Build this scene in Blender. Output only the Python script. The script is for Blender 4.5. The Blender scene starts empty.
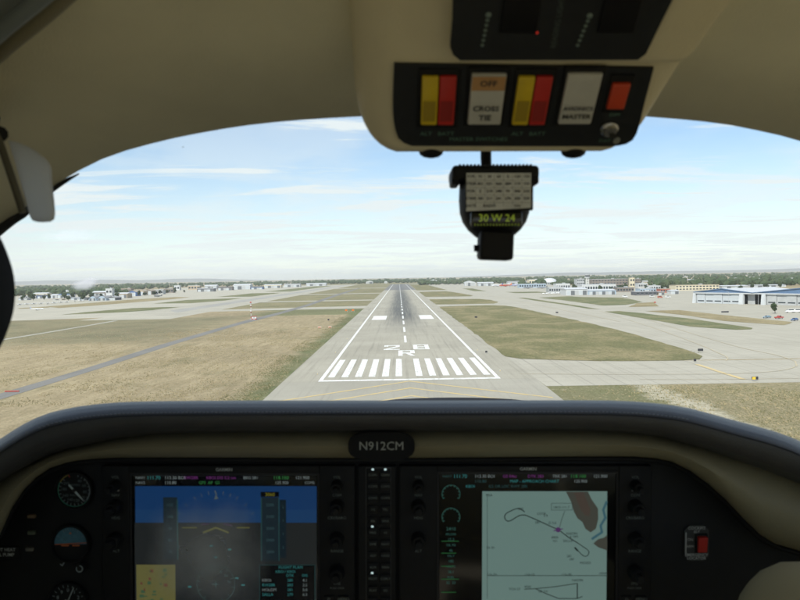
import bpy, bmesh, math, random
from mathutils import Matrix, Vector, noise as mnoise
R = math.radians
random.seed(11)
scene = bpy.context.scene
COL = scene.collection

# ------------------------------------------------------------------ camera, sky, sun, exposure
EYE = Vector((0, 0, 26.2))                       # metres above the runway, on short final
AIR = Matrix.Translation(EYE) @ Matrix.Rotation(R(-0.095), 4, 'Z') @ Matrix.Rotation(R(1.0), 4, 'Y')   # aircraft: slight right bank
cam_d = bpy.data.cameras.new('camera')
cam = bpy.data.objects.new('camera', cam_d); COL.objects.link(cam)
cam.matrix_world = AIR @ Matrix.Rotation(R(90 - 1.689), 4, 'X')
cam_d.sensor_width = 36; cam_d.lens = 35.1; cam_d.clip_start = 0.02; cam_d.clip_end = 80000
cam_d.dof.use_dof = True; cam_d.dof.focus_distance = 60; cam_d.dof.aperture_fstop = 18
scene.camera = cam

SUN_EL, SUN_AZ = 46, 208                          # azimuth clockwise from +Y (the runway heading)
sun_dir = Vector((math.sin(R(SUN_AZ)) * math.cos(R(SUN_EL)), math.cos(R(SUN_AZ)) * math.cos(R(SUN_EL)), math.sin(R(SUN_EL))))
sl = bpy.data.lights.new('sun', 'SUN'); sl.energy = 4.4; sl.angle = R(0.53); sl.color = (1, .955, .88)
so = bpy.data.objects.new('sun', sl); COL.objects.link(so)
so.matrix_world = Matrix.Translation((0, 0, 400)) @ sun_dir.to_track_quat('Z', 'Y').to_matrix().to_4x4()

world = bpy.data.worlds.new('World'); scene.world = world; world.use_nodes = True
wt = world.node_tree; wn = wt.nodes; wl = wt.links
for n in list(wn): wn.remove(n)
w_out = wn.new('ShaderNodeOutputWorld'); w_bg = wn.new('ShaderNodeBackground'); w_bg.inputs[1].default_value = 0.12
sky = wn.new('ShaderNodeTexSky'); sky.sky_type = 'NISHITA'; sky.sun_disc = False
sky.sun_elevation = R(SUN_EL); sky.sun_rotation = R(SUN_AZ); sky.altitude = 870; sky.air_density = 1.0; sky.dust_density = .35; sky.ozone_density = 1.6
def wmath(op, a, b=None, c=None):
    n = wn.new('ShaderNodeMath'); n.operation = op
    for i, v in enumerate((a, b, c)):
        if v is None: continue
        if isinstance(v, (int, float)): n.inputs[i].default_value = v
        else: wl.new(v, n.inputs[i])
    return n.outputs[0]
w_tc = wn.new('ShaderNodeTexCoord'); w_sep = wn.new('ShaderNodeSeparateXYZ'); wl.new(w_tc.outputs['Generated'], w_sep.inputs[0])
zc = wmath('ADD', wmath('MAXIMUM', w_sep.outputs[2], 0.0), 0.06)
cx = wmath('DIVIDE', w_sep.outputs[0], zc); cy = wmath('DIVIDE', w_sep.outputs[1], zc)
w_cmb = wn.new('ShaderNodeCombineXYZ'); wl.new(cx, w_cmb.inputs[0]); wl.new(cy, w_cmb.inputs[1])
def wnoise(scale, loc, sc, detail=7, rough=.58, dist=.3):
    mp = wn.new('ShaderNodeMapping'); mp.inputs['Location'].default_value = loc; mp.inputs['Scale'].default_value = sc
    wl.new(w_cmb.outputs[0], mp.inputs[0])
    nz = wn.new('ShaderNodeTexNoise'); nz.inputs['Scale'].default_value = scale; nz.inputs['Detail'].default_value = detail
    nz.inputs['Roughness'].default_value = rough; nz.inputs['Distortion'].default_value = dist
    wl.new(mp.outputs[0], nz.inputs[0]); return nz.outputs[0]
def wramp(v, lo, hi):
    n = wn.new('ShaderNodeMapRange'); n.interpolation_type = 'SMOOTHSTEP'
    n.inputs['From Min'].default_value = lo; n.inputs['From Max'].default_value = hi
    wl.new(v, n.inputs['Value']); return n.outputs['Result']
cl_a = wramp(wnoise(.62, (3.1, 1.7, 0), (1, .8, 1)), .44, .64)         # broad banks
cl_b = wramp(wnoise(1.3, (7.3, 2.2, 4), (.55, 1.3, 1), 9, .62, .6), .49, .64)  # streaky wisps
veil = wramp(w_sep.outputs[2], .19, -.02)                              # thin cloud thickens towards the horizon
fac = wmath('MINIMUM', wmath('ADD', wmath('ADD', wmath('MULTIPLY', cl_a, .36), wmath('MULTIPLY', cl_b, .8)), wmath('MULTIPLY', veil, .66)), .94)
w_mix = wn.new('ShaderNodeMix'); w_mix.data_type = 'RGBA'
wl.new(fac, w_mix.inputs['Factor']); wl.new(sky.outputs[0], w_mix.inputs['A']); w_mix.inputs['B'].default_value = (6.2, 6.5, 6.6, 1)
wl.new(w_mix.outputs['Result'], w_bg.inputs[0]); wl.new(w_bg.outputs[0], w_out.inputs[0])

scene.view_settings.view_transform = 'Standard'; scene.view_settings.look = 'None'
scene.view_settings.exposure = 0.36; scene.view_settings.gamma = 1.0; scene.view_settings.use_curve_mapping = False
scene.render.engine = 'CYCLES'
cy_ = scene.cycles
cy_.use_denoising = True; cy_.denoiser = 'OPENIMAGEDENOISE'; cy_.max_bounces = 8; cy_.diffuse_bounces = 5; cy_.glossy_bounces = 3
cy_.transparent_max_bounces = 16; cy_.volume_bounces = 1; cy_.caustics_reflective = False; cy_.caustics_refractive = False
cy_.sample_clamp_indirect = 6; cy_.use_adaptive_sampling = True; cy_.adaptive_threshold = .01

# ------------------------------------------------------------------ materials
MATS = {}
def mat(name, col, rough=.6, var=0.0, scale=5.0, bump=0.0, metal=0.0, spec=.5, col2=None, bscale=None, coat=0, stretch=(1, 1, 1), emit=None, estr=1.0):
    if name in MATS: return MATS[name]
    m = bpy.data.materials.new(name); m.use_nodes = True; MATS[name] = m
    t = m.node_tree; b = t.nodes['Principled BSDF']
    b.inputs['Base Color'].default_value = (*col, 1); b.inputs['Roughness'].default_value = rough
    b.inputs['Metallic'].default_value = metal; b.inputs['Specular IOR Level'].default_value = spec
    if coat: b.inputs['Coat Weight'].default_value = coat
    if emit: b.inputs['Emission Color'].default_value = (*emit, 1); b.inputs['Emission Strength'].default_value = estr
    if var or col2 or bump:
        tc = t.nodes.new('ShaderNodeTexCoord'); mp = t.nodes.new('ShaderNodeMapping'); mp.inputs['Scale'].default_value = stretch
        t.links.new(tc.outputs['Object'], mp.inputs[0])
        nz = t.nodes.new('ShaderNodeTexNoise'); nz.inputs['Scale'].default_value = scale; nz.inputs['Detail'].default_value = 6; nz.inputs['Roughness'].default_value = .6
        t.links.new(mp.outputs[0], nz.inputs[0])
        if var or col2:
            c2 = col2 or tuple(max(0, c * (1 - var)) for c in col); c1 = col if col2 else tuple(min(1, c * (1 + var)) for c in col)
            mr = t.nodes.new('ShaderNodeMapRange'); mr.inputs['From Min'].default_value = .32; mr.inputs['From Max'].default_value = .68
            t.links.new(nz.outputs[0], mr.inputs[0])
            mx = t.nodes.new('ShaderNodeMix'); mx.data_type = 'RGBA'; mx.inputs['A'].default_value = (*c2, 1); mx.inputs['B'].default_value = (*c1, 1)
            t.links.new(mr.outputs[0], mx.inputs['Factor']); t.links.new(mx.outputs['Result'], b.inputs['Base Color'])
        if bump:
            nb = t.nodes.new('ShaderNodeTexNoise'); nb.inputs['Scale'].default_value = bscale or scale * 8; nb.inputs['Detail'].default_value = 3
            t.links.new(tc.outputs['Object'], nb.inputs[0])
            bp = t.nodes.new('ShaderNodeBump'); bp.inputs['Strength'].default_value = bump; bp.inputs['Distance'].default_value = .002
            t.links.new(nb.outputs[0], bp.inputs['Height']); t.links.new(bp.outputs[0], b.inputs['Normal'])
    return m
def glow(name, col, s=1.0):
    s *= .32
    return mat(name, tuple(c * .2 for c in col), .25, emit=col, estr=s, spec=.3)

class NT:                                        # a small wrapper for the larger node materials
    def __init__(s, name, rough=.9):
        s.m = bpy.data.materials.new(name); s.m.use_nodes = True; MATS[name] = s.m
        s.t = s.m.node_tree; s.b = s.t.nodes['Principled BSDF']; s.b.inputs['Roughness'].default_value = rough
        s.b.inputs['Specular IOR Level'].default_value = .25
        g = s.t.nodes.new('ShaderNodeNewGeometry'); s.pos = g.outputs['Position']
        sp = s.t.nodes.new('ShaderNodeSeparateXYZ'); s.t.links.new(s.pos, sp.inputs[0]); s.x, s.y, s.z = sp.outputs
    def put(s, v, sock):
        if isinstance(v, (int, float)): sock.default_value = v
        elif isinstance(v, tuple): sock.default_value = (*v, 1) if len(v) == 3 else v
        else: s.t.links.new(v, sock)
    def math(s, op, a, b=0.0):
        n = s.t.nodes.new('ShaderNodeMath'); n.operation = op; s.put(a, n.inputs[0]); s.put(b, n.inputs[1]); return n.outputs[0]
    def noise(s, scale, stretch=(1, 1, 1), detail=5, rough=.6, loc=(0, 0, 0)):
        mp = s.t.nodes.new('ShaderNodeMapping'); mp.inputs['Scale'].default_value = stretch; mp.inputs['Location'].default_value = loc; s.t.links.new(s.pos, mp.inputs[0])
        n = s.t.nodes.new('ShaderNodeTexNoise'); n.inputs['Scale'].default_value = scale; n.inputs['Detail'].default_value = detail; n.inputs['Roughness'].default_value = rough
        s.t.links.new(mp.outputs[0], n.inputs[0]); return n.outputs[0]
    def ramp(s, v, lo, hi, a=0.0, b=1.0):
        n = s.t.nodes.new('ShaderNodeMapRange'); n.interpolation_type = 'SMOOTHSTEP'; s.put(v, n.inputs['Value'])
        for k, q in (('From Min', lo), ('From Max', hi), ('To Min', a), ('To Max', b)): n.inputs[k].default_value = q
        return n.outputs['Result']
    def mix(s, f, a, b):
        n = s.t.nodes.new('ShaderNodeMix'); n.data_type = 'RGBA'; s.put(f, n.inputs['Factor']); s.put(a, n.inputs['A']); s.put(b, n.inputs['B']); return n.outputs['Result']
    def mul(s, a, b):
        n = s.t.nodes.new('ShaderNodeMix'); n.data_type = 'RGBA'; n.blend_type = 'MULTIPLY'; n.inputs['Factor'].default_value = 1
        s.put(a, n.inputs['A']); s.put(b, n.inputs['B']); return n.outputs['Result']
    def rect(s, x0, x1, y0, y1, soft, wob):       # soft-edged patch of different growth; wob is a noise that frays its edge
        cx, cy, hx, hy = (x0 + x1) / 2, (y0 + y1) / 2, (x1 - x0) / 2, (y1 - y0) / 2
        dx = s.math('SUBTRACT', s.math('ABSOLUTE', s.math('SUBTRACT', s.x, cx)), hx)
        dy = s.math('SUBTRACT', s.math('ABSOLUTE', s.math('SUBTRACT', s.y, cy)), hy)
        d = s.math('ADD', s.math('MAXIMUM', dx, dy), wob)
        return s.ramp(d, soft, -soft)
    def done(s, c): s.put(c, s.b.inputs['Base Color']); return s.m

def ground_material():
    n = NT('dry_grass')
    big = n.noise(.012); mid = n.noise(.06, (1, .55, 1)); fine = n.noise(.55, detail=8, rough=.75); streak = n.noise(.22, (1.7, .22, 1), 5, .7)
    tuft = n.noise(2.2, detail=4, rough=.8)
    straw, straw2, olive, green, dirt = (.385, .312, .19), (.295, .235, .135), (.165, .155, .075), (.085, .115, .042), (.46, .39, .27)
    c = n.mix(n.ramp(streak, .36, .66), straw2, straw)
    c = n.mix(n.ramp(mid, .52, .74, 0, .55), c, olive)
    c = n.mix(n.ramp(fine, .56, .78, 0, .38), c, olive)
    wob = n.math('MULTIPLY', n.math('SUBTRACT', n.noise(.045, detail=6, rough=.65), .5), 60)
    wob2 = n.math('MULTIPLY', n.math('SUBTRACT', n.noise(.12, detail=6, rough=.7), .5), 16)
    # patches that stay greener: the verge of the runway, the low ground past the service road, the fields beyond
    g1 = n.rect(-36, 60, 60, 640, 3.0, wob2); g2 = n.rect(-110, -20, 560, 668, 14, wob); g3 = n.rect(-700, -106, 335, 560, 22, wob)
    g4 = n.rect(-400, 400, 700, 9000, 40, wob); g5 = n.rect(30, 500, 40, 184, 6, wob2)
    gg = n.mix(n.ramp(fine, .35, .7), green, (.15, .16, .065))
    c = n.mix(n.math('MULTIPLY', g1, n.ramp(mid, .30, .66, 1.0, .6)), c, gg)
    c = n.mix(n.math('MULTIPLY', g2, .75), c, gg)
    c = n.mix(n.math('MULTIPLY', g3, n.ramp(mid, .3, .7, .85, .45)), c, n.mix(n.ramp(streak, .35, .65), (.19, .165, .095), (.13, .14, .07)))
    c = n.mix(n.math('MULTIPLY', g4, n.ramp(mid, .32, .68, .95, .45)), c, n.mix(n.ramp(fine, .3, .7), (.15, .155, .07), (.21, .19, .095)))
    c = n.mix(n.math('MULTIPLY', g5, n.ramp(fine, .35, .65, .95, .15)), c, n.mix(n.ramp(tuft, .35, .65), (.16, .155, .07), (.27, .235, .13)))
    g6 = n.rect(53.5, 60, 60, 183, 2, wob2); c = n.mix(n.math('MULTIPLY', g6, n.ramp(fine, .4, .6, .9, .45)), c, (.58, .52, .40))
    c = n.mix(n.ramp(n.noise(.16, detail=7, rough=.72, loc=(40, 9, 0)), .60, .70, 0, .75), c, dirt)
    clump = n.noise(.75, (1, .6, 1), 6, .8, (3, 8, 0))
    c = n.mix(n.ramp(clump, .52, .63, 0, .45), c, (.14, .13, .062)); c = n.mix(n.ramp(clump, .46, .36, 0, .45), c, (.46, .39, .25))
    tone = n.ramp(big, .3, .7, .86, 1.1); cmb = n.t.nodes.new('ShaderNodeCombineColor')
    for i in range(3): n.put(n.math('MULTIPLY', tone, n.ramp(tuft, .3, .7, .70, 1.24)), cmb.inputs[i])
    c = n.mul(c, cmb.outputs[0])
    bp = n.t.nodes.new('ShaderNodeBump'); bp.inputs['Strength'].default_value = .6; bp.inputs['Distance'].default_value = .25
    n.put(tuft, bp.inputs['Height']); n.t.links.new(bp.outputs[0], n.b.inputs['Normal'])
    return n.done(c)
def island_material(name, a, b, dry):
    n = NT(name)
    mid = n.noise(.05, (1, .6, 1)); fine = n.noise(.5, detail=8, rough=.75); tuft = n.noise(2.0, detail=4, rough=.8); streak = n.noise(.14, (.25, 1.5, 1), 5, .7)
    c = n.mix(n.ramp(fine, .33, .68), a, b)
    c = n.mix(n.ramp(mid, .40, .66, 0, .85), c, dry)
    c = n.mix(n.ramp(streak, .54, .74, 0, .55), c, dry)
    c = n.mix(n.ramp(n.noise(.35, detail=7, rough=.75, loc=(5, 3, 0)), .66, .74, 0, .8), c, (.48, .42, .30))
    clump = n.noise(.6, (1, .6, 1), 6, .8, (3, 8, 0)); c = n.mix(n.ramp(clump, .50, .62, 0, .55), c, tuple(v * .62 for v in a)); c = n.mix(n.ramp(clump, .46, .36, 0, .5), c, dry)
    cmb = n.t.nodes.new('ShaderNodeCombineColor')
    for i in range(3): n.put(n.ramp(tuft, .3, .7, .66, 1.26), cmb.inputs[i])
    bp = n.t.nodes.new('ShaderNodeBump'); bp.inputs['Strength'].default_value = .6; bp.inputs['Distance'].default_value = .25
    n.put(tuft, bp.inputs['Height']); n.t.links.new(bp.outputs[0], n.b.inputs['Normal'])
    return n.done(n.mul(c, cmb.outputs[0]))
def pavement_material(name, base, dark, slab=0.0, joint=.5, streak_amt=.25, rubber=False):
    n = NT(name, .85)
    big = n.noise(.03, detail=6, rough=.65); mid = n.noise(.35, detail=7, rough=.7); st = n.noise(.5, (1.6, .03, 1), 5, .65); fine = n.noise(3, detail=4, rough=.8)
    c = n.mix(n.ramp(big, .3, .7), dark, base)
    c = n.mix(n.ramp(st, .48, .75, 0, streak_amt), c, tuple(v * .55 for v in dark))
    c = n.mix(n.ramp(mid, .55, .8, 0, .35), c, tuple(v * .75 for v in dark))
    if slab:                                       # sealed joints between the concrete bays
        for ax in (n.x, n.y):
            f = n.math('PINGPONG', ax, slab / 2)
            c = n.mix(n.math('MULTIPLY', n.ramp(f, .16, .04), joint), c, tuple(v * .45 for v in dark))
    if rubber:
        # tyre rubber laid down either side of the centreline, and the newer asphalt at the far end
        off = n.math('ABSOLUTE', n.math('SUBTRACT', n.x, 2.3))
        lane = n.ramp(n.math('ADD', off, n.math('MULTIPLY', n.math('SUBTRACT', n.noise(.35, (1, .02, 1), 4, .6), .5), 9)), 15.5, 3.0)
        along = n.math('MULTIPLY', n.ramp(n.y, 330, 560), n.ramp(n.y, 1800, 1050, .55, 1))
        streaks = n.ramp(n.noise(1.3, (1, .008, 1), 5, .7), .25, .62, .45, 1)
        c = n.mix(n.math('MULTIPLY', n.math('MULTIPLY', lane, along), n.math('MULTIPLY', streaks, .92)), c, (.08, .085, .085))
        c = n.mix(n.ramp(n.math('ADD', n.y, n.math('MULTIPLY', n.noise(.02), 30)), 1570, 1600, 0, .75), c, (.13, .13, .135))
    cmb = n.t.nodes.new('ShaderNodeCombineColor')
    for i in range(3): n.put(n.ramp(fine, .3, .7, .88, 1.09), cmb.inputs[i])
    return n.done(n.mul(c, cmb.outputs[0]))
M_ground = ground_material()
M_green = island_material('mown_grass', (.13, .135, .055), (.20, .18, .08), (.31, .255, .135))
M_brown = island_material('parched_grass', (.23, .185, .09), (.30, .245, .13), (.36, .30, .17))
M_deep = island_material('lush_grass', (.115, .135, .058), (.16, .17, .075), (.25, .225, .115))
M_runway = pavement_material('runway_concrete', (.40, .372, .30), (.335, .31, .248), 0, 0, .5, True)
M_taxi = pavement_material('taxiway_concrete', (.445, .415, .34), (.385, .358, .29), 7.6, .55, .35)
M_apron = pavement_material('apron_concrete', (.47, .437, .355), (.41, .382, .31), 7.6, .4, .25)
M_asph = pavement_material('service_asphalt', (.225, .215, .195), (.185, .178, .165), 0, 0, .3)
M_pad = pavement_material('blast_pad_asphalt', (.385, .36, .295), (.32, .30, .245), 0, 0, .3)
def paint(name, col, wear):
    n = NT(name, .7); a = n.noise(.9, (1, .35, 1), 7, .75); c = n.mix(n.ramp(a, .42, .70, 0, wear), col, (.42, .395, .33)); c = n.mix(n.ramp(n.noise(.8, (1.5, .04, 1), 5, .7), .52, .72, 0, wear * .6), c, (.33, .31, .27)); return n.done(c)
M_white = paint('white_marking_paint', (.80, .80, .77), .75); M_yellow = paint('yellow_marking_paint', (.56, .42, .18), .8); M_yfaint = paint('worn_yellow_paint', (.50, .42, .27), .9)

headl = mat('headliner_fabric', (.78, .74, .54), .85, .06, 9, .35, bscale=900, spec=.2)
trim_tan = mat('tan_vinyl', (.23, .205, .125), .55, .05, 14, .3, bscale=700, spec=.35)
console_tan = mat('console_vinyl', (.64, .58, .40), .5, .05, 12, .25, bscale=700, spec=.35)
leather = mat('black_leather', (.032, .032, .032), .40, .15, 40, .5, bscale=1100, spec=.8)
black = mat('panel_black', (.0055, .006, .006), .55, .2, 60, .1, bscale=1500, spec=.3)
blackp = mat('black_plastic', (.007, .0075, .0078), .6, spec=.25)
softblk = mat('bezel_black', (.0075, .008, .0083), .62, .2, 80, spec=.25)
rubber = mat('black_rubber', (.016, .016, .017), .7)
legend = mat('legend_print', (.42, .45, .44), .6)
legend_dim = mat('dim_legend_print', (.16, .19, .17), .6)
thread = mat('grey_thread', (.16, .165, .17), .7)
skinwhite = mat('aircraft_white', (.78, .78, .77), .3, .04, 2)
cowl_m = mat('cowling_dark_paint', (.008, .007, .010), .8, spec=.2)
def glass_mat(name, tint, smears=()):
    m = bpy.data.materials.new(name); m.use_nodes = True; t = m.node_tree
    for q in list(t.nodes): t.nodes.remove(q)
    o = t.nodes.new('ShaderNodeOutputMaterial'); tr = t.nodes.new('ShaderNodeBsdfTransparent'); tr.inputs[0].default_value = (*tint, 1)
    gl = t.nodes.new('ShaderNodeBsdfGlossy'); gl.inputs['Roughness'].default_value = .02
    lw = t.nodes.new('ShaderNodeLayerWeight'); lw.inputs['Blend'].default_value = .5
    pw = t.nodes.new('ShaderNodeMath'); pw.operation = 'POWER'; t.links.new(lw.outputs['Facing'], pw.inputs[0]); pw.inputs[1].default_value = 5
    fr = t.nodes.new('ShaderNodeMath'); fr.operation = 'MULTIPLY_ADD'; t.links.new(pw.outputs[0], fr.inputs[0]); fr.inputs[1].default_value = .55; fr.inputs[2].default_value = .03
    mx = t.nodes.new('ShaderNodeMixShader'); t.links.new(fr.outputs[0], mx.inputs[0]); t.links.new(tr.outputs[0], mx.inputs[1]); t.links.new(gl.outputs[0], mx.inputs[2])
    last = mx.outputs[0]
    if smears:
        tc = t.nodes.new('ShaderNodeTexCoord'); nz = t.nodes.new('ShaderNodeTexNoise'); nz.inputs['Scale'].default_value = 45; nz.inputs['Detail'].default_value = 5
        t.links.new(tc.outputs['Object'], nz.inputs[0])
        for (c, rad, stretch, amt, colr, rot) in smears:   # smears and a splat on the acrylic, with a shape of their own
            mp = t.nodes.new('ShaderNodeMapping'); mp.vector_type = 'TEXTURE'; mp.inputs['Location'].default_value = c; mp.inputs['Rotation'].default_value = rot; mp.inputs['Scale'].default_value = stretch
            t.links.new(tc.outputs['Object'], mp.inputs[0])
            ln = t.nodes.new('ShaderNodeVectorMath'); ln.operation = 'LENGTH'; t.links.new(mp.outputs[0], ln.inputs[0])
            ad = t.nodes.new('ShaderNodeMath'); ad.operation = 'MULTIPLY_ADD'; t.links.new(nz.outputs[0], ad.inputs[0]); ad.inputs[1].default_value = rad * 1.4; t.links.new(ln.outputs['Value'], ad.inputs[2])
            mr = t.nodes.new('ShaderNodeMapRange'); mr.interpolation_type = 'SMOOTHSTEP'; t.links.new(ad.outputs[0], mr.inputs[0])
            mr.inputs['From Min'].default_value = rad * 1.9; mr.inputs['From Max'].default_value = rad * 1.05; mr.inputs['To Max'].default_value = amt
            tl = t.nodes.new('ShaderNodeBsdfTranslucent'); tl.inputs[0].default_value = (*colr, 1)
            df = t.nodes.new('ShaderNodeBsdfDiffuse'); df.inputs[0].default_value = (*colr, 1)
            ms = t.nodes.new('ShaderNodeMixShader'); ms.inputs[0].default_value = .15; t.links.new(tl.outputs[0], ms.inputs[1]); t.links.new(df.outputs[0], ms.inputs[2])
            m2 = t.nodes.new('ShaderNodeMixShader'); t.links.new(mr.outputs[0], m2.inputs[0]); t.links.new(last, m2.inputs[1]); t.links.new(ms.outputs[0], m2.inputs[2]); last = m2.outputs[0]
    t.links.new(last, o.inputs[0]); MATS[name] = m
    return m

# ------------------------------------------------------------------ mesh and object helpers
class MB:
    def __init__(s): s.v = []; s.f = []
    def add(s, v, f):
        o = len(s.v); s.v += [tuple(p) for p in v]; s.f += [tuple(i + o for i in q) for q in f]; return s
    def box(s, x0, x1, y0, y1, z0, z1):
        return s.add([(x0, y0, z0), (x1, y0, z0), (x1, y1, z0), (x0, y1, z0), (x0, y0, z1), (x1, y0, z1), (x1, y1, z1), (x0, y1, z1)],
                     [(0, 3, 2, 1), (4, 5, 6, 7), (0, 1, 5, 4), (1, 2, 6, 5), (2, 3, 7, 6), (3, 0, 4, 7)])
    def rbox(s, c, size, r, seg=2, M=None):
        bm = bmesh.new(); bmesh.ops.create_cube(bm, size=1)
        for v in bm.verts: v.co = Vector((v.co.x * size[0], v.co.y * size[1], v.co.z * size[2]))
        bmesh.ops.bevel(bm, geom=list(bm.edges), offset=r, segments=seg, profile=.5, affect='EDGES')
        T = Matrix.Translation(c) @ (M.to_4x4() if M else Matrix())
        bm.verts.index_update(); s.add([T @ v.co for v in bm.verts], [[v.index for v in f.verts] for f in bm.faces]); bm.free(); return s
    def cyl(s, p0, p1, r0, r1=None, n=16, caps=True):
        r1 = r0 if r1 is None else r1; p0 = Vector(p0); p1 = Vector(p1); d = (p1 - p0).normalized()
        a = d.orthogonal().normalized(); b = d.cross(a); v = []; f = []
        for p, r in ((p0, r0), (p1, r1)):
            for i in range(n): t = 2 * math.pi * i / n; v.append(p + (a * math.cos(t) + b * math.sin(t)) * r)
        for i in range(n): f.append((i, (i + 1) % n, n + (i + 1) % n, n + i))
        if caps: f += [tuple(range(n - 1, -1, -1)), tuple(range(n, 2 * n))]
        return s.add(v, f)
    def tube(s, pts, r, n=8):
        pts = [Vector(p) for p in pts]; rows = []
        up = Vector((.13, .31, .94))
        for i, p in enumerate(pts):
            d = (pts[min(i + 1, len(pts) - 1)] - pts[max(i - 1, 0)]).normalized(); a = d.cross(up).normalized(); b = d.cross(a)
            rr = r[i] if isinstance(r, (list, tuple)) else r
            rows.append([p + (a * math.cos(2 * math.pi * k / n) + b * math.sin(2 * math.pi * k / n)) * rr for k in range(n)])
        s.loft(rows, True); o = len(s.v)
        s.f += [tuple(range(o - n, o)), tuple(range(o - n * len(pts) + n - 1, o - n * len(pts) - 1, -1))]; return s
    def loft(s, rows, closed=False):
        n = len(rows[0]); v = [p for r in rows for p in r]; f = []
        for j in range(len(rows) - 1):
            for i in range(n if closed else n - 1):
                k = (i + 1) % n; f.append((j * n + i, j * n + k, (j + 1) * n + k, (j + 1) * n + i))
        return s.add(v, f)
    def lathe(s, prof, o, axis, n=24):
        o = Vector(o); d = Vector(axis).normalized(); a = d.orthogonal().normalized(); b = d.cross(a)
        s.loft([[o + d * h + (a * math.cos(2 * math.pi * k / n) + b * math.sin(2 * math.pi * k / n)) * r for k in range(n)] for r, h in prof], True)
        k = len(s.v); s.f += [tuple(range(k - n, k)), tuple(range(k - n * len(prof) + n - 1, k - n * len(prof) - 1, -1))]; return s
    def prism(s, pts, off):                         # closed outline extruded by a vector
        off = Vector(off); n = len(pts); v = [Vector(p) for p in pts] + [Vector(p) + off for p in pts]
        return s.add(v, [tuple(range(n - 1, -1, -1)), tuple(range(n, 2 * n))] + [(i, (i + 1) % n, n + (i + 1) % n, n + i) for i in range(n)])
    def poly(s, pts): return s.add(pts, [tuple(range(len(pts)))])
    def ico(s, c, r, sub=1, jit=0.0, sc=(1, 1, 1), seed=0):
        bm = bmesh.new(); bmesh.ops.create_icosphere(bm, subdivisions=sub, radius=1); rnd = random.Random(seed)
        bm.verts.index_update()
        s.add([(c[0] + v.co.x * r * sc[0] * (k := 1 + rnd.uniform(-jit, jit)), c[1] + v.co.y * r * sc[1] * k, c[2] + v.co.z * r * sc[2] * k) for v in bm.verts], [[q.index for q in f.verts] for f in bm.faces])
        bm.free(); return s
OFF = {}
def mesh(name, mb, m, smooth=None, off=(0, 0, 0)):
    me = bpy.data.meshes.new(name); off = Vector(off)
    me.from_pydata([Vector(p) - off for p in mb.v], [], mb.f); me.validate(); me.update()
    bm = bmesh.new(); bm.from_mesh(me); bmesh.ops.recalc_face_normals(bm, faces=bm.faces); bm.to_mesh(me); bm.free()
    for q in (m if isinstance(m, (list, tuple)) else [m]): me.materials.append(q)
    if smooth is not None:
        me.polygons.foreach_set('use_smooth', [True] * len(me.polygons)); me.set_sharp_from_angle(angle=R(smooth))
    return me
def tag(o, label=None, cat=None, group=None, kind=None):
    for k, v in (('label', label), ('category', cat), ('group', group), ('kind', kind)):
        if v: o[k] = v
    return o
def thing(name, label, cat, loc=(0, 0, 0), group=None, air=False, rz=0):
    o = bpy.data.objects.new(name, None); COL.objects.link(o); o.empty_display_size = .1
    M = Matrix.Translation(loc) @ Matrix.Rotation(rz, 4, 'Z')
    o.matrix_world = AIR @ M if air else M
    OFF[o] = Vector(loc) if air else Vector((0, 0, 0))
    return tag(o, label, cat, group)
def part(name, mb, m, parent, smooth=None, label=None):
    o = bpy.data.objects.new(name, mesh(name, mb, m, smooth, OFF[parent])); COL.objects.link(o); o.parent = parent; OFF[o] = OFF[parent]
    if label: o['label'] = label
    if name.endswith(PRINT): o['kind'] = 'stuff'       # print and marks too small to pick apart
    return o
PRINT = ('_text', '_legend', '_figures', '_value', '_print', '_lines', '_ribs', '_ridges', '_grid', '_ticks', '_feature', 'map_mark', 'gauge_bar', 'engine_gauge', 'roll_scale', 'compass_rose', 'navigation_marker', 'flight_director', 'aircraft_symbol', 'maker_name', 'lettering', 'tape_edge', 'chart_terrain', 'aeroplane_bar')
def solo(name, mb, m, label=None, cat=None, group=None, kind=None, smooth=None, air=False, loc=(0, 0, 0)):
    o = bpy.data.objects.new(name, mesh(name, mb, m, smooth, loc)); COL.objects.link(o)
    M = Matrix.Translation(loc); o.matrix_world = AIR @ M if air else M
    OFF[o] = Vector(loc); return tag(o, label, cat, group, kind)
def copy_tree(o, loc=None, rz=None, parent=None, label=None):
    c = o.copy(); COL.objects.link(c); c.parent = parent
    if loc is not None: c.matrix_world = Matrix.Translation(loc) @ Matrix.Rotation(rz or 0, 4, 'Z') @ Matrix.Diagonal((*o.scale, 1))
    if label: c['label'] = label
    for ch in list(o.children): copy_tree(ch, parent=c)
    return c
ORD = ('first', 'second', 'third', 'fourth', 'fifth', 'sixth', 'seventh', 'eighth', 'ninth', 'tenth', 'eleventh', 'twelfth', 'thirteenth', 'fourteenth', 'fifteenth', 'sixteenth', 'seventeenth', 'eighteenth', 'nineteenth', 'twentieth', 'twenty-first', 'twenty-second', 'twenty-third', 'twenty-fourth', 'twenty-fifth', 'twenty-sixth', 'twenty-seventh', 'twenty-eighth', 'twenty-ninth', 'thirtieth')
def number(objs, fmt):                              # tell look-alikes apart by their place in the row, as the picture shows it
    for i, o in enumerate(sorted(objs, key=lambda o: o.matrix_world.translation.x / o.matrix_world.translation.y)): o['label'] = fmt % (ORD[i] if i < 30 else str(i + 1))
TXT = {}
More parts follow.
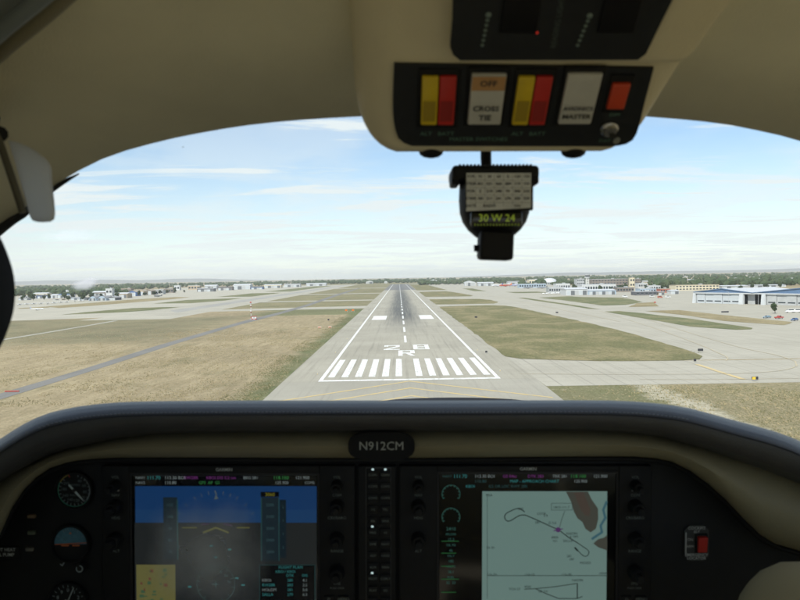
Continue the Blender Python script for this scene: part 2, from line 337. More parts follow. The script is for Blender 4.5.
def text(mb, s, o, size, U=(1, 0, 0), V=(0, 0, 1), align='CENTER', bold=.0):
    key = (s, align, bold)
    if key not in TXT:
        cu = bpy.data.curves.new('t', 'FONT'); cu.body = s; cu.align_x = align; cu.align_y = 'CENTER'; cu.size = 1; cu.resolution_u = 2; cu.offset = bold
        ob = bpy.data.objects.new('t', cu); me = ob.to_mesh()
        TXT[key] = ([v.co.copy() for v in me.vertices], [tuple(p.vertices) for p in me.polygons]); ob.to_mesh_clear()
        bpy.data.objects.remove(ob); bpy.data.curves.remove(cu)
    v, f = TXT[key]; o = Vector(o); U = Vector(U); V = Vector(V)
    mb.add([o + U * (p.x * size) + V * (p.y * size) for p in v], f); return mb

# ------------------------------------------------------------------ ground, runways, taxiways
def sheet(pts, z): return MB().poly([(x, y, z) for x, y in pts])
def strct(name, mb, m, smooth=None): return solo(name, mb, m, kind='structure', smooth=smooth)
S = 21000
gm = MB()
xs = [-S, -6000, -2000, -800, -300, 0, 300, 800, 2000, 6000, S]; ys = [-S, -2000, 0, 150, 400, 800, 1500, 3000, 6000, 12000, S]
gm.loft([[(x, y, 0) for x in xs] for y in ys]); strct('ground', gm, M_ground)
CX = 2.3
rwy = strct('runway', sheet([(-30, 196.5), (34.2, 196.5), (34.2, 2860), (-30, 2860)], .06), M_runway)
pad = strct('blast_pad', sheet([(-29.5, 60), (32.5, 60), (34.2, 196.5), (-30, 196.5)], .052), M_pad)
def mark(name, pts, z, m, parent): return part(name, sheet(pts, z - OFF[parent].z), m, parent)
def rectp(x0, x1, y0, y1): return [(x0, y0), (x1, y0), (x1, y1), (x0, y1)]
ZM = .075
mark('threshold_bar', rectp(-20.9, 25.4, 196.9, 199.4), ZM, M_white, rwy)
for s, x in ((-1, -20.9), (1, 25.4)): mark('edge_line', rectp(min(x, x - s * 1.0), max(x, x - s * 1.0), 199.5, 2850), ZM, M_white, rwy)
for s in (-1, 1):
    for k in range(6):
        x = CX + s * (2.7 + k * 3.58); mark('threshold_stripe', rectp(x - .88, x + .88, 205, 248.5), ZM, M_white, rwy)
y = 311.0
while y < 2700: mark('centreline_dash', rectp(CX - .48, CX + .48, y, y + 35.5), ZM, M_white, rwy); y += 59.5
for x0, x1 in ((-17.2, -8.3), (13.0, 21.4)): mark('aiming_point_marking', rectp(x0, x1, 480, 528), ZM, M_white, rwy)
def glyph(name, polys, x, y, w, h):
    mb = MB()
    for p in polys: mb.poly([(x + a * w, y + b * h, ZM) for a, b in p])
    part(name, mb, M_white, rwy)
s_ = .17
glyph('runway_digit', [[(0, 0), (1, 0), (1, .14), (0, .14)], [(0, .14), (.26, .14), (1, .60), (1, .80), (.74, .80), (.74, .66)], [(0, .86), (1, .86), (1, 1), (0, 1)], [(.74, .80), (1, .80), (1, .86), (.74, .86)], [(0, .68), (.26, .68), (.26, .86), (0, .86)]], -5.9, 280, 5.8, 19)
glyph('runway_digit', [[(0, 0), (1, 0), (1, .14), (0, .14)], [(0, .43), (1, .43), (1, .57), (0, .57)], [(0, .86), (1, .86), (1, 1), (0, 1)], [(0, .14), (.26, .14), (.26, .43), (0, .43)], [(.74, .14), (1, .14), (1, .43), (.74, .43)], [(0, .57), (.26, .57), (.26, .86), (0, .86)], [(.74, .57), (1, .57), (1, .86), (.74, .86)]], 4.95, 280.5, 5.8, 19)
glyph('runway_letter', [[(0, 0), (.26, 0), (.26, 1), (0, 1)], [(.26, .86), (1, .86), (1, 1), (.26, 1)], [(.74, .57), (1, .57), (1, .86), (.74, .86)], [(.26, .43), (1, .43), (1, .57), (.26, .57)], [(.74, 0), (1, 0), (.70, .43), (.44, .43)]], -.6, 258, 5.7, 19)
for k in range(9):
    yb = 195.6 - 12 * k; w = 1.5; L = 30
    for s in (-1, 1):
        e = min(L, yb - 62)
        if e < 4: continue
        mark('chevron_arm', [(CX, yb), (CX + s * e, yb - e), (CX + s * e, yb - e - w), (CX, yb - w)], ZM, M_yellow, pad)

def ragged(pts, jit, step=9):                      # grass does not end in a ruled line
    out = []
    for i, p in enumerate(pts):
        q = pts[(i + 1) % len(pts)]; d = math.hypot(q[0] - p[0], q[1] - p[1]); n = max(1, int(d / step))
        for k in range(n):
            t = k / n; out.append((p[0] + (q[0] - p[0]) * t + random.uniform(-jit, jit), p[1] + (q[1] - p[1]) * t + random.uniform(-jit, jit) * 2))
    return out
def island(pts, m, jit=.5, z=.10, name='grass_island', step=9):
    from mathutils.geometry import tessellate_polygon
    q = ragged(pts, jit, step); v = [Vector((a, b, z)) for a, b in q]
    mb = MB(); mb.add(v, [tuple(t) for t in tessellate_polygon([v])]); return strct(name, mb, m)
# right-hand side: parallel taxiway, connectors, apron
strct('taxiway', sheet([(34.2, 182.2), (320, 178), (320, 231), (100, 229), (60, 232), (34.2, 246)], .02), M_taxi)
strct('taxiway', sheet([(60, 231), (420, 231), (520, 500), (420, 760), (420, 1600), (300, 2900), (80, 2900), (80, 400)], .012), M_taxi)
strct('taxiway', sheet([(34.2, 640), (110, 640), (110, 2900), (34.2, 2900)], .028), M_taxi)
strct('taxiway', sheet([(34.2, 240), (100, 240), (100, 640), (34.2, 640)], .024), M_taxi)
island([(33.9, 250), (37, 243), (50, 236), (66, 231), (82, 229.5), (90, 233), (94, 240), (97, 275), (100, 330), (100.5, 400), (98, 520), (95, 640), (91, 670), (80, 684), (60, 686), (34, 668)], M_green, .5)
island([(34, 725), (60, 722), (88, 724), (97, 760), (97.5, 830), (90, 876), (60, 890), (34, 896)], M_green, .6)
island([(34, 1000), (90, 990), (98, 1030), (92, 1200), (82, 1370), (34, 1335)], M_green, .7, step=20)
island([(34.5, 1490), (91, 1480), (88, 2560), (35, 2760)], M_green, .7, step=40)
island([(139.5, 372), (150, 347), (157, 348), (161.5, 356), (163, 424), (157, 505), (152, 538), (141, 534), (139.5, 440)], M_deep, .5)
island([(171, 410), (183, 371), (198, 391), (194, 468), (193, 538), (168, 531), (173, 469)], M_brown, .5)
island([(141, 585), (147, 570), (147, 690), (145.5, 780), (143, 892), (136, 898), (137, 787), (141.5, 650)], M_deep, .4)
island([(166, 636), (186, 640), (219, 699), (238, 830), (205, 884), (200, 921), (158, 884), (164, 791)], M_deep, .8)
island([(176, 600), (200, 600), (226, 690), (206, 672), (190, 634)], M_brown, .6)
island([(128, 1330), (146, 1300), (150, 1600), (132, 1620)], M_deep, .7, step=20)
island([(168, 1120), (214, 1120), (214, 1200), (166, 1210)], M_deep, .8, step=20)
def ribbon(pts, w):
    L, Rr = [], []
    for i, p in enumerate(pts):
        a = pts[max(i - 1, 0)]; b = pts[min(i + 1, len(pts) - 1)]; dx, dy = b[0] - a[0], b[1] - a[1]; n = math.hypot(dx, dy) or 1
        L.append((p[0] - dy / n * w / 2, p[1] + dx / n * w / 2)); Rr.append((p[0] + dy / n * w / 2, p[1] - dx / n * w / 2))
    return [L, Rr]
TX = bpy.data.objects['taxiway']
def line(name, pts, w, m=M_yfaint, z=.09):
    mb = MB(); a, b = ribbon(pts, w); mb.loft([[(x, y, z) for x, y in a], [(x, y, z) for x, y in b]]); part(name, mb, m, TX)
line('hold_line', [(83.92,219.84),(83.12,201.46),(82.82,187.32)], 1.3, paint('faded_yellow_paint', (.60, .46, .22), .7))
line('guide_line', [(140.31,544.69),(138.49,528.61),(136.79,513.53),(135.2,499.32),(133.69,485.88),(132.27,473.13),(130.9,461.01),(129.61,449.49),(128.35,438.47),(127.16,427.96),(126,417.9),(124.89,408.26),(123.81,399.02),(122.75,390.08),(121.73,381.54),(120.69,373.18),(119.7,365.17),(118.67,357.3),(117.68,349.72),(116.68,342.33),(115.71,335.22),(114.75,328.3),(113.81,321.63),(112.88,315.16),(111.98,308.91),(111.09,302.86),(110.22,296.99),(109.37,291.32),(108.54,285.83),(107.72,280.49),(106.9,275.28),(106.05,270.1),(105.13,264.9),(104.12,259.62),(103.06,254.35),(102.09,249.4),(101.32,244.98),(100.59,240.73),(98.97,234.81),(95.22,227.2)], .4)
line('guide_line', [(142.71,461.98),(139.7,441.03),(136.94,421.81),(134.41,404.22),(132.1,388.08),(130,373.25),(128.08,359.59),(126.35,347.02),(124.8,335.48),(123.41,324.81),(122.13,314.87),(120.96,305.59),(119.89,296.92),(118.92,288.84),(118.07,281.3),(117.32,274.31),(116.71,267.86),(116.3,262.06),(116.15,257.04),(116.18,252.54),(116.29,248.38),(116.34,244.25),(116.13,239.72),(115.6,234.74),(114.72,229.28),(113.4,223.17),(108.33,212.27),(104.04,206.93),(100.94,204.06),(98.37,202.23),(96.16,201.1),(94.14,200.36),(92.23,199.82),(90.38,199.41),(88.58,199.09),(86.81,198.82),(85.05,198.58),(83.33,198.42),(81.66,198.37),(80.03,198.41),(78.41,198.51),(76.81,198.63),(75.21,198.77),(73.61,198.92),(72.02,199.09),(70.43,199.27),(68.83,199.45),(67.23,199.64),(65.64,199.83),(64.04,200.03),(62.44,200.24),(60.84,200.44),(59.23,200.66),(57.63,200.88),(56.02,201.11),(54.41,201.34),(52.8,201.58),(51.19,201.83),(49.57,202.09),(47.96,202.37),(46.34,202.66),(44.72,202.97),(43.1,203.28),(41.48,203.61),(39.85,203.93),(38.22,204.27),(36.58,204.61),(34.94,204.95),(33.29,205.29),(31.63,205.63)], .4)
line('guide_line', [(58.84,190.9),(64.08,189.78),(69.33,188.87),(74.69,188.35),(80.13,188.1),(85.59,187.94),(91.06,187.81),(96.53,187.69)], .35)
line('guide_line', [(119, 420), (119, 900), (118, 2500)], .6)
# left-hand side: second runway, its taxiways and the far apron
strct('apron', sheet([(-158, 538), (-192, 537), (-222, 540), (-219, 577), (-252, 561), (-285, 548), (-420, 520), (-560, 700), (-800, 1500), (-800, 3000), (-156, 3000), (-158, 700)], .012), M_apron)
r2 = strct('second_runway', sheet([(-224, 660), (-161, 560), (-161, 2950), (-224, 2950)], .024), M_taxi)
part('worn_asphalt_strip', sheet([(-203, 690), (-183, 640), (-183, 2900), (-203, 2900)], .04), pavement_material('grey_asphalt', (.40, .385, .34), (.30, .29, .265), 0, 0, .6), r2)
strct('taxiway', sheet([(-165, 648), (-95, 660), (-29.8, 666), (-29.8, 724), (-102, 706), (-165, 688)], .036), M_taxi)
strct('taxiway', sheet([(-165, 885), (-29.8, 890), (-29.8, 925), (-165, 925)], .036), M_taxi)
strct('taxiway', sheet([(-165, 1255), (-29.8, 1270), (-29.8, 1320), (-165, 1305)], .036), M_taxi)
strct('taxiway', sheet([(-165, 1900), (-29.8, 1900), (-29.8, 1980), (-165, 1980)], .036), M_taxi)
island([(-277, 640), (-240, 668), (-224, 706), (-219, 782), (-240, 788), (-264, 770), (-277, 690)], M_deep, .8, z=.07)
island([(-289, 916), (-241, 902), (-223, 1000), (-225, 1120), (-288, 1063)], M_deep, .8, z=.07, step=20)
island([(-285, 1220), (-226, 1198), (-225, 1500), (-280, 1488)], M_deep, .8, z=.07, step=20)
island([(-285, 1650), (-226, 1620), (-225, 2700), (-280, 2600)], M_deep, .8, z=.07, step=40)
island([(-398.47,877.63),(-393.63,993.38),(-391.02,1146.52),(-365.43,1272.56),(-331.45,1236.96),(-325.04,1131.63),(-334.79,981.35),(-343.62,866.93),(-354.8,815.86)], M_brown, .8, z=.06, step=20)
island([(-407.4,833.67),(-396.77,873.88),(-373.82,835.04),(-393.48,809.4)], M_brown, .5, z=.06, step=20)
strct('service_road', sheet([(-95.2, 60), (-90, 60), (-91.2, 235), (-93.4, 330), (-93.2, 450), (-89, 570), (-86.5, 750), (-91.5, 1200), (-97, 2000), (-103, 2000), (-101, 1215), (-93.5, 777), (-95, 613), (-99, 500), (-98.8, 389), (-98.6, 311), (-96, 235)], .045), M_asph)
strct('footpath', sheet([(-187.5, 300), (-184, 300), (-186, 415), (-188, 476), (-190, 527), (-194, 527), (-191, 476), (-189, 415)], .02), pavement_material('pale_asphalt', (.42, .40, .34), (.36, .34, .29)))
# distant hills
def ridge(name, x0, x1, dist, hmin, hmax, seed, m):
    n = 120; rows = [[], [], []]
    for i in range(n + 1):
        t = i / n; x = x0 + (x1 - x0) * t
        e = min(1, t * 6, (1 - t) * 6); h = (hmin + (hmax - hmin) * (.5 + .5 * mnoise.fractal((t * 7 + seed, seed, 0), 1, 2, 4))) * max(.0, e)
        rows[0].append((x, dist, -.5)); rows[1].append((x, dist + 900, max(.2, h))); rows[2].append((x, dist + 2600, -.5))
    return strct(name, MB().loft(rows), m, 60)
hill_m = mat('dry_hillside', (.13, .13, .13), .95, .25, .002)
ridge('hills_right', 900, 17000, 15500, 20, 78, 3.3, hill_m)
ridge('hills_left', -17000, -2600, 16500, 50, 105, 8.1, hill_m)



# ------------------------------------------------------------------ buildings
MW = dict(white=mat('white_cladding', (.52, .53, .53), .6, .06, .3), cream=mat('cream_render', (.62, .55, .40), .8, .06, .3), tan=mat('tan_block', (.42, .34, .24), .85, .1, .3), grey=mat('grey_cladding', (.40, .41, .41), .6, .08, .3), bluegrey=mat('bluegrey_cladding', (.34, .42, .50), .55, .08, .3), blue=mat('blue_cladding', (.06, .13, .30), .5, .08, .3), dark=mat('dark_cladding', (.09, .09, .10), .6, .1, .3), brown=mat('brown_brick', (.21, .175, .15), .85, .12, .3), red=mat('red_brick', (.36, .13, .09), .85, .12, .3))
MR = dict(white=mat('white_roof', (.56, .57, .58), .5, .05, .2), grey=mat('grey_roof', (.32, .32, .32), .8, .1, .2), blue=mat('blue_roof', (.10, .17, .29), .5, .05, .2), tan=mat('tan_roof', (.40, .34, .26), .85, .1, .2), dark=mat('dark_roof', (.10, .10, .105), .8, .1, .2))
M_win = mat('window_glass', (.03, .04, .05), .12, spec=.6); M_door = mat('hangar_door', (.46, .49, .51), .5, .05, .4); M_ddoor = mat('dark_door', (.12, .13, .14), .5); M_frame = mat('frame_grey', (.5, .5, .5), .5)
BOXES = []
def building(name, label, kind, xx, depth, wall, roof, nwin=6, storeys=1, cat='building', group=None):
    x0, x1, D, h = xx; w = x1 - x0; BOXES.append((x0 - 4, x1 + 4, D - 3, D + depth + 3))
    b = thing(name, label, cat, ((x0 + x1) / 2, D, 0), group)
    a = w / 2
    if kind == 'flat':
        part('wall', MB().box(-a, a, 0, depth, 0, h * .95), MW[wall], b)
        rf = part('roof', MB().box(-a - .3, a + .3, -.3, depth + .3, h * .95, h), MR[roof], b)
        part('roof_unit', MB().rbox((a * .3, depth * .5, h + .7), (min(5, w * .2), min(4, depth * .3), 1.4), .1, 1), MW['grey'], rf)
        for s in range(storeys):
            z0 = h * .95 * (s + .30) / storeys; z1 = h * .95 * (s + .72) / storeys; cw = w / nwin
            for k in range(nwin):
                xa = -a + cw * (k + .18); xb = -a + cw * (k + .82)
                wd = part('window', MB().box(xa, xb, -.12, .02, z0, z1), M_win, b); part('frame', MB().box(xa - .15, xb + .15, -.2, -.02, z0 - .2, z0), M_frame, wd)
    elif kind == 'gable':
        e = h * .72
        part('wall', MB().prism([(-a, 0, 0), (a, 0, 0), (a, 0, e), (0, 0, h - .3), (-a, 0, e)], (0, depth, 0)), MW[wall], b)
        for s in (-1, 1): part('roof', MB().prism([(0, -.5, h), (s * (a + .6), -.5, e - .15), (s * (a + .6), -.5, e - .45), (0, -.5, h - .3)], (0, depth + 1, 0)), MR[roof], b)
        cw = w * .86 / nwin
        for k in range(nwin): dd = part('door_panel', MB().box(-a * .86 + cw * k + .08, -a * .86 + cw * (k + 1) - .08, -.25 - .12 * (k % 2), .03, 0, e * .86), M_door if wall not in ('white', 'cream') else M_ddoor if k % 3 == 1 else MW['grey'], b)
    elif kind == 'shed':                           # long side to the camera, low pitched roof
        part('wall', MB().box(-a, a, 0, depth, 0, h * .78), MW[wall], b)
        part('roof', MB().prism([(-a - .5, -.6, h * .78), (-a - .5, depth / 2, h), (-a - .5, depth + .6, h * .78)], (w + 1, 0, 0)), MR[roof], b)
        cw = w * .92 / nwin
        for k in range(nwin): part('door_panel', MB().box(-a * .92 + cw * k + .12, -a * .92 + cw * (k + 1) - .12, -.2, .03, 0, h * .60), (M_door, M_ddoor, MW['grey'])[k % 3], b)
    elif kind == 'arch':
        n = 14; pr = [(-a + w * i / n, 0, h * .45 + h * .55 * math.sin(math.pi * i / n)) for i in range(n + 1)]
        part('wall', MB().prism([(a, 0, 0), (-a, 0, 0)] + [(p[0] * .985, 0, p[2] - .15) for p in pr], (0, depth, 0)), MW[wall], b)
        part('roof', MB().loft([[(p[0], y, p[2]) for p in pr] for y in (-.5, depth + .5)]), MR[roof], b, 40)
        for k in range(nwin): cw = w * .8 / nwin; part('door_panel', MB().box(-a * .8 + cw * k + .1, -a * .8 + cw * (k + 1) - .1, -.2, .05, 0, h * .52), MW['grey'] if k % 2 else M_ddoor, b)
    elif kind == 'dome':
        part('wall', MB().box(-a, a, 0, depth, 0, h * .45), MW[wall], b)
        rows = [[(math.cos(t) * a * math.cos(u), depth / 2 + math.sin(t) * depth / 2 * math.cos(u), h * .45 + h * .55 * math.sin(u)) for t in [2 * math.pi * k / 28 for k in range(28)]] for u in [math.pi / 2 * j / 7 for j in range(7)]]
        part('roof', MB().loft(rows, True), MR[roof], b, 60)
        for k in range(nwin): cw = w / nwin; part('window', MB().box(-a + cw * (k + .2), -a + cw * (k + .8), -.12, .02, h * .12, h * .30), M_win, b)
    return b
BL = [
 ('parking_garage', 'long brown multi-storey garage with dark open bands right of the control tower', 'flat', (371.62,440.87,1500,15.4993), 40, 'brown', 'grey', 12, 3),
 ('office_block', 'grey office block just left of the control tower', 'flat', (333.63,347.67,1460,17.3022), 24, 'grey', 'grey', 4, 3),
 ('terminal_tower', 'tall cream square tower with dark central bay', 'flat', (429.92,438.48,1450,17.9196), 9, 'cream', 'tan', 2, 2),
 ('office_block', 'small grey brown block right of the cream tower', 'flat', (449.05,459.68,1480,15.2765), 14, 'brown', 'grey', 3, 3),
 ('terminal_building', 'long white terminal with dark windows below the control tower', 'flat', (270.07,320.23,1150,10.3188), 30, 'white', 'white', 13, 1),
 ('white_hangar', 'bright white hangar at the left end of the blue grey hangar', 'shed', (206.78,233.39,965,9.2714), 34, 'white', 'white', 5, 1),
 ('bluegrey_hangar', 'long blue grey hangar with pale roof joined to the white hangar', 'shed', (233.51,267.82,962,6.8032), 34, 'bluegrey', 'white', 8, 1),
 ('open_shelter', 'low dark open shelter with a white roof edge', 'flat', (275.16,299.55,905,4.4969), 20, 'dark', 'white', 5, 1),
 ('domed_arena', 'white domed arena on the skyline', 'dome', (352.57,389.12,1900,17.3468), 40, 'grey', 'white', 8, 1),
 ('warehouse', 'pale warehouse on the skyline left of the domed arena', 'flat', (335.57,366.5,2010,13.9483), 30, 'cream', 'white', 5, 1),
 ('warehouse', 'long white warehouse behind the coloured airliners', 'shed', (270.2,317.22,1930,11.2348), 30, 'white', 'grey', 6, 1),
 ('gabled_hangar', 'white gabled hangar left of the coloured airliners', 'gable', (169.76,196.68,2000,13.3203), 40, 'white', 'white', 4, 1),
 ('freight_shed', 'grey white freight shed between gabled hangar and airliners', 'shed', (198.99,237.93,1960,9.8837), 30, 'grey', 'white', 6, 1),
 ('far_hangar', 'small white hangar beyond the right end of the runway', 'gable', (118,142.16,2900,15.0952), 40, 'white', 'white', 2, 1),
 ('far_hangar', 'small cream hangar second from the runway end', 'gable', (155.17,178.49,2800,12.6052), 40, 'cream', 'white', 2, 1),
 ('cream_building', 'long cream building with windows behind the blue gabled hangar', 'flat', (393.82,455.78,1110,7.7148), 26, 'cream', 'tan', 13, 2),
 ('apartment_row', 'tan apartment row among trees above the blue gabled hangar', 'flat', (662.18,735.01,1720,6.9989), 18, 'tan', 'tan', 9, 2),
 ('brick_block', 'white and glass block at the far right edge among trees', 'flat', (737.25,795.01,1500,7.0999), 20, 'white', 'grey', 8, 2),
 ('brick_block', 'small red brick block at the far right edge', 'flat', (736.66,746.1,1470,8.7777), 16, 'red', 'grey', 2, 3),
 ('white_building', 'white flat building right of the cream tower', 'flat', (384.17,402.65,1200,6.135), 20, 'white', 'white', 5, 1),
 ('tan_shed', 'small tan shed right of the dark shelter', 'shed', (301.29,308.26,905,3.96), 12, 'tan', 'grey', 2, 1),
 ('white_shed', 'small white shed left of the blue gabled hangar', 'shed', (324.54,334.09,930,5.2117), 14, 'white', 'white', 2, 1),
 ('low_building', 'low white building left of the long terminal', 'flat', (265.99,289.69,1320,10.2205), 24, 'white', 'white', 6, 1),
 ('white_building', 'low white building at the foot of the cream tower', 'flat', (421.05,436.87,1370,7.862), 20, 'white', 'white', 4, 1),
 ('water_works', 'pale block standing out of the trees on the right skyline', 'flat', (710.32,736.62,2050,5.221), 20, 'white', 'white', 4, 1),
 ('blue_shed', 'dark blue shed at far left beside the headset', 'shed', (-623.83,-604.89,1345,5.9488), 22, 'blue', 'dark', 4, 1),
 ('blue_roofed_shed', 'long low shed with bright blue roof left of the smear', 'shed', (-584.09,-561.87,1335,7.5091), 20, 'white', 'blue', 5, 1),
 ('white_shed', 'white shed joined to the left end of the blue roofed shed', 'shed', (-597.41,-586.27,1338,7.4314), 20, 'white', 'white', 3, 1),
 ('white_building', 'white building behind the blue roofed shed', 'flat', (-742.49,-719.64,1700,9.3961), 20, 'white', 'white', 4, 1),
 ('low_building', 'low grey building at the far left edge', 'flat', (-653.13,-625.58,1345,5.3517), 16, 'grey', 'white', 6, 1),
 ('long_shed', 'long pale shed behind the dark blue shed', 'shed', (-693.88,-667.36,1480,8.5495), 20, 'cream', 'white', 5, 1),
 ('white_tower_block', 'tall plain white block among the left hangars', 'flat', (-447.14,-437.39,1190,16.2726), 10, 'white', 'white', 2, 2),
 ('arched_hangar', 'left one of two grey arched hangars', 'arch', (-441.69,-430.6,1110,6.8242), 26, 'bluegrey', 'grey', 3, 1),
 ('arched_hangar', 'right one of two grey arched hangars', 'arch', (-430.37,-417.55,1112,6.8475), 26, 'bluegrey', 'grey', 3, 1),
 ('dark_hangar', 'dark hangar right of the two arched hangars', 'gable', (-420.18,-407.68,1122,5.5682), 24, 'dark', 'grey', 3, 1),
 ('white_hangar', 'low white hangar right of the plain white block', 'shed', (-459.85,-437.35,1255,8.9848), 24, 'tan', 'white', 5, 1),
 ('low_building', 'low white roofed building left of the plain white block', 'shed', (-530.88,-508.41,1350,11.0988), 22, 'brown', 'white', 4, 1),
 ('blue_hangar', 'bright blue hangar right of the low white hangar', 'gable', (-488.08,-473.33,1405,10.513), 26, 'blue', 'tan', 3, 1),
 ('tan_hangar', 'tan hangar right of the blue hangar', 'gable', (-496.66,-484.34,1480,10.9157), 26, 'tan', 'tan', 2, 1),
 ('tan_hangar', 'second tan hangar from the blue hangar', 'gable', (-499.69,-484.99,1530,11.3184), 26, 'brown', 'tan', 2, 1),
 ('white_building', 'small white building on the left beyond the tan hangars', 'flat', (-633.73,-618.23,2200,13.5185), 16, 'white', 'white', 2, 1),
 ('warehouse', 'tan warehouse on the left skyline', 'flat', (-599.69,-566.99,2220,12.5588), 20, 'tan', 'white', 4, 1),
 ('warehouse', 'white roofed warehouse right of the tan warehouse', 'shed', (-560.21,-525.63,2250,13.2603), 24, 'grey', 'white', 4, 1),
 ('white_hangar', 'large white hangar on the left beyond the red and white mast', 'shed', (-446.15,-400.43,2100,15.0871), 40, 'white', 'white', 4, 1),
 ('blue_shed', 'dark blue shed right of the large far white hangar', 'shed', (-394.64,-363.46,2080,7.8265), 30, 'blue', 'dark', 4, 1),
 ('long_shed', 'pale long shed left of the far runway end', 'shed', (-400.8,-350.28,2320,11.4221), 30, 'cream', 'white', 5, 1),
 ('far_hangar', 'small white hangar just left of the far runway end', 'gable', (-138.57,-109.82,3300,12.8196), 40, 'white', 'white', 2, 1),
 ('low_shed', 'grey low shed far left, leftmost in the front row of hangars', 'shed', (-600.54,-586.37,1230,4.1338), 14, 'grey', 'grey', 3, 1),
 ('low_shed', 'dull blue low shed left of the two arched hangars', 'shed', (-496.04,-482.44,1180,4.2344), 14, 'bluegrey', 'grey', 3, 1),
 ('low_shed', 'dark low shed just left of the two arched hangars', 'shed', (-468.71,-459.13,1150,4.2727), 12, 'dark', 'dark', 2, 1),
 ('low_shed', 'tan low shed below the blue roofed shed', 'shed', (-529.26,-514.03,1190,2.1015), 12, 'tan', 'tan', 3, 1),
 ('storage_block', 'brown storage block behind the bright blue hangar', 'flat', (-583.88,-562.88,1640,12.3073), 18, 'brown', 'tan', 4, 1),
 ('storage_block', 'grey storage block between the tan hangars and the dark jet', 'flat', (-492.56,-471.58,1560,8.679), 18, 'grey', 'grey', 4, 1),
 ('storage_block', 'brown storage block above the small dark jet', 'flat', (-518.77,-497.84,1720,9.5625), 18, 'brown', 'grey', 4, 1),
 ('low_shed', 'dark long shed left of the large far white hangar', 'shed', (-464.78,-427.63,2000,9.4489), 24, 'brown', 'dark', 5, 1),
 ('low_shed', 'grey long shed below the white roofed warehouse', 'shed', (-470.81,-431.19,1820,8.4765), 20, 'dark', 'grey', 5, 1),
 ('depot', 'pale depot right of the long pale shed by the far runway end', 'shed', (-367.8,-316.56,2500,11.106), 30, 'white', 'grey', 5, 1),
 ('depot', 'grey depot second from the long pale shed by the far runway end', 'shed', (-327.03,-256.57,2750,10.2333), 30, 'grey', 'white', 6, 1),
 ('concourse', 'grey airport concourse between the airliners and the white hangar', 'flat', (215.58,238.56,1120,7.6227), 22, 'grey', 'white', 7, 1),
 ('concourse', 'long grey concourse behind the two dark grey jets', 'flat', (240.34,294.35,1560,8.3811), 22, 'bluegrey', 'grey', 11, 1),
 ('workshop', 'brown workshop right of the long blue grey hangar', 'flat', (302.08,325.64,1080,6.3506), 22, 'brown', 'grey', 6, 1),
 ('workshop', 'grey workshop behind the dark open shelter', 'flat', (315.39,336.33,1020,5.6303), 20, 'bluegrey', 'white', 6, 1),
 ('workshop', 'orange brick workshop between the dark shelter and the white shed', 'flat', (335.51,348.34,1000,5.3846), 16, 'red', 'tan', 4, 1),
 ('warehouse', 'white roofed warehouse right of the long cream building', 'shed', (489.07,528.45,1180,4.9448), 24, 'grey', 'white', 6, 1),
 ('warehouse', 'pale warehouse at the right edge behind the blue gabled hangar', 'shed', (561.69,615.81,1240,3.8729), 24, 'white', 'white', 7, 1),
 ('far_hangar', 'tiny white hangar nearest the far runway end', 'gable', (-61.59,-49.25,3320,10.2479), 30, 'white', 'white', 1, 1)]
for a in BL: building(*a)
# control tower
x0, x1, D, h = (311.15,318.48,1300,25.41); BOXES.append((x0 - 5, x1 + 5, D - 5, D + 12)); w = x1 - x0
t = thing('control_tower', 'airport control tower with dark glazed cab rising above the terminal', 'tower', ((x0 + x1) / 2, D, 0))
part('shaft', MB().rbox((0, 3, h * .38), (w * .72, 5.5, h * .76), .25, 2), mat('tower_concrete', (.50, .50, .47), .8, .06, .4), t)
part('gallery', MB().prism([(math.cos(R(45 * k + 22.5)) * w * .62, 3 + math.sin(R(45 * k + 22.5)) * w * .62, h * .76) for k in range(8)], (0, 0, h * .06)), MW['white'], t)
cab = part('cab_glazing', MB().loft([[(math.cos(R(45 * k + 22.5)) * w * r, 3 + math.sin(R(45 * k + 22.5)) * w * r, z) for k in range(8)] for r, z in ((.48, h * .82), (.56, h * .93))], True), M_win, t)
for k in range(8): a = R(45 * k + 22.5); part('mullion', MB().cyl((math.cos(a) * w * .485, 3 + math.sin(a) * w * .485, h * .82), (math.cos(a) * w * .565, 3 + math.sin(a) * w * .565, h * .93), .12, n=6), MW['white'], cab)
part('roof', MB().prism([(math.cos(R(45 * k + 22.5)) * w * .62, 3 + math.sin(R(45 * k + 22.5)) * w * .62, h * .93) for k in range(8)], (0, 0, h * .045)), MW['grey'], t)
part('antenna', MB().cyl((0, 3, h * .97), (0, 3, h * 1.07), .12, .05, 6), MW['grey'], t)
for k in range(5): part('window', MB().box(-.7, .7, .15, .3, h * (.10 + k * .13), h * (.15 + k * .13)), M_win, t)
# blue gabled hangar on the right
ang = math.atan2(-89, 44)
hg = thing('gabled_hangar', 'wide white hangar with blue gables and an open dark bay at right', 'hangar', (248.2, 656, 0), rz=ang)
# local x runs along the front towards the camera side, local y runs into the building
def fy(d): return d
BOXES += [(240, 380, 520, 720)]
EV, AP, DP = 9.0, 11.9, 62.0
wallm = mat('pale_grey_cladding', (.50, .52, .53), .6, .07, .25)
for k, (a, b) in enumerate(((0, 58), (58, 150))):
    m_ = (a + b) / 2; ap = AP + (1.2 if k else 0)
    part('gable', MB().prism([(a, .2, EV), (b, .2, EV), (m_, .2, ap)], (0, .6, 0)), MR['blue'], hg)
    part('fascia', MB().box(a - .3, b + .3, -.15, .9, EV - .9, EV - .002), wallm, hg)
    for s, e in ((-1, a - .5), (1, b + .5 if k else b)):
        part('roof', MB().prism([(m_, -.4, ap + .15), (e, -.4, EV + .05), (e, -.4, EV + .35), (m_, -.4, ap + .5)], (0, DP, 0)), MR['white'], hg)
    part('eave_trim', MB().prism([(a - .5, -.5, EV - .02), (m_, -.5, ap + .06), (b + .5, -.5, EV - .02), (b + .5, -.5, EV + .42), (m_, -.5, ap + .58), (a - .5, -.5, EV + .42)], (0, .25, 0)), MR['blue'], hg)
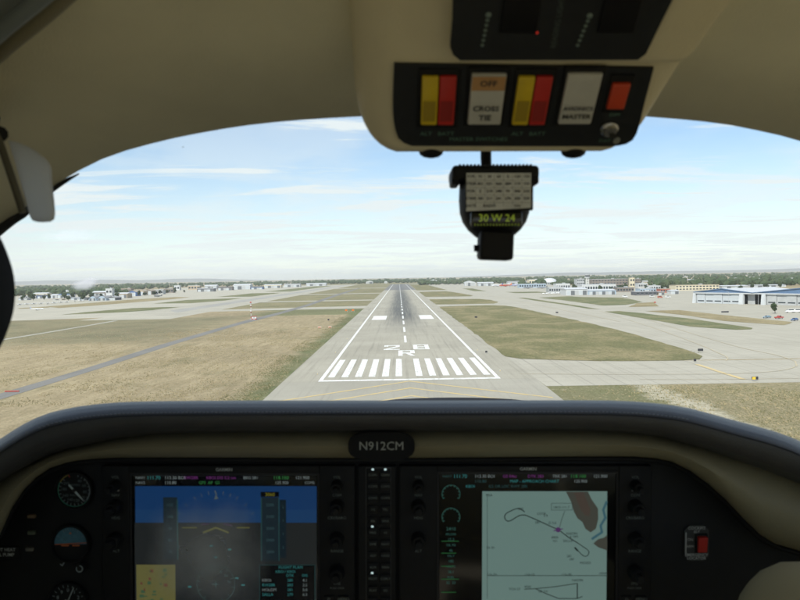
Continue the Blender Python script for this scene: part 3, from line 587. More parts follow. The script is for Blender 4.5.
part('wall', MB().box(-.2, .5, .1, DP - 1, 0, EV - .01), wallm, hg); part('wall', MB().box(149.4, 150.1, .1, DP - 1, 0, EV - .01), wallm, hg); part('wall', MB().box(.5, 149.4, DP - 1.5, DP - 1, 0, EV - .01), MW['grey'], hg)
for xa, xb in ((-.4, 2.2), (46.2, 50.2), (66.6, 70.2), (146, 150.3)): part('pillar', MB().prism([(xa, -1.6, 0), (xb, -1.6, 0), (xb - .6, -.6, EV - .95), (xa, -.6, EV - .95)], (0, 2.2, 0)), wallm, hg)
n = 5
for k in range(n):
    a = 2.4 + k * (43.6 / n); b = a + 43.6 / n - .25; dd = part('door_panel', MB().box(a, b, .9 + .3 * (k % 2), 1.2 + .3 * (k % 2), .05, EV - .95), M_door, hg)
    part('door_window', MB().box(a + 1.0, b - 1.0, .84 + .3 * (k % 2), .92 + .3 * (k % 2), 1.6, 2.5), M_win, dd); part('door_rib', MB().box(a + .1, b - .1, .83 + .3 * (k % 2), .91 + .3 * (k % 2), 5.2, 5.5), M_frame, dd)
n = 9
for k in range(n):
    a = 70.4 + k * (75.4 / n); b = a + 75.4 / n - .25; dd = part('door_panel', MB().box(a, b, .9 + .3 * (k % 2), 1.2 + .3 * (k % 2), .05, EV - .95), MW['grey'] if k < 6 else M_door, hg)
    part('door_window', MB().box(a + 1.0, b - 1.0, .84 + .3 * (k % 2), .92 + .3 * (k % 2), 1.6, 2.5), M_win, dd)
part('half_open_door', MB().box(50.4, 57, 4.0, 4.3, .05, EV - .95), MW['grey'], hg)
part('inner_wall', MB().box(50.2, 66.6, 24, 24.3, 0, EV - .95), MW['dark'], hg)
# lamp posts in front of it
for i, (p, lb) in enumerate((((258.93,612.58), 'thin lamp post before the left half of the blue gabled hangar'), ((259.58,563.15), 'thin lamp post right of the open hangar bay'))):
    l = thing('lamp_post', lb, 'lamp post', (p[0], p[1], 0), 'lamp posts by the hangar')
    part('pole', MB().cyl((0, 0, 0), (0, 0, 10.2), .14, .09, 8), MW['grey'], l); part('arm', MB().tube([(0, 0, 10.1), (-.6, -.2, 10.35), (-1.3, -.4, 10.4)], .06, 6), MW['grey'], l); part('lamp_head', MB().rbox((-1.5, -.45, 10.38), (.7, .35, .16), .04, 1), MW['grey'], l)

# ------------------------------------------------------------------ vehicles
tyre = mat('tyre_rubber', (.02, .02, .02), .8); hubm = mat('wheel_metal', (.4, .4, .4), .35, metal=.8); carglass = mat('car_glass', (.02, .025, .03), .08, spec=.6)
def car(name, label, loc, rz, col, van=False, cat='car', group=None, pick=False):
    u = thing(name, label, cat, (loc[0], loc[1], 0.03), group, rz=rz); pm = mat('car_paint_%s' % '_'.join('%d' % int(c * 100) for c in col), col, .3, coat=.6)
    L, W, H_ = (5.2, 1.95, 2.2) if van else (4.6, 1.8, 1.5)
    if van: prof = [(-2.55, .45), (-2.5, 1.1), (-2.42, 2.1), (-2.2, 2.2), (1.2, 2.2), (1.75, 1.25), (2.45, 1.05), (2.6, .8), (2.6, .45)]
    elif pick: prof = [(-2.5, .5), (-2.5, 1.12), (-.7, 1.12), (-.6, 1.78), (.55, 1.8), (1.15, 1.18), (2.35, 1.05), (2.5, .85), (2.5, .5)]
    else: prof = [(-2.25, .4), (-2.3, .85), (-1.9, .98), (-1.3, 1.42), (-.6, 1.5), (.3, 1.46), (1.05, .98), (2.1, .82), (2.28, .6), (2.25, .4)]
    rows = [[(x, s * W / 2 * (1 if z < 1.0 else .86), z) for x, z in prof] for s in (-1, 1)]
    mb = MB(); mb.loft(rows, True); n = len(prof); mb.f += [tuple(range(n)), tuple(range(2 * n - 1, n - 1, -1))]
    bd = part('body', mb, pm, u)
    for s in (-1, 1):
        zz = ((-2.2, 1.4), (1.1, 2.05)) if van else ((-.5, 1.2), (.6, 1.7)) if pick else ((-1.2, 1.0), (.55, 1.40))
        (xa, za), (xb, zb) = zz; part('side_window', MB().add([(xa, s * W / 2 * .94, za), (xb + .2, s * W / 2 * .94, za), (xb - .15, s * W / 2 * .89, zb), (xa + .25, s * W / 2 * .89, zb)], [(0, 1, 2, 3)]), carglass, u)
        for x in (-L * .3, L * .31):
            wv = part('wheel', MB().cyl((x, s * (W / 2 - .1), .33), (x, s * (W / 2 + .04), .33), .33, n=16), tyre, u); part('rim', MB().cyl((x, s * (W / 2 + .03), .33), (x, s * (W / 2 + .055), .33), .2, n=12), hubm, wv)
    part('windscreen', MB().add([(prof[-5][0] + .35 if False else p[0], p[1], p[2]) for p in ((1.0, -W * .36, 1.02), (1.0, W * .36, 1.02), (.4, W * .34, 1.46), (.4, -W * .34, 1.46))] if not van else [(1.72, -W * .38, 1.32), (1.72, W * .38, 1.32), (1.26, W * .36, 2.12), (1.26, -W * .36, 2.12)], [(0, 1, 2, 3)]), carglass, u)
    for s in (-1, 1): part('headlight', MB().rbox((L / 2 - .18, s * W * .36, .72), (.2, .35, .16), .04, 1), MW['white'], u)
    return u
GC = 'vehicles parked by the right-hand hangar'
car('parked_car', 'blue grey car, leftmost of three parked on the right-hand grass', (202.37,428.68), R(200), (.16, .24, .30), group=GC)
car('pickup_truck', 'red pickup truck parked between the two blue cars', (205.48,421.5), R(20), (.36, .05, .035), pick=True, cat='truck', group=GC)
car('parked_car', 'dark blue car, rightmost of three parked near the picture edge', (204.27,402.57), R(215), (.04, .10, .25), group=GC)
for k, p in enumerate(((241.45,481.31), (246.23,482.19))): car('delivery_van', ('white van, left one of two behind the dark blue car', 'white van, right one of two at the picture edge')[k], p, R(170), (.75, .75, .73), van=True, cat='van', group=GC)
for k, (p, c) in enumerate((((276.65,801.77), (.7, .7, .68)), ((267.78,799.89), (.45, .12, .06)), ((269.5,830.48), (.6, .6, .58)), ((244.42,843.26), (.7, .7, .7)))): car('service_van', ('white service van left of the white shed', 'orange red service van before the tan shed', 'pale service van before the dark shelter', 'white service van left of the dark shelter')[k], p, R(10), c, van=True, cat='van', group='service vans on the apron')

# ------------------------------------------------------------------ aircraft on the aprons
def airplane(name, label, loc, rz, L, span, body, tail, jet=True, cat='airplane', group=None, high=False):
    u = thing(name, label, cat, (loc[0], loc[1], .03), group, rz=rz); r = L * (.055 if jet else .065); zc = r + L * (.05 if jet else .07)
    rows = []
    for t, k in ((0, .06), (.03, .45), (.08, .8), (.16, 1), (.62, 1), (.8, .72), (.93, .38), (1, .1)):
        x = L * (.5 - t); rows.append([(x, math.cos(a) * r * k, zc + math.sin(a) * r * k + (1 - k) * r * (.55 if t > .5 else -.1)) for a in [2 * math.pi * i / 14 for i in range(14)]])
    bm_ = mat('paint_%s' % '_'.join('%d' % int(c * 100) for c in body), body, .35); tm_ = mat('paint_%s' % '_'.join('%d' % int(c * 100) for c in tail), tail, .35)
    part('fuselage', MB().loft(rows, True), bm_, u, 50)
    zw = zc - r * .6 if not high else zc + r * .95; ch_ = L * (.17 if jet else .19); sw = L * (.16 if jet else .02)
    for s in (-1, 1):
        part('wing', MB().prism([(L * .1, 0, zw), (L * .1 - sw, s * span / 2, zw + span * .02), (L * .1 - sw - ch_ * .45, s * span / 2, zw + span * .02), (L * .1 - ch_, 0, zw)], (0, 0, L * .012)), bm_, u)
        part('tailplane', MB().prism([(-L * .38, 0, zc + r * .5), (-L * .43, s * span * .18, zc + r * .5), (-L * .49, s * span * .18, zc + r * .5), (-L * .48, 0, zc + r * .5)], (0, 0, L * .008)), bm_, u)
        part('wheel', MB().cyl((-L * .02, s * L * .08, L * .022), (-L * .02, s * L * .095, L * .022), L * .022, n=12), tyre, u); part('gear_leg', MB().cyl((-L * .02, s * L * .08, L * .022), (-L * .02, s * L * .06, zw + .02), L * .006, n=6), hubm, u)
        if jet: part('engine', MB().cyl((L * .10, s * span * .17, zw - r * .35), (-L * .02, s * span * .17, zw - r * .35), r * .42, r * .3, 12), bm_, u)
        part('cabin_windows', MB().box(-L * .2, L * .33, s * r * .97 - .01, s * r * .97 + .01 * s + .012, zc + r * .15, zc + r * .35) if jet else MB().box(L * .02, L * .24, s * r * .9 - .01, s * r * .97, zc + r * .2, zc + r * .75), carglass, u)
    part('fin', MB().prism([(-L * .34, 0, zc + r * .7), (-L * .45, 0, zc + L * .17), (-L * .51, 0, zc + L * .17), (-L * .48, 0, zc + r * .5)], (0, L * .008, 0)), tm_, u)
    part('nose_wheel', MB().cyl((L * .36, -.05 - L * .005, L * .018), (L * .36, .05 + L * .005, L * .018), L * .018, n=12), tyre, u); part('nose_gear', MB().cyl((L * .36, 0, L * .018), (L * .36, 0, zc - r * .5), L * .006, n=6), hubm, u)
    if not jet: part('propeller', MB().box(L * .5, L * .5 + .03, -.06, .06, zc - L * .12, zc + L * .12), tyre, u); part('cockpit_glass', MB().ico((L * .14, 0, zc + r * .75), r * .75, 2, 0, (1.5, .95, .7)), carglass, u, 60)
    return u
GA = 'airliners at the terminal gates'
for k, (px, lb, c, tl_) in enumerate((((226.35,1790), 'blue and white airliner, left one of three at the gates', (.70, .71, .74), (.05, .09, .34)), ((242.66,1775), 'red and orange airliner in the middle of three at the gates', (.50, .10, .05), (.62, .20, .05)), ((264.63,1785), 'lilac grey airliner, right one of three at the gates', (.42, .44, .62), (.28, .28, .55)))): airplane('airliner', lb, px, R((205, 190, 172)[k]), 30, 30, c, tl_, group=GA)
for k, p in enumerate(((242.5,1465), (264.22,1440))): airplane('grey_jet', ('dark grey jet, left of a pair on the right apron', 'dark grey jet, right of a pair on the right apron')[k], p, R(195 - 20 * k), 20, 18, (.20, .21, .23), (.12, .12, .13), group='grey jets on the right apron')
airplane('dark_jet', 'small dark jet alone on the left apron', (-400.56,1296.56), R(160), 17, 15, (.10, .11, .13), (.08, .09, .1))
airplane('white_jet', 'white jet parked on the near left apron', (-352.21,758.39), R(15), 13, 12, (.78, .78, .77), (.30, .34, .42))
lg = airplane('light_airplane', 'small white light airplane in the row on the left apron', (-456.69,939.68), R(250), 8.4, 11, (.74, .74, .73), (.74, .74, .73), jet=False, group='light airplanes parked on the left apron', high=True)
LG = [lg]
for i, p in enumerate([(-454.04,951.83),(-451.33,964.3),(-444.3,967.84),(-435.16,966.81),(-437.15,989.58),(-437.06,1008.44),(-437.83,1028.49),(-441.94,1063.83),(-438.2,1074.74)]): LG.append(copy_tree(lg, (p[0], p[1], .03), R(235 + 13 * ((i * 5) % 4))))
number(LG, 'small white light airplane, %s from the left in the left apron row')
lr_ = airplane('business_airplane', 'small white airplane in the row before the white hangar', (193.13,1024.44), R(185), 10, 11, (.78, .78, .77), (.5, .52, .58), jet=False, group='airplanes parked before the white hangar')
LR = [lr_]
for i, p in enumerate([(199.83,1025.08),(207.58,1030.91),(214.33,1031.56),(221.64,1037.92)]): LR.append(copy_tree(lr_, (p[0], p[1], .03), R(170 + 12 * (i % 3))))
number(LR, 'small white airplane, %s from the left before the bright white hangar')

# ------------------------------------------------------------------ airfield furniture
redp = mat('signal_red', (.42, .07, .05), .5); orangep = mat('signal_orange', (.68, .17, .03), .5); whp = mat('signal_white', (.6, .6, .58), .5)
mp_ = (-98.12,515.91)
ma = thing('lattice_mast', 'slender red and white lattice mast beside the service road', 'mast', (mp_[0], mp_[1], 0))
for k in range(6):
    z0, z1 = k * 1.95, (k + 1) * 1.95; m = redp if k % 2 == 0 else whp; mb = MB(); b = .34
    for i in range(3):
        a = R(120 * i); a2 = R(120 * (i + 1)); p = (math.cos(a) * b, math.sin(a) * b); p2 = (math.cos(a2) * b, math.sin(a2) * b)
        mb.cyl((*p, z0), (*p, z1), .055, n=6); mb.cyl((*p, z0), (*p2, z1), .05, n=5); mb.cyl((*p2, z0), (*p, z1), .05, n=5)
    part('mast_section', mb, m, ma)
for z in (5.5, 9.2, 11.2): part('antenna_panel', MB().rbox((0, -.6, z), (1.1, .35, .7), .05, 1), redp if z > 10 else whp, ma)
part('footing', MB().rbox((0, 0, .15), (1.6, 1.6, .3), .03, 1), MW['grey'], ma)
sp = (-94.91,510.03)
sh = thing('equipment_shelter', 'small white and red equipment hut at the foot of the lattice mast', 'hut', (sp[0], sp[1], 0))
part('wall', MB().box(-1.5, 1.5, -1.2, 1.2, .1, 2.0), whp, sh); part('roof', MB().box(-1.65, 1.65, -1.35, 1.35, 2.0, 2.25), redp, sh); part('base', MB().box(-1.7, 1.7, -1.4, 1.4, 0, .1), MW['grey'], sh); part('lower_band', MB().box(-1.54, 1.54, -1.24, 1.24, .12, .75), redp, sh); part('door', MB().box(-.4, .4, -1.29, -1.25, .15, 1.85), MW['grey'], sh)
for k, (p, lb) in enumerate((((-41.83,406.83), 'approach light unit, left of the near pair beside the runway'), ((-36.36,406.96), 'approach light unit, right of the near pair beside the runway'))):
    u = thing('light_unit', lb, 'runway light', (p[0], p[1], 0), 'approach slope light units')
    part('lamp_box', MB().rbox((0, 0, .75), (1.7, 1.0, .55), .06, 1), whp, u); part('front_lens', MB().box(-.7, .7, -.54, -.49, .6, .9), orangep, u)
    for s in (-1, 1): part('leg', MB().cyl((s * .6, 0, 0), (s * .6, 0, .5), .06, n=6), orangep, u)
for k, (p, lb) in enumerate((((-40.88,599.88), 'orange marker board, left of the far pair beside the runway'), ((-35.62,599.54), 'orange marker board, right of the far pair beside the runway'))):
    u = thing('marker_board', lb, 'marker', (p[0], p[1], 0), 'orange marker boards')
    part('board', MB().rbox((0, 0, 1.35), (1.7, .3, 1.1), .04, 1), orangep, u)
    for s in (-1, 1): part('leg', MB().cyl((s * .8, 0, 0), (s * .8, 0, .7), .07, n=6), whp, u)
def sign(lb, p, w, h, m, rz=0, lit=None):
    u = thing('taxiway_sign', lb, 'sign', (p[0], p[1], 0), rz=rz)
    part('panel', MB().rbox((0, 0, .35 + h / 2), (w, .3, h), .04, 1), m, u)
    for s in (-1, 1): part('leg', MB().cyl((s * w * .35, 0, 0), (s * w * .35, 0, .4), .05, n=6), MW['grey'], u)
    if lit: part('yellow_face', MB().box(-w * .5 + .05, lit, -.17, -.152, .4, .3 + h), M_sy, u)
M_sy = mat('sign_yellow', (.70, .48, .05), .5); M_sb = mat('sign_black', (.03, .03, .035), .5)
sign('black taxiway sign standing on pale concrete past the grass tip', (98.15,254.04), 1.7, .75, M_sb)
sign('black and yellow taxiway sign at the end of the yellow hold line', (84.31,184.77), 1.5, .7, M_sb, lit=.1)
sign('small dark taxiway sign at the tip of the large grass island', (85.33,225.04), .7, .7, M_sb)
sign('long low black sign on the grass before the blue gabled hangar', (204.82,489.86), 4.6, .8, M_sb)
sign('small dark sign on the runway shoulder right of the threshold stripes', (28.95,261.1), .7, .6, M_sb)
sign('small black box sign on the left grass near the orange boards', (-43.52,477.79), 1.0, 1.0, M_sb)
sign('small dark sign far along the right taxiway edge', (105.31,520.41), 1.6, .8, M_sb)
sign('dark box sign on the large right grass island', (47.08,479.08), 1.6, .9, M_sb)
sign('small red sign by the right apron edge', (218.76,666.35), 1.6, 1.0, redp)
bp_ = (-94.15,188.36)
u = thing('road_barrier', 'low red barrier lying across the near service road', 'barrier', (bp_[0], bp_[1], .05))
for k in range(6): part('barrier_block', MB().rbox((-1.45 + k * .58, 0, .15), (.56, .35, .28), .05, 1), redp, u)
# small runway edge lights
M_lens = mat('edge_light_lens', (.75, .74, .66), .2)
el0 = None
for s, x in ((-1, -22.6), (1, 27.2)):
    for k in range(14):
        loc = (x, 212 + k * 60.9, .06)
        if el0 is None:
            el0 = thing('edge_light', 'low edge light, first from the threshold along the left runway edge', 'runway light', loc, 'runway edge lights')
            part('base', MB().cyl((0, 0, 0), (0, 0, .25), .06, n=8), M_sy, el0); part('lens', MB().lathe([(.09, .25), (.09, .36), (.04, .42)], (0, 0, 0), (0, 0, 1), 10), M_lens, el0)
        else: copy_tree(el0, loc, 0, label='low edge light, %s from the threshold along the %s runway edge' % (ORD[k], 'left' if s < 0 else 'right'))

# ------------------------------------------------------------------ trees
leafm = NT('foliage', .8); _a = leafm.noise(.035, detail=3); _b = leafm.noise(.5, detail=4, rough=.7)
leaf_mat = leafm.done(leafm.mix(leafm.ramp(_b, .3, .7), leafm.mix(leafm.ramp(_a, .35, .65), (.026, .048, .020), (.045, .066, .028)), leafm.mix(leafm.ramp(_a, .35, .65), (.056, .086, .034), (.080, .098, .045))))
bark = mat('bark', (.10, .075, .055), .9, .2, 2)
def crown_mesh(h, r, seed, n=420):
    mb = MB(); rnd = random.Random(seed); blobs = [(rnd.uniform(-.5, .5) * r, rnd.uniform(-.5, .5) * r, h * rnd.uniform(.42, .86), r * rnd.uniform(.38, .62)) for _ in range(9)]
    for _ in range(n):
        bx_, by_, bz_, br = rnd.choice(blobs); d = Vector((rnd.gauss(0, 1), rnd.gauss(0, 1), rnd.gauss(0, 1))).normalized() * br * rnd.uniform(.55, 1.05)
        c = Vector((bx_, by_, bz_)) + d; s = r * rnd.uniform(.09, .19); a = Vector((rnd.gauss(0, 1), rnd.gauss(0, 1), rnd.gauss(0, .6))).normalized() * s; b = d.normalized().cross(a).normalized() * s * rnd.uniform(.6, 1)
        mb.add([c - a - b, c + a - b, c + a + b, c - a + b], [(0, 1, 2, 3)])
    return mb
def tree(label, loc, h, r, seed, group):
    t = thing('broadleaf_tree', label, 'tree', (loc[0], loc[1], 0), group)
    tb = MB().tube([(0, 0, -.1), (.05, .04, h * .25), (-.05, .1, h * .5), (.05, 0, h * .78)], [h * .032, h * .026, h * .018, h * .006], 8)
    for a in (.4, 2.3, 4.3): tb.tube([(0, 0, h * .35), (math.cos(a) * r * .4, math.sin(a) * r * .4, h * .58)], [h * .014, h * .005], 6)
    part('trunk', tb, bark, t, 60); part('crown', crown_mesh(h, r, seed), leaf_mat, t); return t
protos = []
GT1, GT2 = 'trees among the left-hand hangars', 'trees among the right-hand airport buildings'
for k, (p, h, r) in enumerate((((-441.68,1092), 11, 4.5), ((-604.9,1280), 12, 5), ((-430.59,1190), 10, 4))):
    protos.append(tree('leafy green tree standing among the left-hand hangars', p, h, r, 20 + k, GT1))
LT = list(protos)
for i, p in enumerate([(-584.2,1210),(-564.83,1205),(-552.41,1215),(-525.59,1225),(-487.52,1150),(-502.07,1225),(-475.2,1245),(-476.99,1330),(-468.5,1440),(-624.33,1300),(-578.25,1290),(-540.27,1290),(-511.57,1260),(-512.84,1300),(-458.19,1320),(-462.91,1390),(-464.46,1480),(-477.58,1560),(-478.45,1610),(-487.78,1700),(-473.69,1720),(-507.26,1980),(-476.68,1990),(-457.99,2020),(-454.29,2050)]): LT.append(copy_tree(protos[i % 3], (*p, 0), i * 1.3)); LT[-1].scale = ((.62, .9, .72, 1.05, .8)[i % 5],) * 2 + ((.55, .8, .7, .9)[i % 4],)
number(LT, 'leafy green tree, %s from the left among the left-hand hangars')
pr2 = tree('leafy green tree standing among the right-hand airport buildings', (289.55,1120), 9, 4, 31, GT2)
RT = [pr2]
for i, p in enumerate([(307.36,1130),(317.51,1130),(360.5,1260),(372.79,1280),(401.21,1180),(398.39,1150),(380.29,1200),(280.01,1240),(472.55,1080),(507.31,1120),(546.28,1160),(557.35,1140)]): RT.append(copy_tree(pr2, (*p, 0), i * 1.7)); RT[-1].scale = ((.7, 1.1, .85)[i % 3],) * 2 + ((.7, .95, .8, 1.1)[i % 4],)
number(RT, 'leafy green tree, %s from the left among the right-hand airport buildings')
bsh = tree('bushy green tree with brown patches beside the parked red truck', (228.73,474.17), 6.2, 2.6, 44, None)
# houses half hidden in the far trees
hp_ = None
for i in range(26):
    px = 645 + (i * 61.7) % 190; D = 1750 + (i * 397) % 1900; x = (px - 400) / 780 * D
    if any(a - 16 < x < b + 16 and c - 16 < D < d + 16 for a, b, c, d in BOXES): continue
    if hp_ is None:
        HS = []; hp_ = thing('house', 'pale house half hidden by the far trees on the right', 'house', (x, D, 0), 'houses in the far trees')
        part('wall', MB().box(-8, 8, -5, 5, 0, 6), MW['cream'], hp_); part('roof', MB().prism([(-8.6, -5.6, 5.9), (-8.6, 0, 8.8), (-8.6, 5.6, 5.9)], (17.2, 0, 0)), MR['grey'], hp_)
        for wx in (-5.2, -1.5, 2.2, 5.6): part('window', MB().box(wx - .8, wx + .8, -5.1, -4.98, 3.4, 4.8), M_win, hp_)
        HS.append(hp_)
    else: HS.append(copy_tree(hp_, (x, D, 0), R(-20 + (i * 37) % 40)))
    BOXES.append((x - 10, x + 10, D - 12, D + 10))
number(HS, 'pale house half hidden by far trees, %s from the left on the right side')
# the far woods and tree-lined suburbs: one mass
rnd = random.Random(5); vs = []; fs = []
ICO = []
for k in range(6):
    m_ = MB().ico((0, 0, 0), 1, 1, .28, (1, 1, 1), 60 + k); ICO.append((m_.v, m_.f))
def dmin(px):
    for a, d in ((130, 1560), (300, 2400), (420, 3400), (520, 2350), (600, 1720), (650, 1560), (2000, 1280)):
        if px < a: return d
cnt = 0
while cnt < 4600:
    px = rnd.uniform(-160, 960); d0 = dmin(px); D = d0 + (6200 - d0) * rnd.random() ** 1.5; x = (px - 400) / 780 * D
    if -820 < x < -100 and D < 3050 and px < 400 and px > 130: continue
    if any(a < x < b and c < D < d for a, b, c, d in BOXES): continue
    cnt += 1; h = rnd.uniform(6.5, 14.5) * (1.0 if rnd.random() < .9 else 1.3); w = h * rnd.uniform(.42, .75)
    for j in range(2):
        iv, if_ = rnd.choice(ICO); o = len(vs); a = rnd.uniform(0, 6.28); ca, sa = math.cos(a), math.sin(a); k = (1, .72)[j]
        ox, oy, oz = x + j * rnd.uniform(-.6, .6) * w, D + j * rnd.uniform(-.6, .6) * w, h * (.52, .68)[j]
        for p in iv: vs.append((ox + (p[0] * ca - p[1] * sa) * w * k, oy + (p[0] * sa + p[1] * ca) * w * k, oz + p[2] * h * .48 * k))
        fs += [(q[0] + o, q[1] + o, q[2] + o) for q in if_]
me = bpy.data.meshes.new('distant_woods'); me.from_pydata(vs, [], fs); me.materials.append(leaf_mat)
wd = bpy.data.objects.new('distant_woods', me); COL.objects.link(wd); tag(wd, 'hazy dark green belt of trees along the whole horizon', 'woods', kind='stuff')

# grass tufts of the near fields
rnd = random.Random(77)
def tufts(name, label, regions, m, hs):
    v, f = [], []
    for (x0, x1, y0, y1, n) in regions:
        for _ in range(n):
            x, y = rnd.uniform(x0, x1), y0 + (y1 - y0) * rnd.random() ** 1.3
            if mnoise.noise((x * .06, y * .035, 3.0)) + .7 * mnoise.noise((x * .21, y * .12, 9.0)) < rnd.uniform(-.35, .35): continue
            if -100.5 < x < -88 or (-31 < x < 35): continue
            h = rnd.uniform(*hs); w = h * rnd.uniform(.5, .9); a0 = rnd.uniform(0, 3.14)
            for k in range(3):
                a = a0 + k * 1.05; o = len(v); dx, dy = math.cos(a) * w, math.sin(a) * w
                v += [(x - dx, y - dy, .02), (x + dx * .2, y + dy * .2, .02), (x + dx, y + dy, h)]; f.append((o, o + 1, o + 2))
    me = bpy.data.meshes.new(name); me.from_pydata(v, [], f); me.materials.append(m)
    o = bpy.data.objects.new(name, me); COL.objects.link(o); tag(o, label, 'grass', kind='stuff')
tufts('dry_tufts', 'pale dry grass tufts over the near fields', [(-115, -31, 165, 420, 26000), (36, 130, 120, 181, 9000), (-180, -100, 230, 420, 9000)], mat('dry_blades', (.42, .35, .21), .9, .25, .3), (.10, .32))
tufts('green_tufts', 'olive grass tufts in patches over the near fields', [(-110, -31, 165, 420, 12000), (36, 130, 120, 181, 14000), (36, 97, 250, 500, 14000), (-40, -31, 165, 520, 9000)], mat('olive_blades', (.185, .18, .082), .9, .25, .3), (.08, .25))
# ------------------------------------------------------------------ haze
hz_m = bpy.data.materials.new('haze_air'); hz_m.use_nodes = True; ht = hz_m.node_tree
for n_ in list(ht.nodes): ht.nodes.remove(n_)
ho = ht.nodes.new('ShaderNodeOutputMaterial'); hv = ht.nodes.new('ShaderNodeVolumePrincipled'); hv.inputs['Color'].default_value = (.93, .97, 1, 1); hv.inputs['Density'].default_value = 6.0e-5; hv.inputs['Anisotropy'].default_value = .2
ht.links.new(hv.outputs[0], ho.inputs['Volume'])
hz = solo('haze', MB().box(-S - 400, S + 400, -S - 400, S + 400, -1.5, 135), hz_m, 'pale blue haze lying over the airfield and far trees', 'haze', kind='stuff')
# ------------------------------------------------------------------ the aircraft cabin (aircraft axes: x right, y forward, z up, origin at the eye)
cabin = thing('aircraft_cabin', 'cabin of a light aircraft with tan headliner, black glareshield and curved windscreen', 'aircraft', (0, 0, 0), air=True)
def ceil_z(x, y): return .235 - .37 * max(0, y - .1) ** 2 - .30 * (x - .06) ** 2
ARCH = [(-0.6021,0.8996,-0.1331),(-0.5694,0.8688,-0.1025),(-0.5377,0.839,-0.0742),(-0.5067,0.812,-0.0489),(-0.4766,0.7873,-0.0262),(-0.4474,0.7641,-0.0054),(-0.4192,0.7425,0.0134),(-0.3919,0.7239,0.0297),(-0.3655,0.7083,0.0438),(-0.3404,0.6962,0.0554),(-0.3154,0.6796,0.0684),(-0.2913,0.6656,0.0796),(-0.268,0.6545,0.089),(-0.2455,0.6454,0.0969),(-0.2238,0.6398,0.103),(-0.2027,0.6363,0.1079),(-0.1818,0.6334,0.1122),(-0.1612,0.6315,0.1158),(-0.1407,0.6299,0.119),(-0.1203,0.6289,0.1217),(-0.1001,0.6286,0.1239),(-0.0798,0.6287,0.1257),(-0.0596,0.6291,0.1271),(-0.0393,0.6295,0.1283),(-0.019,0.6298,0.1293),(0.0013,0.6298,0.1301),(0.0217,0.6296,0.1308),(0.042,0.6293,0.1312),(0.0623,0.6289,0.1315),(0.0825,0.6283,0.1316),(0.1027,0.6277,0.1314),(0.1228,0.627,0.1311),(0.1429,0.6262,0.1305),(0.163,0.6255,0.1296),(0.183,0.6249,0.1285),(0.203,0.6246,0.127),(0.223,0.6242,0.1254),(0.243,0.624,0.1234),(0.2633,0.6246,0.1208),(0.2841,0.6267,0.1173),(0.3051,0.6291,0.1134),(0.3268,0.633,0.1085),(0.3487,0.6371,0.1032),(0.3709,0.6415,0.0975),(0.3937,0.6468,0.091),(0.4173,0.6534,0.0834),(0.4415,0.6609,0.0749),(0.4665,0.6697,0.0654),(0.4924,0.6801,0.0544),(0.5193,0.6917,0.0422),(0.547,0.7043,0.0287),(0.5755,0.7178,0.0141),(0.6049,0.7328,-0.0022),(0.6356,0.7504,-0.0209),(0.6674,0.7699,-0.0417),(0.7,0.7897,-0.0639)]
SILL = [(-0.62,0.85,-0.3),(-0.6153,0.8826,-0.298),(-0.6107,0.9152,-0.2961),(-0.6031,0.9473,-0.294),(-0.5918,0.9782,-0.2918),(-0.5755,1.0068,-0.2894),(-0.5568,1.0339,-0.2869),(-0.537,1.0602,-0.2844),(-0.5163,1.0857,-0.2819),(-0.4946,1.1105,-0.2794),(-0.4722,1.1346,-0.2769),(-0.4488,1.1578,-0.2745),(-0.4244,1.18,-0.2721),(-0.3989,1.2008,-0.2699),(-0.3721,1.22,-0.2678),(-0.3444,1.2378,-0.2659),(-0.3159,1.2544,-0.264),(-0.2869,1.27,-0.2622),(-0.2574,1.2848,-0.2605),(-0.2275,1.2986,-0.2588),(-0.1972,1.3117,-0.2573),(-0.1665,1.3238,-0.2558),(-0.1354,1.3348,-0.2544),(-0.1038,1.344,-0.2531),(-0.0716,1.3512,-0.252),(-0.0389,1.3558,-0.2511),(-0.006,1.3586,-0.2504),(0.027,1.3598,-0.2501),(0.06,1.3599,-0.25),(0.093,1.3592,-0.2503),(0.126,1.3572,-0.2508),(0.1587,1.3532,-0.2516),(0.1911,1.3471,-0.2526),(0.2231,1.3388,-0.2538),(0.2544,1.3284,-0.2552),(0.2852,1.3167,-0.2566),(0.3157,1.3041,-0.2582),(0.3459,1.2908,-0.2598),(0.3756,1.2765,-0.2615),(0.4049,1.2613,-0.2632),(0.4335,1.245,-0.2651),(0.4615,1.2276,-0.267),(0.4884,1.2086,-0.2691),(0.5139,1.1878,-0.2713),(0.5378,1.1652,-0.2737),(0.5603,1.1411,-0.2762),(0.5814,1.1159,-0.2788),(0.6015,1.0898,-0.2815),(0.6205,1.063,-0.2841),(0.6385,1.0355,-0.2868),(0.6557,1.0073,-0.2893),(0.6709,0.9781,-0.2918),(0.6817,0.9471,-0.294),(0.6895,0.9151,-0.2961),(0.6947,0.8825,-0.298),(0.7,0.85,-0.3)]
rows = []
for t in (0, .06, .14, .25, .4, .6, .8, 1.0):
    r = []
    for (x, y, z) in ARCH:
        xr = max(-.60, min(.70, x * 1.12)); yy = y + (-1.15 - y) * t; xx = x + (xr - x) * min(1, t * 2)
        r.append((xx, yy, ceil_z(xx, yy)))
    rows.append(r)
hl = part('headliner', MB().loft(rows), [headl, skinwhite], cabin, 60)
if sum(p.normal.z * p.area for p in hl.data.polygons) > 0: hl.data.flip_normals()      # the lining faces the cabin
sm = hl.modifiers.new('thickness', 'SOLIDIFY'); sm.thickness = .012; sm.offset = -1; sm.material_offset = 1; sm.material_offset_rim = 0
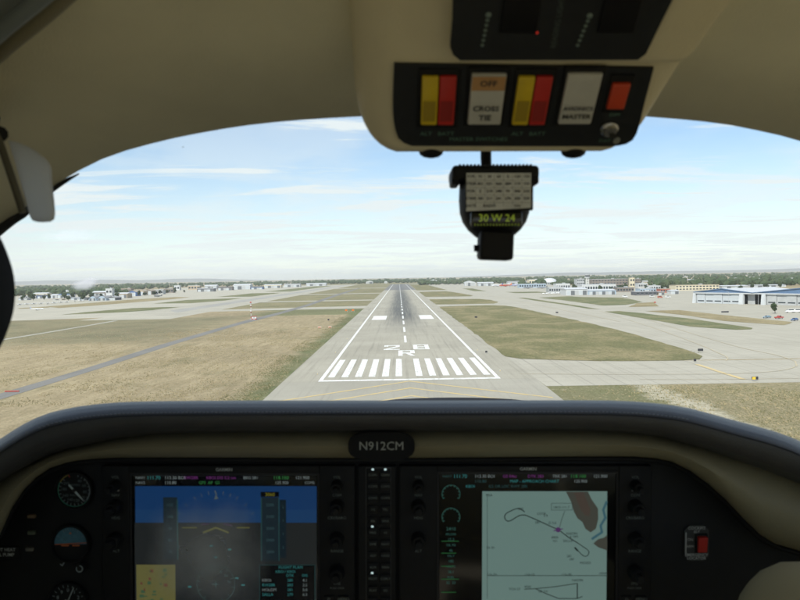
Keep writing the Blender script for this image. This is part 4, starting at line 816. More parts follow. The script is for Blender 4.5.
# windscreen
rows = []
for j in range(9):
    t = j / 8; k = .07 * math.sin(math.pi * t)
    rows.append([(e[0] * (1 - t) + b[0] * t, e[1] * (1 - t) + b[1] * t + .45 * k, e[2] * (1 - t) + b[2] * t + .9 * k) for e, b in zip(ARCH, SILL)])
SM = [((-0.3613,0.8977,-0.0081), .010, (1.45, 1.2, 1.15), .62, (.80, .81, .82), (0, -.5, 0)), ((-0.332,0.7862,0.0412), .016, (2.2, 1.6, .55), .25, (.80, .84, .88), (0, .1, 0)), ((-0.1805,0.6524,0.1081), .0011, (1.3, 1, .8), .9, (.02, .02, .02), (0, .3, 0))]
part('windscreen', MB().loft(rows), glass_mat('windscreen_acrylic', (.955, .99, .98), SM), cabin, 60)
part('windscreen_seal', MB().tube([(x * 1.004, y + .004, z - .001) for x, y, z in [(-0.4179,0.7415,0.0142),(-0.4055,0.7339,0.0213),(-0.3932,0.7263,0.0282),(-0.3812,0.7187,0.035),(-0.3692,0.7112,0.0415),(-0.3575,0.7038,0.0478),(-0.346,0.6976,0.0534),(-0.3349,0.6931,0.0581),(-0.3236,0.6857,0.0639),(-0.3125,0.6781,0.0697),(-0.3015,0.671,0.0751),(-0.2907,0.6653,0.0799),(-0.2801,0.6607,0.084),(-0.2697,0.6562,0.0879)]], [.0055] * 6 + [.005, .0045, .004, .0035, .003, .0025, .0015, .0006], 8), rubber, cabin, 60)
# sides, floor and rear bulkhead close the cabin; the side windows stay open to the sky
for s, xw in ((-1, -.60), (1, .70)):
    e = ARCH[0] if s < 0 else ARCH[-1]
    part('side_wall', MB().rbox((xw + s * .012, -.13, -.58), (.024, 2.06, .74), .006, 1), headl, cabin)
    part('side_window', MB().loft([[(xw, -1.14, -.21), (xw, .36 if s < 0 else .9, -.21)], [(xw, -1.14, ceil_z(xw, -1.14)), (xw, .36 if s < 0 else .88, ceil_z(xw, .36 if s < 0 else .88))]]), MATS.get('side_acrylic') or glass_mat('side_acrylic', (.94, .96, .96)), cabin)
    if s < 0: part('sun_blocker_panel', MB().prism([(xw, .36, -.21), (xw, .90, -.21), (xw, .88, ceil_z(xw, .88) + .06), (xw, .36, ceil_z(xw, .36) + .06)], (s * .02, 0, 0)), trim_tan, cabin)  # unseen panel added to keep direct sun off the instrument panel
    part('door_pillar', MB().tube([(xw * .985, .02, -.14), (xw * .985, -.02, -.02), (xw * .97, -.06, ceil_z(xw, 0) - .01)], .045, 10), trim_tan, cabin, 50)
part('floor', MB().rbox((.05, -.13, -.965), (1.32, 2.06, .03), .005, 1), mat('cabin_carpet', (.55, .50, .40), .95, .1, 60, .5), cabin)
part('rear_bulkhead', MB().rbox((.05, -1.17, -.54), (1.34, .03, .88), .005, 1), headl, cabin)
part('added_fill_window', MB().loft([[(-.6, -1.165, -.1), (.7, -1.165, -.1)], [(-.6, -1.15, ceil_z(-.6, 0)), (.7, -1.15, ceil_z(.7, 0))]]), MATS['side_acrylic'], cabin)  # pane added at the rear to brighten the cabin from behind
# trim rail and door edge at the upper left
rail = [(-0.318,0.543,0.1195),(-0.3037,0.5337,0.1257),(-0.2898,0.5244,0.1316),(-0.2763,0.5153,0.1373),(-0.2631,0.5063,0.1426),(-0.2502,0.4976,0.1476),(-0.2377,0.4897,0.1522),(-0.2255,0.4821,0.1565),(-0.2136,0.4742,0.1607),(-0.202,0.466,0.1648),(-0.1908,0.4578,0.1688),(-0.1799,0.4496,0.1725),(-0.1694,0.4415,0.1761),(-0.1592,0.4336,0.1794)]
part('door_rail', MB().tube([(x * .985, y * .985, z * .985) for x, y, z in rail], .0072, 10), trim_tan, cabin, 60)
door_o = [(-0.3086,0.5272,0.1267),(-0.2948,0.5182,0.1325),(-0.2813,0.5092,0.1381),(-0.2681,0.5004,0.1434),(-0.2554,0.4917,0.1484),(-0.2429,0.4833,0.1531),(-0.2308,0.4757,0.1574),(-0.2189,0.4683,0.1615),(-0.2074,0.4607,0.1654),(-0.1962,0.4528,0.1693),(-0.1853,0.4449,0.1729),(-0.1748,0.437,0.1764),(-0.1646,0.4293,0.1798),(-0.1547,0.4217,0.1829)]
part('door_edge', MB().tube([(x * .97, y * .97, z * .97) for x, y, z in door_o], .0055, 10), mat('grey_door_seal', (.20, .23, .23), .5), cabin, 60)
part('door_lining', MB().loft([[(x * .975, y * .975, z * .975) for x, y, z in door_o], [(x * .90 - .05, y * .80, z * .94) for x, y, z in door_o]]), mat('grey_door_lining', (.17, .19, .18), .6), cabin, 60)
# engine cowling ahead of the windscreen
rows = []
for yy, zc, w in ((1.32, -.262, .62), (1.6, -.270, .60), (1.9, -.2945, .56), (2.15, -.335, .5), (2.35, -.372, .42), (2.5, -.46, .3)):
    rows.append([(.135 + w * (i / 12 - 1), yy, zc - .15 * (w * (i / 12 - 1)) ** 2 - .55 * (abs(i / 12 - 1)) ** 4 * w) for i in range(25)])
part('engine_cowling', MB().loft(rows), cowl_m, cabin, 60)
# glareshield
GL_ROWS = [[(-0.6903,0.95,-0.4029),(-0.6522,0.95,-0.3502),(-0.6145,0.95,-0.3053),(-0.5769,0.95,-0.2655),(-0.5458,0.95,-0.2393),(-0.5148,0.95,-0.2187),(-0.49,0.95,-0.2032),(-0.4752,0.95,-0.1935),(-0.4604,0.95,-0.1847),(-0.4456,0.95,-0.1773),(-0.4284,0.95,-0.1708),(-0.4099,0.95,-0.1664),(-0.3915,0.95,-0.163),(-0.3695,0.95,-0.1602),(-0.3425,0.95,-0.158),(-0.3058,0.95,-0.1568),(-0.2569,0.95,-0.1563),(-0.1957,0.95,-0.156),(-0.1223,0.95,-0.1558),(-0.0489,0.95,-0.1558),(0.0245,0.95,-0.156),(0.0979,0.95,-0.1559),(0.1713,0.95,-0.1556),(0.2202,0.95,-0.1556),(0.2569,0.95,-0.1559),(0.2875,0.95,-0.1572),(0.312,0.95,-0.1592),(0.3328,0.95,-0.1615),(0.3549,0.95,-0.1654),(0.377,0.95,-0.1712),(0.3991,0.95,-0.1775),(0.4212,0.95,-0.1834),(0.4408,0.95,-0.1886),(0.4593,0.95,-0.1941),(0.4777,0.95,-0.2005),(0.4962,0.95,-0.2084),(0.5271,0.95,-0.2221),(0.5642,0.95,-0.2416),(0.6015,0.95,-0.2668),(0.6513,0.95,-0.3034)],[(-0.6262,0.862,-0.3611),(-0.5917,0.862,-0.3132),(-0.5575,0.862,-0.2725),(-0.5234,0.862,-0.2364),(-0.4951,0.862,-0.2126),(-0.467,0.862,-0.194),(-0.4446,0.862,-0.1799),(-0.4311,0.862,-0.1711),(-0.4177,0.862,-0.1631),(-0.4042,0.862,-0.1564),(-0.3886,0.862,-0.1505),(-0.3719,0.862,-0.1465),(-0.3552,0.862,-0.1434),(-0.3352,0.862,-0.1409),(-0.3108,0.862,-0.1389),(-0.2775,0.862,-0.1378),(-0.2331,0.862,-0.1373),(-0.1776,0.862,-0.137),(-0.111,0.862,-0.1369),(-0.0444,0.862,-0.1369),(0.0222,0.862,-0.1371),(0.0888,0.862,-0.137),(0.1554,0.862,-0.1367),(0.1998,0.862,-0.1367),(0.2331,0.862,-0.137),(0.2608,0.862,-0.1381),(0.283,0.862,-0.14),(0.3019,0.862,-0.1421),(0.3219,0.862,-0.1457),(0.342,0.862,-0.1509),(0.362,0.862,-0.1566),(0.3821,0.862,-0.1619),(0.3999,0.862,-0.1667),(0.4167,0.862,-0.1716),(0.4334,0.862,-0.1775),(0.4502,0.862,-0.1846),(0.4782,0.862,-0.197),(0.5119,0.862,-0.2148),(0.5457,0.862,-0.2376),(0.5909,0.862,-0.2708)],[(-0.6139,0.845,-0.3548),(-0.5801,0.845,-0.3079),(-0.5465,0.845,-0.268),(-0.5131,0.845,-0.2326),(-0.4854,0.845,-0.2093),(-0.4578,0.845,-0.191),(-0.4358,0.845,-0.1773),(-0.4226,0.845,-0.1686),(-0.4094,0.845,-0.1608),(-0.3963,0.845,-0.1542),(-0.381,0.845,-0.1485),(-0.3646,0.845,-0.1445),(-0.3482,0.845,-0.1414),(-0.3286,0.845,-0.139),(-0.3047,0.845,-0.1371),(-0.272,0.845,-0.136),(-0.2285,0.845,-0.1355),(-0.1741,0.845,-0.1352),(-0.1088,0.845,-0.1351),(-0.0435,0.845,-0.1351),(0.0218,0.845,-0.1353),(0.087,0.845,-0.1352),(0.1523,0.845,-0.1349),(0.1958,0.845,-0.1349),(0.2285,0.845,-0.1352),(0.2557,0.845,-0.1363),(0.2775,0.845,-0.1381),(0.296,0.845,-0.1402),(0.3156,0.845,-0.1437),(0.3353,0.845,-0.1488),(0.3549,0.845,-0.1544),(0.3746,0.845,-0.1596),(0.3921,0.845,-0.1643),(0.4085,0.845,-0.1691),(0.4249,0.845,-0.1748),(0.4413,0.845,-0.1819),(0.4688,0.845,-0.194),(0.5018,0.845,-0.2114),(0.5349,0.845,-0.2338),(0.5793,0.845,-0.2663)],[(-0.6016,0.828,-0.3501),(-0.5685,0.828,-0.3041),(-0.5355,0.828,-0.265),(-0.5028,0.828,-0.2303),(-0.4757,0.828,-0.2075),(-0.4487,0.828,-0.1896),(-0.4271,0.828,-0.1761),(-0.4142,0.828,-0.1675),(-0.4012,0.828,-0.1599),(-0.3883,0.828,-0.1534),(-0.3733,0.828,-0.1478),(-0.3573,0.828,-0.1439),(-0.3412,0.828,-0.141),(-0.322,0.828,-0.1386),(-0.2985,0.828,-0.1367),(-0.2666,0.828,-0.1356),(-0.2239,0.828,-0.1351),(-0.1706,0.828,-0.1349),(-0.1066,0.828,-0.1347),(-0.0426,0.828,-0.1347),(0.0213,0.828,-0.1349),(0.0853,0.828,-0.1348),(0.1493,0.828,-0.1345),(0.1919,0.828,-0.1345),(0.2239,0.828,-0.1348),(0.2506,0.828,-0.1359),(0.2719,0.828,-0.1377),(0.29,0.828,-0.1397),(0.3093,0.828,-0.1431),(0.3285,0.828,-0.1481),(0.3478,0.828,-0.1536),(0.3671,0.828,-0.1587),(0.3842,0.828,-0.1633),(0.4003,0.828,-0.1681),(0.4164,0.828,-0.1737),(0.4325,0.828,-0.1806),(0.4594,0.828,-0.1925),(0.4917,0.828,-0.2095),(0.5242,0.828,-0.2315),(0.5676,0.828,-0.2634)],[(-0.5923,0.815,-0.3489),(-0.5596,0.815,-0.3036),(-0.5272,0.815,-0.2651),(-0.495,0.815,-0.2309),(-0.4683,0.815,-0.2084),(-0.4417,0.815,-0.1908),(-0.4205,0.815,-0.1775),(-0.4077,0.815,-0.1691),(-0.395,0.815,-0.1616),(-0.3823,0.815,-0.1553),(-0.3675,0.815,-0.1497),(-0.3517,0.815,-0.1459),(-0.3359,0.815,-0.143),(-0.317,0.815,-0.1406),(-0.2939,0.815,-0.1387),(-0.2624,0.815,-0.1377),(-0.2204,0.815,-0.1372),(-0.1679,0.815,-0.137),(-0.105,0.815,-0.1368),(-0.042,0.815,-0.1368),(0.021,0.815,-0.137),(0.084,0.815,-0.1369),(0.1469,0.815,-0.1366),(0.1889,0.815,-0.1366),(0.2204,0.815,-0.1369),(0.2467,0.815,-0.138),(0.2677,0.815,-0.1398),(0.2855,0.815,-0.1417),(0.3045,0.815,-0.1451),(0.3234,0.815,-0.15),(0.3424,0.815,-0.1554),(0.3614,0.815,-0.1605),(0.3782,0.815,-0.165),(0.3941,0.815,-0.1697),(0.4099,0.815,-0.1752),(0.4258,0.815,-0.182),(0.4522,0.815,-0.1937),(0.4841,0.815,-0.2105),(0.5161,0.815,-0.2321),(0.5588,0.815,-0.2635)],[(-0.5866,0.807,-0.3507),(-0.5542,0.807,-0.3059),(-0.5221,0.807,-0.2678),(-0.4902,0.807,-0.2339),(-0.4638,0.807,-0.2116),(-0.4374,0.807,-0.1942),(-0.4164,0.807,-0.181),(-0.4038,0.807,-0.1727),(-0.3912,0.807,-0.1653),(-0.3786,0.807,-0.159),(-0.364,0.807,-0.1535),(-0.3483,0.807,-0.1497),(-0.3327,0.807,-0.1468),(-0.314,0.807,-0.1445),(-0.2911,0.807,-0.1426),(-0.2599,0.807,-0.1416),(-0.2183,0.807,-0.1411),(-0.1663,0.807,-0.1408),(-0.1039,0.807,-0.1407),(-0.0416,0.807,-0.1407),(0.0208,0.807,-0.1409),(0.0832,0.807,-0.1408),(0.1455,0.807,-0.1405),(0.1871,0.807,-0.1405),(0.2183,0.807,-0.1408),(0.2443,0.807,-0.1419),(0.2651,0.807,-0.1436),(0.2828,0.807,-0.1455),(0.3015,0.807,-0.1489),(0.3203,0.807,-0.1538),(0.3391,0.807,-0.1591),(0.3579,0.807,-0.1641),(0.3746,0.807,-0.1686),(0.3903,0.807,-0.1733),(0.406,0.807,-0.1787),(0.4217,0.807,-0.1854),(0.4479,0.807,-0.197),(0.4794,0.807,-0.2137),(0.5111,0.807,-0.235),(0.5534,0.807,-0.2662)],[(-0.586,0.806,-0.3567),(-0.5537,0.806,-0.3119),(-0.5216,0.806,-0.2737),(-0.4897,0.806,-0.2399),(-0.4633,0.806,-0.2177),(-0.437,0.806,-0.2002),(-0.416,0.806,-0.1871),(-0.4034,0.806,-0.1788),(-0.3908,0.806,-0.1713),(-0.3782,0.806,-0.165),(-0.3636,0.806,-0.1596),(-0.348,0.806,-0.1558),(-0.3324,0.806,-0.1529),(-0.3136,0.806,-0.1505),(-0.2908,0.806,-0.1487),(-0.2596,0.806,-0.1477),(-0.2181,0.806,-0.1472),(-0.1661,0.806,-0.1469),(-0.1038,0.806,-0.1468),(-0.0415,0.806,-0.1468),(0.0208,0.806,-0.147),(0.0831,0.806,-0.1469),(0.1454,0.806,-0.1466),(0.1869,0.806,-0.1466),(0.2181,0.806,-0.1469),(0.244,0.806,-0.1479),(0.2648,0.806,-0.1497),(0.2825,0.806,-0.1516),(0.3012,0.806,-0.155),(0.32,0.806,-0.1599),(0.3388,0.806,-0.1652),(0.3575,0.806,-0.1702),(0.3742,0.806,-0.1746),(0.3899,0.806,-0.1793),(0.4055,0.806,-0.1848),(0.4212,0.806,-0.1915),(0.4474,0.806,-0.2031),(0.4789,0.806,-0.2197),(0.5106,0.806,-0.2411),(0.5529,0.806,-0.2721)],[(-0.591,0.812,-0.3907),(-0.5584,0.812,-0.3424),(-0.526,0.812,-0.3034),(-0.4939,0.812,-0.2696),(-0.4672,0.812,-0.2451),(-0.4406,0.812,-0.2238),(-0.4194,0.812,-0.2077),(-0.4067,0.812,-0.1988),(-0.394,0.812,-0.1918),(-0.3813,0.812,-0.185),(-0.3666,0.812,-0.1784),(-0.3508,0.812,-0.1736),(-0.335,0.812,-0.1703),(-0.3162,0.812,-0.1668),(-0.2931,0.812,-0.1631),(-0.2617,0.812,-0.1603),(-0.2198,0.812,-0.1589),(-0.1674,0.812,-0.1583),(-0.1047,0.812,-0.1581),(-0.0419,0.812,-0.158),(0.0209,0.812,-0.1578),(0.0837,0.812,-0.1574),(0.1465,0.812,-0.157),(0.1884,0.812,-0.1572),(0.2198,0.812,-0.1578),(0.2459,0.812,-0.1593),(0.2669,0.812,-0.1619),(0.2847,0.812,-0.1654),(0.3036,0.812,-0.1701),(0.3225,0.812,-0.1754),(0.3415,0.812,-0.1815),(0.3604,0.812,-0.1877),(0.3772,0.812,-0.1933),(0.393,0.812,-0.1988),(0.4088,0.812,-0.2048),(0.4247,0.812,-0.2113),(0.4511,0.812,-0.2226),(0.4828,0.812,-0.2391),(0.5147,0.812,-0.2606),(0.5574,0.812,-0.292)],[(-0.6058,0.832,-0.4128),(-0.5723,0.832,-0.362),(-0.5392,0.832,-0.3217),(-0.5062,0.832,-0.2872),(-0.4789,0.832,-0.2613),(-0.4516,0.832,-0.2381),(-0.4298,0.832,-0.2204),(-0.4168,0.832,-0.2111),(-0.4038,0.832,-0.2041),(-0.3908,0.832,-0.197),(-0.3757,0.832,-0.1898),(-0.3595,0.832,-0.1845),(-0.3434,0.832,-0.181),(-0.324,0.832,-0.1769),(-0.3004,0.832,-0.1724),(-0.2681,0.832,-0.1689),(-0.2252,0.832,-0.167),(-0.1716,0.832,-0.1663),(-0.1072,0.832,-0.166),(-0.0429,0.832,-0.1659),(0.0214,0.832,-0.1656),(0.0858,0.832,-0.165),(0.1501,0.832,-0.1646),(0.193,0.832,-0.1649),(0.2252,0.832,-0.1655),(0.252,0.832,-0.1673),(0.2735,0.832,-0.1703),(0.2918,0.832,-0.1744),(0.3112,0.832,-0.1798),(0.3305,0.832,-0.1853),(0.3499,0.832,-0.192),(0.3694,0.832,-0.1988),(0.3866,0.832,-0.205),(0.4028,0.832,-0.2109),(0.419,0.832,-0.2172),(0.4352,0.832,-0.2238),(0.4623,0.832,-0.2352),(0.4948,0.832,-0.252),(0.5275,0.832,-0.274),(0.5712,0.832,-0.3063)],[(-0.6262,0.86,-0.4281),(-0.5916,0.86,-0.3754),(-0.5573,0.86,-0.3338),(-0.5233,0.86,-0.2982),(-0.495,0.86,-0.2713),(-0.4668,0.86,-0.2471),(-0.4443,0.86,-0.2287),(-0.4308,0.86,-0.2191),(-0.4174,0.86,-0.2118),(-0.404,0.86,-0.2045),(-0.3883,0.86,-0.197),(-0.3716,0.86,-0.1915),(-0.3549,0.86,-0.1878),(-0.3349,0.86,-0.1835),(-0.3105,0.86,-0.1788),(-0.2772,0.86,-0.1751),(-0.2328,0.86,-0.1731),(-0.1774,0.86,-0.1724),(-0.1109,0.86,-0.1721),(-0.0443,0.86,-0.1719),(0.0222,0.86,-0.1716),(0.0887,0.86,-0.171),(0.1552,0.86,-0.1706),(0.1995,0.86,-0.1709),(0.2328,0.86,-0.1716),(0.2605,0.86,-0.1734),(0.2827,0.86,-0.1765),(0.3016,0.86,-0.1809),(0.3216,0.86,-0.1864),(0.3417,0.86,-0.1922),(0.3617,0.86,-0.1991),(0.3818,0.86,-0.2062),(0.3996,0.86,-0.2127),(0.4164,0.86,-0.2189),(0.4331,0.86,-0.2253),(0.4499,0.86,-0.2321),(0.4779,0.86,-0.2439),(0.5115,0.86,-0.2613),(0.5453,0.86,-0.2841),(0.5905,0.86,-0.3174)]]
deck = [(p[0] * 1.15, 1.34, min(-.262, p[2] / p[1] * 1.34 - .03)) for p in GL_ROWS[0]]
gs = part('glareshield', MB().loft([deck] + GL_ROWS), leather, cabin, 60)
mb = MB()
for (x, y, z) in [(-0.3735,0.805,-0.1563),(-0.3691,0.805,-0.1546),(-0.3647,0.805,-0.1531),(-0.3604,0.805,-0.1518),(-0.356,0.805,-0.1506),(-0.3516,0.805,-0.1497),(-0.3473,0.805,-0.1487),(-0.3429,0.805,-0.1479),(-0.3385,0.805,-0.1471),(-0.3342,0.805,-0.1463),(-0.3298,0.805,-0.1456),(-0.3254,0.805,-0.1449),(-0.3211,0.805,-0.1444),(-0.3167,0.805,-0.1439),(-0.3124,0.805,-0.1435),(-0.308,0.805,-0.1431),(-0.3036,0.805,-0.1427),(-0.2993,0.805,-0.1423),(-0.2949,0.805,-0.142),(-0.2906,0.805,-0.1417),(-0.2862,0.805,-0.1415),(-0.2818,0.805,-0.1413),(-0.2775,0.805,-0.1411),(-0.2731,0.805,-0.141),(-0.2688,0.805,-0.1409),(-0.2644,0.805,-0.1408),(-0.2601,0.805,-0.1407),(-0.2557,0.805,-0.1406),(-0.2513,0.805,-0.1406),(-0.247,0.805,-0.1405),(-0.2426,0.805,-0.1404),(-0.2383,0.805,-0.1404),(-0.2339,0.805,-0.1404),(-0.2296,0.805,-0.1403),(-0.2252,0.805,-0.1403),(-0.2209,0.805,-0.1402),(-0.2165,0.805,-0.1402),(-0.2121,0.805,-0.1402),(-0.2078,0.805,-0.1401),(-0.2034,0.805,-0.1401),(-0.1991,0.805,-0.1401),(-0.1947,0.805,-0.1401),(-0.1904,0.805,-0.1401),(-0.186,0.805,-0.14),(-0.1817,0.805,-0.14),(-0.1773,0.805,-0.14),(-0.173,0.805,-0.14),(-0.1686,0.805,-0.14),(-0.1642,0.805,-0.14),(-0.1599,0.805,-0.1399),(-0.1555,0.805,-0.1399),(-0.1512,0.805,-0.1399),(-0.1468,0.805,-0.1399),(-0.1425,0.805,-0.1399),(-0.1381,0.805,-0.1399),(-0.1338,0.805,-0.1399),(-0.1294,0.805,-0.1399),(-0.125,0.805,-0.1399),(-0.1207,0.805,-0.1398),(-0.1163,0.805,-0.1398),(-0.112,0.805,-0.1398),(-0.1076,0.805,-0.1398),(-0.1033,0.805,-0.1398),(-0.0989,0.805,-0.1398),(-0.0946,0.805,-0.1398),(-0.0902,0.805,-0.1398),(-0.0859,0.805,-0.1398),(-0.0815,0.805,-0.1398),(-0.0771,0.805,-0.1398),(-0.0728,0.805,-0.1398),(-0.0684,0.805,-0.1398),(-0.0641,0.805,-0.1398),(-0.0597,0.805,-0.1398),(-0.0554,0.805,-0.1398),(-0.051,0.805,-0.1398),(-0.0467,0.805,-0.1398),(-0.0423,0.805,-0.1398),(-0.038,0.805,-0.1399),(-0.0336,0.805,-0.1399),(-0.0292,0.805,-0.1399),(-0.0249,0.805,-0.1399),(-0.0205,0.805,-0.1399),(-0.0162,0.805,-0.1399),(-0.0118,0.805,-0.1399),(-0.0075,0.805,-0.1399),(-0.0031,0.805,-0.1399),(0.0012,0.805,-0.14),(0.0056,0.805,-0.14),(0.01,0.805,-0.14),(0.0143,0.805,-0.14),(0.0187,0.805,-0.14),(0.023,0.805,-0.14),(0.0274,0.805,-0.14),(0.0317,0.805,-0.14),(0.0361,0.805,-0.14),(0.0404,0.805,-0.14),(0.0448,0.805,-0.14),(0.0491,0.805,-0.14),(0.0535,0.805,-0.14),(0.0579,0.805,-0.14),(0.0622,0.805,-0.14),(0.0666,0.805,-0.14),(0.0709,0.805,-0.14),(0.0753,0.805,-0.14),(0.0796,0.805,-0.14),(0.084,0.805,-0.1399),(0.0883,0.805,-0.1399),(0.0927,0.805,-0.1399),(0.0971,0.805,-0.1399),(0.1014,0.805,-0.1399),(0.1058,0.805,-0.1398),(0.1101,0.805,-0.1398),(0.1145,0.805,-0.1398),(0.1188,0.805,-0.1398),(0.1232,0.805,-0.1397),(0.1275,0.805,-0.1397),(0.1319,0.805,-0.1397),(0.1362,0.805,-0.1397),(0.1406,0.805,-0.1397),(0.145,0.805,-0.1396),(0.1493,0.805,-0.1396),(0.1537,0.805,-0.1396),(0.158,0.805,-0.1396),(0.1624,0.805,-0.1396),(0.1667,0.805,-0.1396),(0.1711,0.805,-0.1396),(0.1754,0.805,-0.1396),(0.1798,0.805,-0.1396),(0.1841,0.805,-0.1396),(0.1885,0.805,-0.1396),(0.1929,0.805,-0.1397),(0.1972,0.805,-0.1397),(0.2016,0.805,-0.1397),(0.2059,0.805,-0.1398),(0.2103,0.805,-0.1398),(0.2146,0.805,-0.1399),(0.219,0.805,-0.14),(0.2233,0.805,-0.1401),(0.2277,0.805,-0.1402),(0.2321,0.805,-0.1404),(0.2364,0.805,-0.1406),(0.2408,0.805,-0.1408),(0.2451,0.805,-0.1411),(0.2495,0.805,-0.1414),(0.2538,0.805,-0.1417),(0.2582,0.805,-0.1421),(0.2626,0.805,-0.1425),(0.2669,0.805,-0.143),(0.2713,0.805,-0.1434),(0.2756,0.805,-0.1439),(0.28,0.805,-0.1444),(0.2844,0.805,-0.145),(0.2887,0.805,-0.1457),(0.2931,0.805,-0.1464),(0.2975,0.805,-0.1473)]: mb.rbox((x, y - .0012, z), (.0030, .0014, .0011), .0004, 1)
st = part('stitching', mb, thread, gs); st['kind'] = 'stuff'
mb = MB().tube([(x, y - .0006, z - .0026) for x, y, z in [(-0.4363,0.805,-0.1932),(-0.4154,0.805,-0.18),(-0.4028,0.805,-0.1718),(-0.3902,0.805,-0.1643),(-0.3777,0.805,-0.1581),(-0.3631,0.805,-0.1526),(-0.3475,0.805,-0.1488),(-0.3319,0.805,-0.1459),(-0.3132,0.805,-0.1436),(-0.2903,0.805,-0.1417),(-0.2592,0.805,-0.1407),(-0.2177,0.805,-0.1402),(-0.1659,0.805,-0.14),(-0.1037,0.805,-0.1398),(-0.0415,0.805,-0.1399),(0.0207,0.805,-0.14),(0.083,0.805,-0.1399),(0.1452,0.805,-0.1396),(0.1866,0.805,-0.1396),(0.2177,0.805,-0.14),(0.2437,0.805,-0.141),(0.2644,0.805,-0.1427),(0.2821,0.805,-0.1447),(0.3008,0.805,-0.148),(0.3195,0.805,-0.1529),(0.3383,0.805,-0.1582),(0.357,0.805,-0.1632),(0.3737,0.805,-0.1676),(0.3893,0.805,-0.1723),(0.4049,0.805,-0.1777),(0.4206,0.805,-0.1845)]], .0009, 6)
part('seam', mb, rubber, gs, 60)
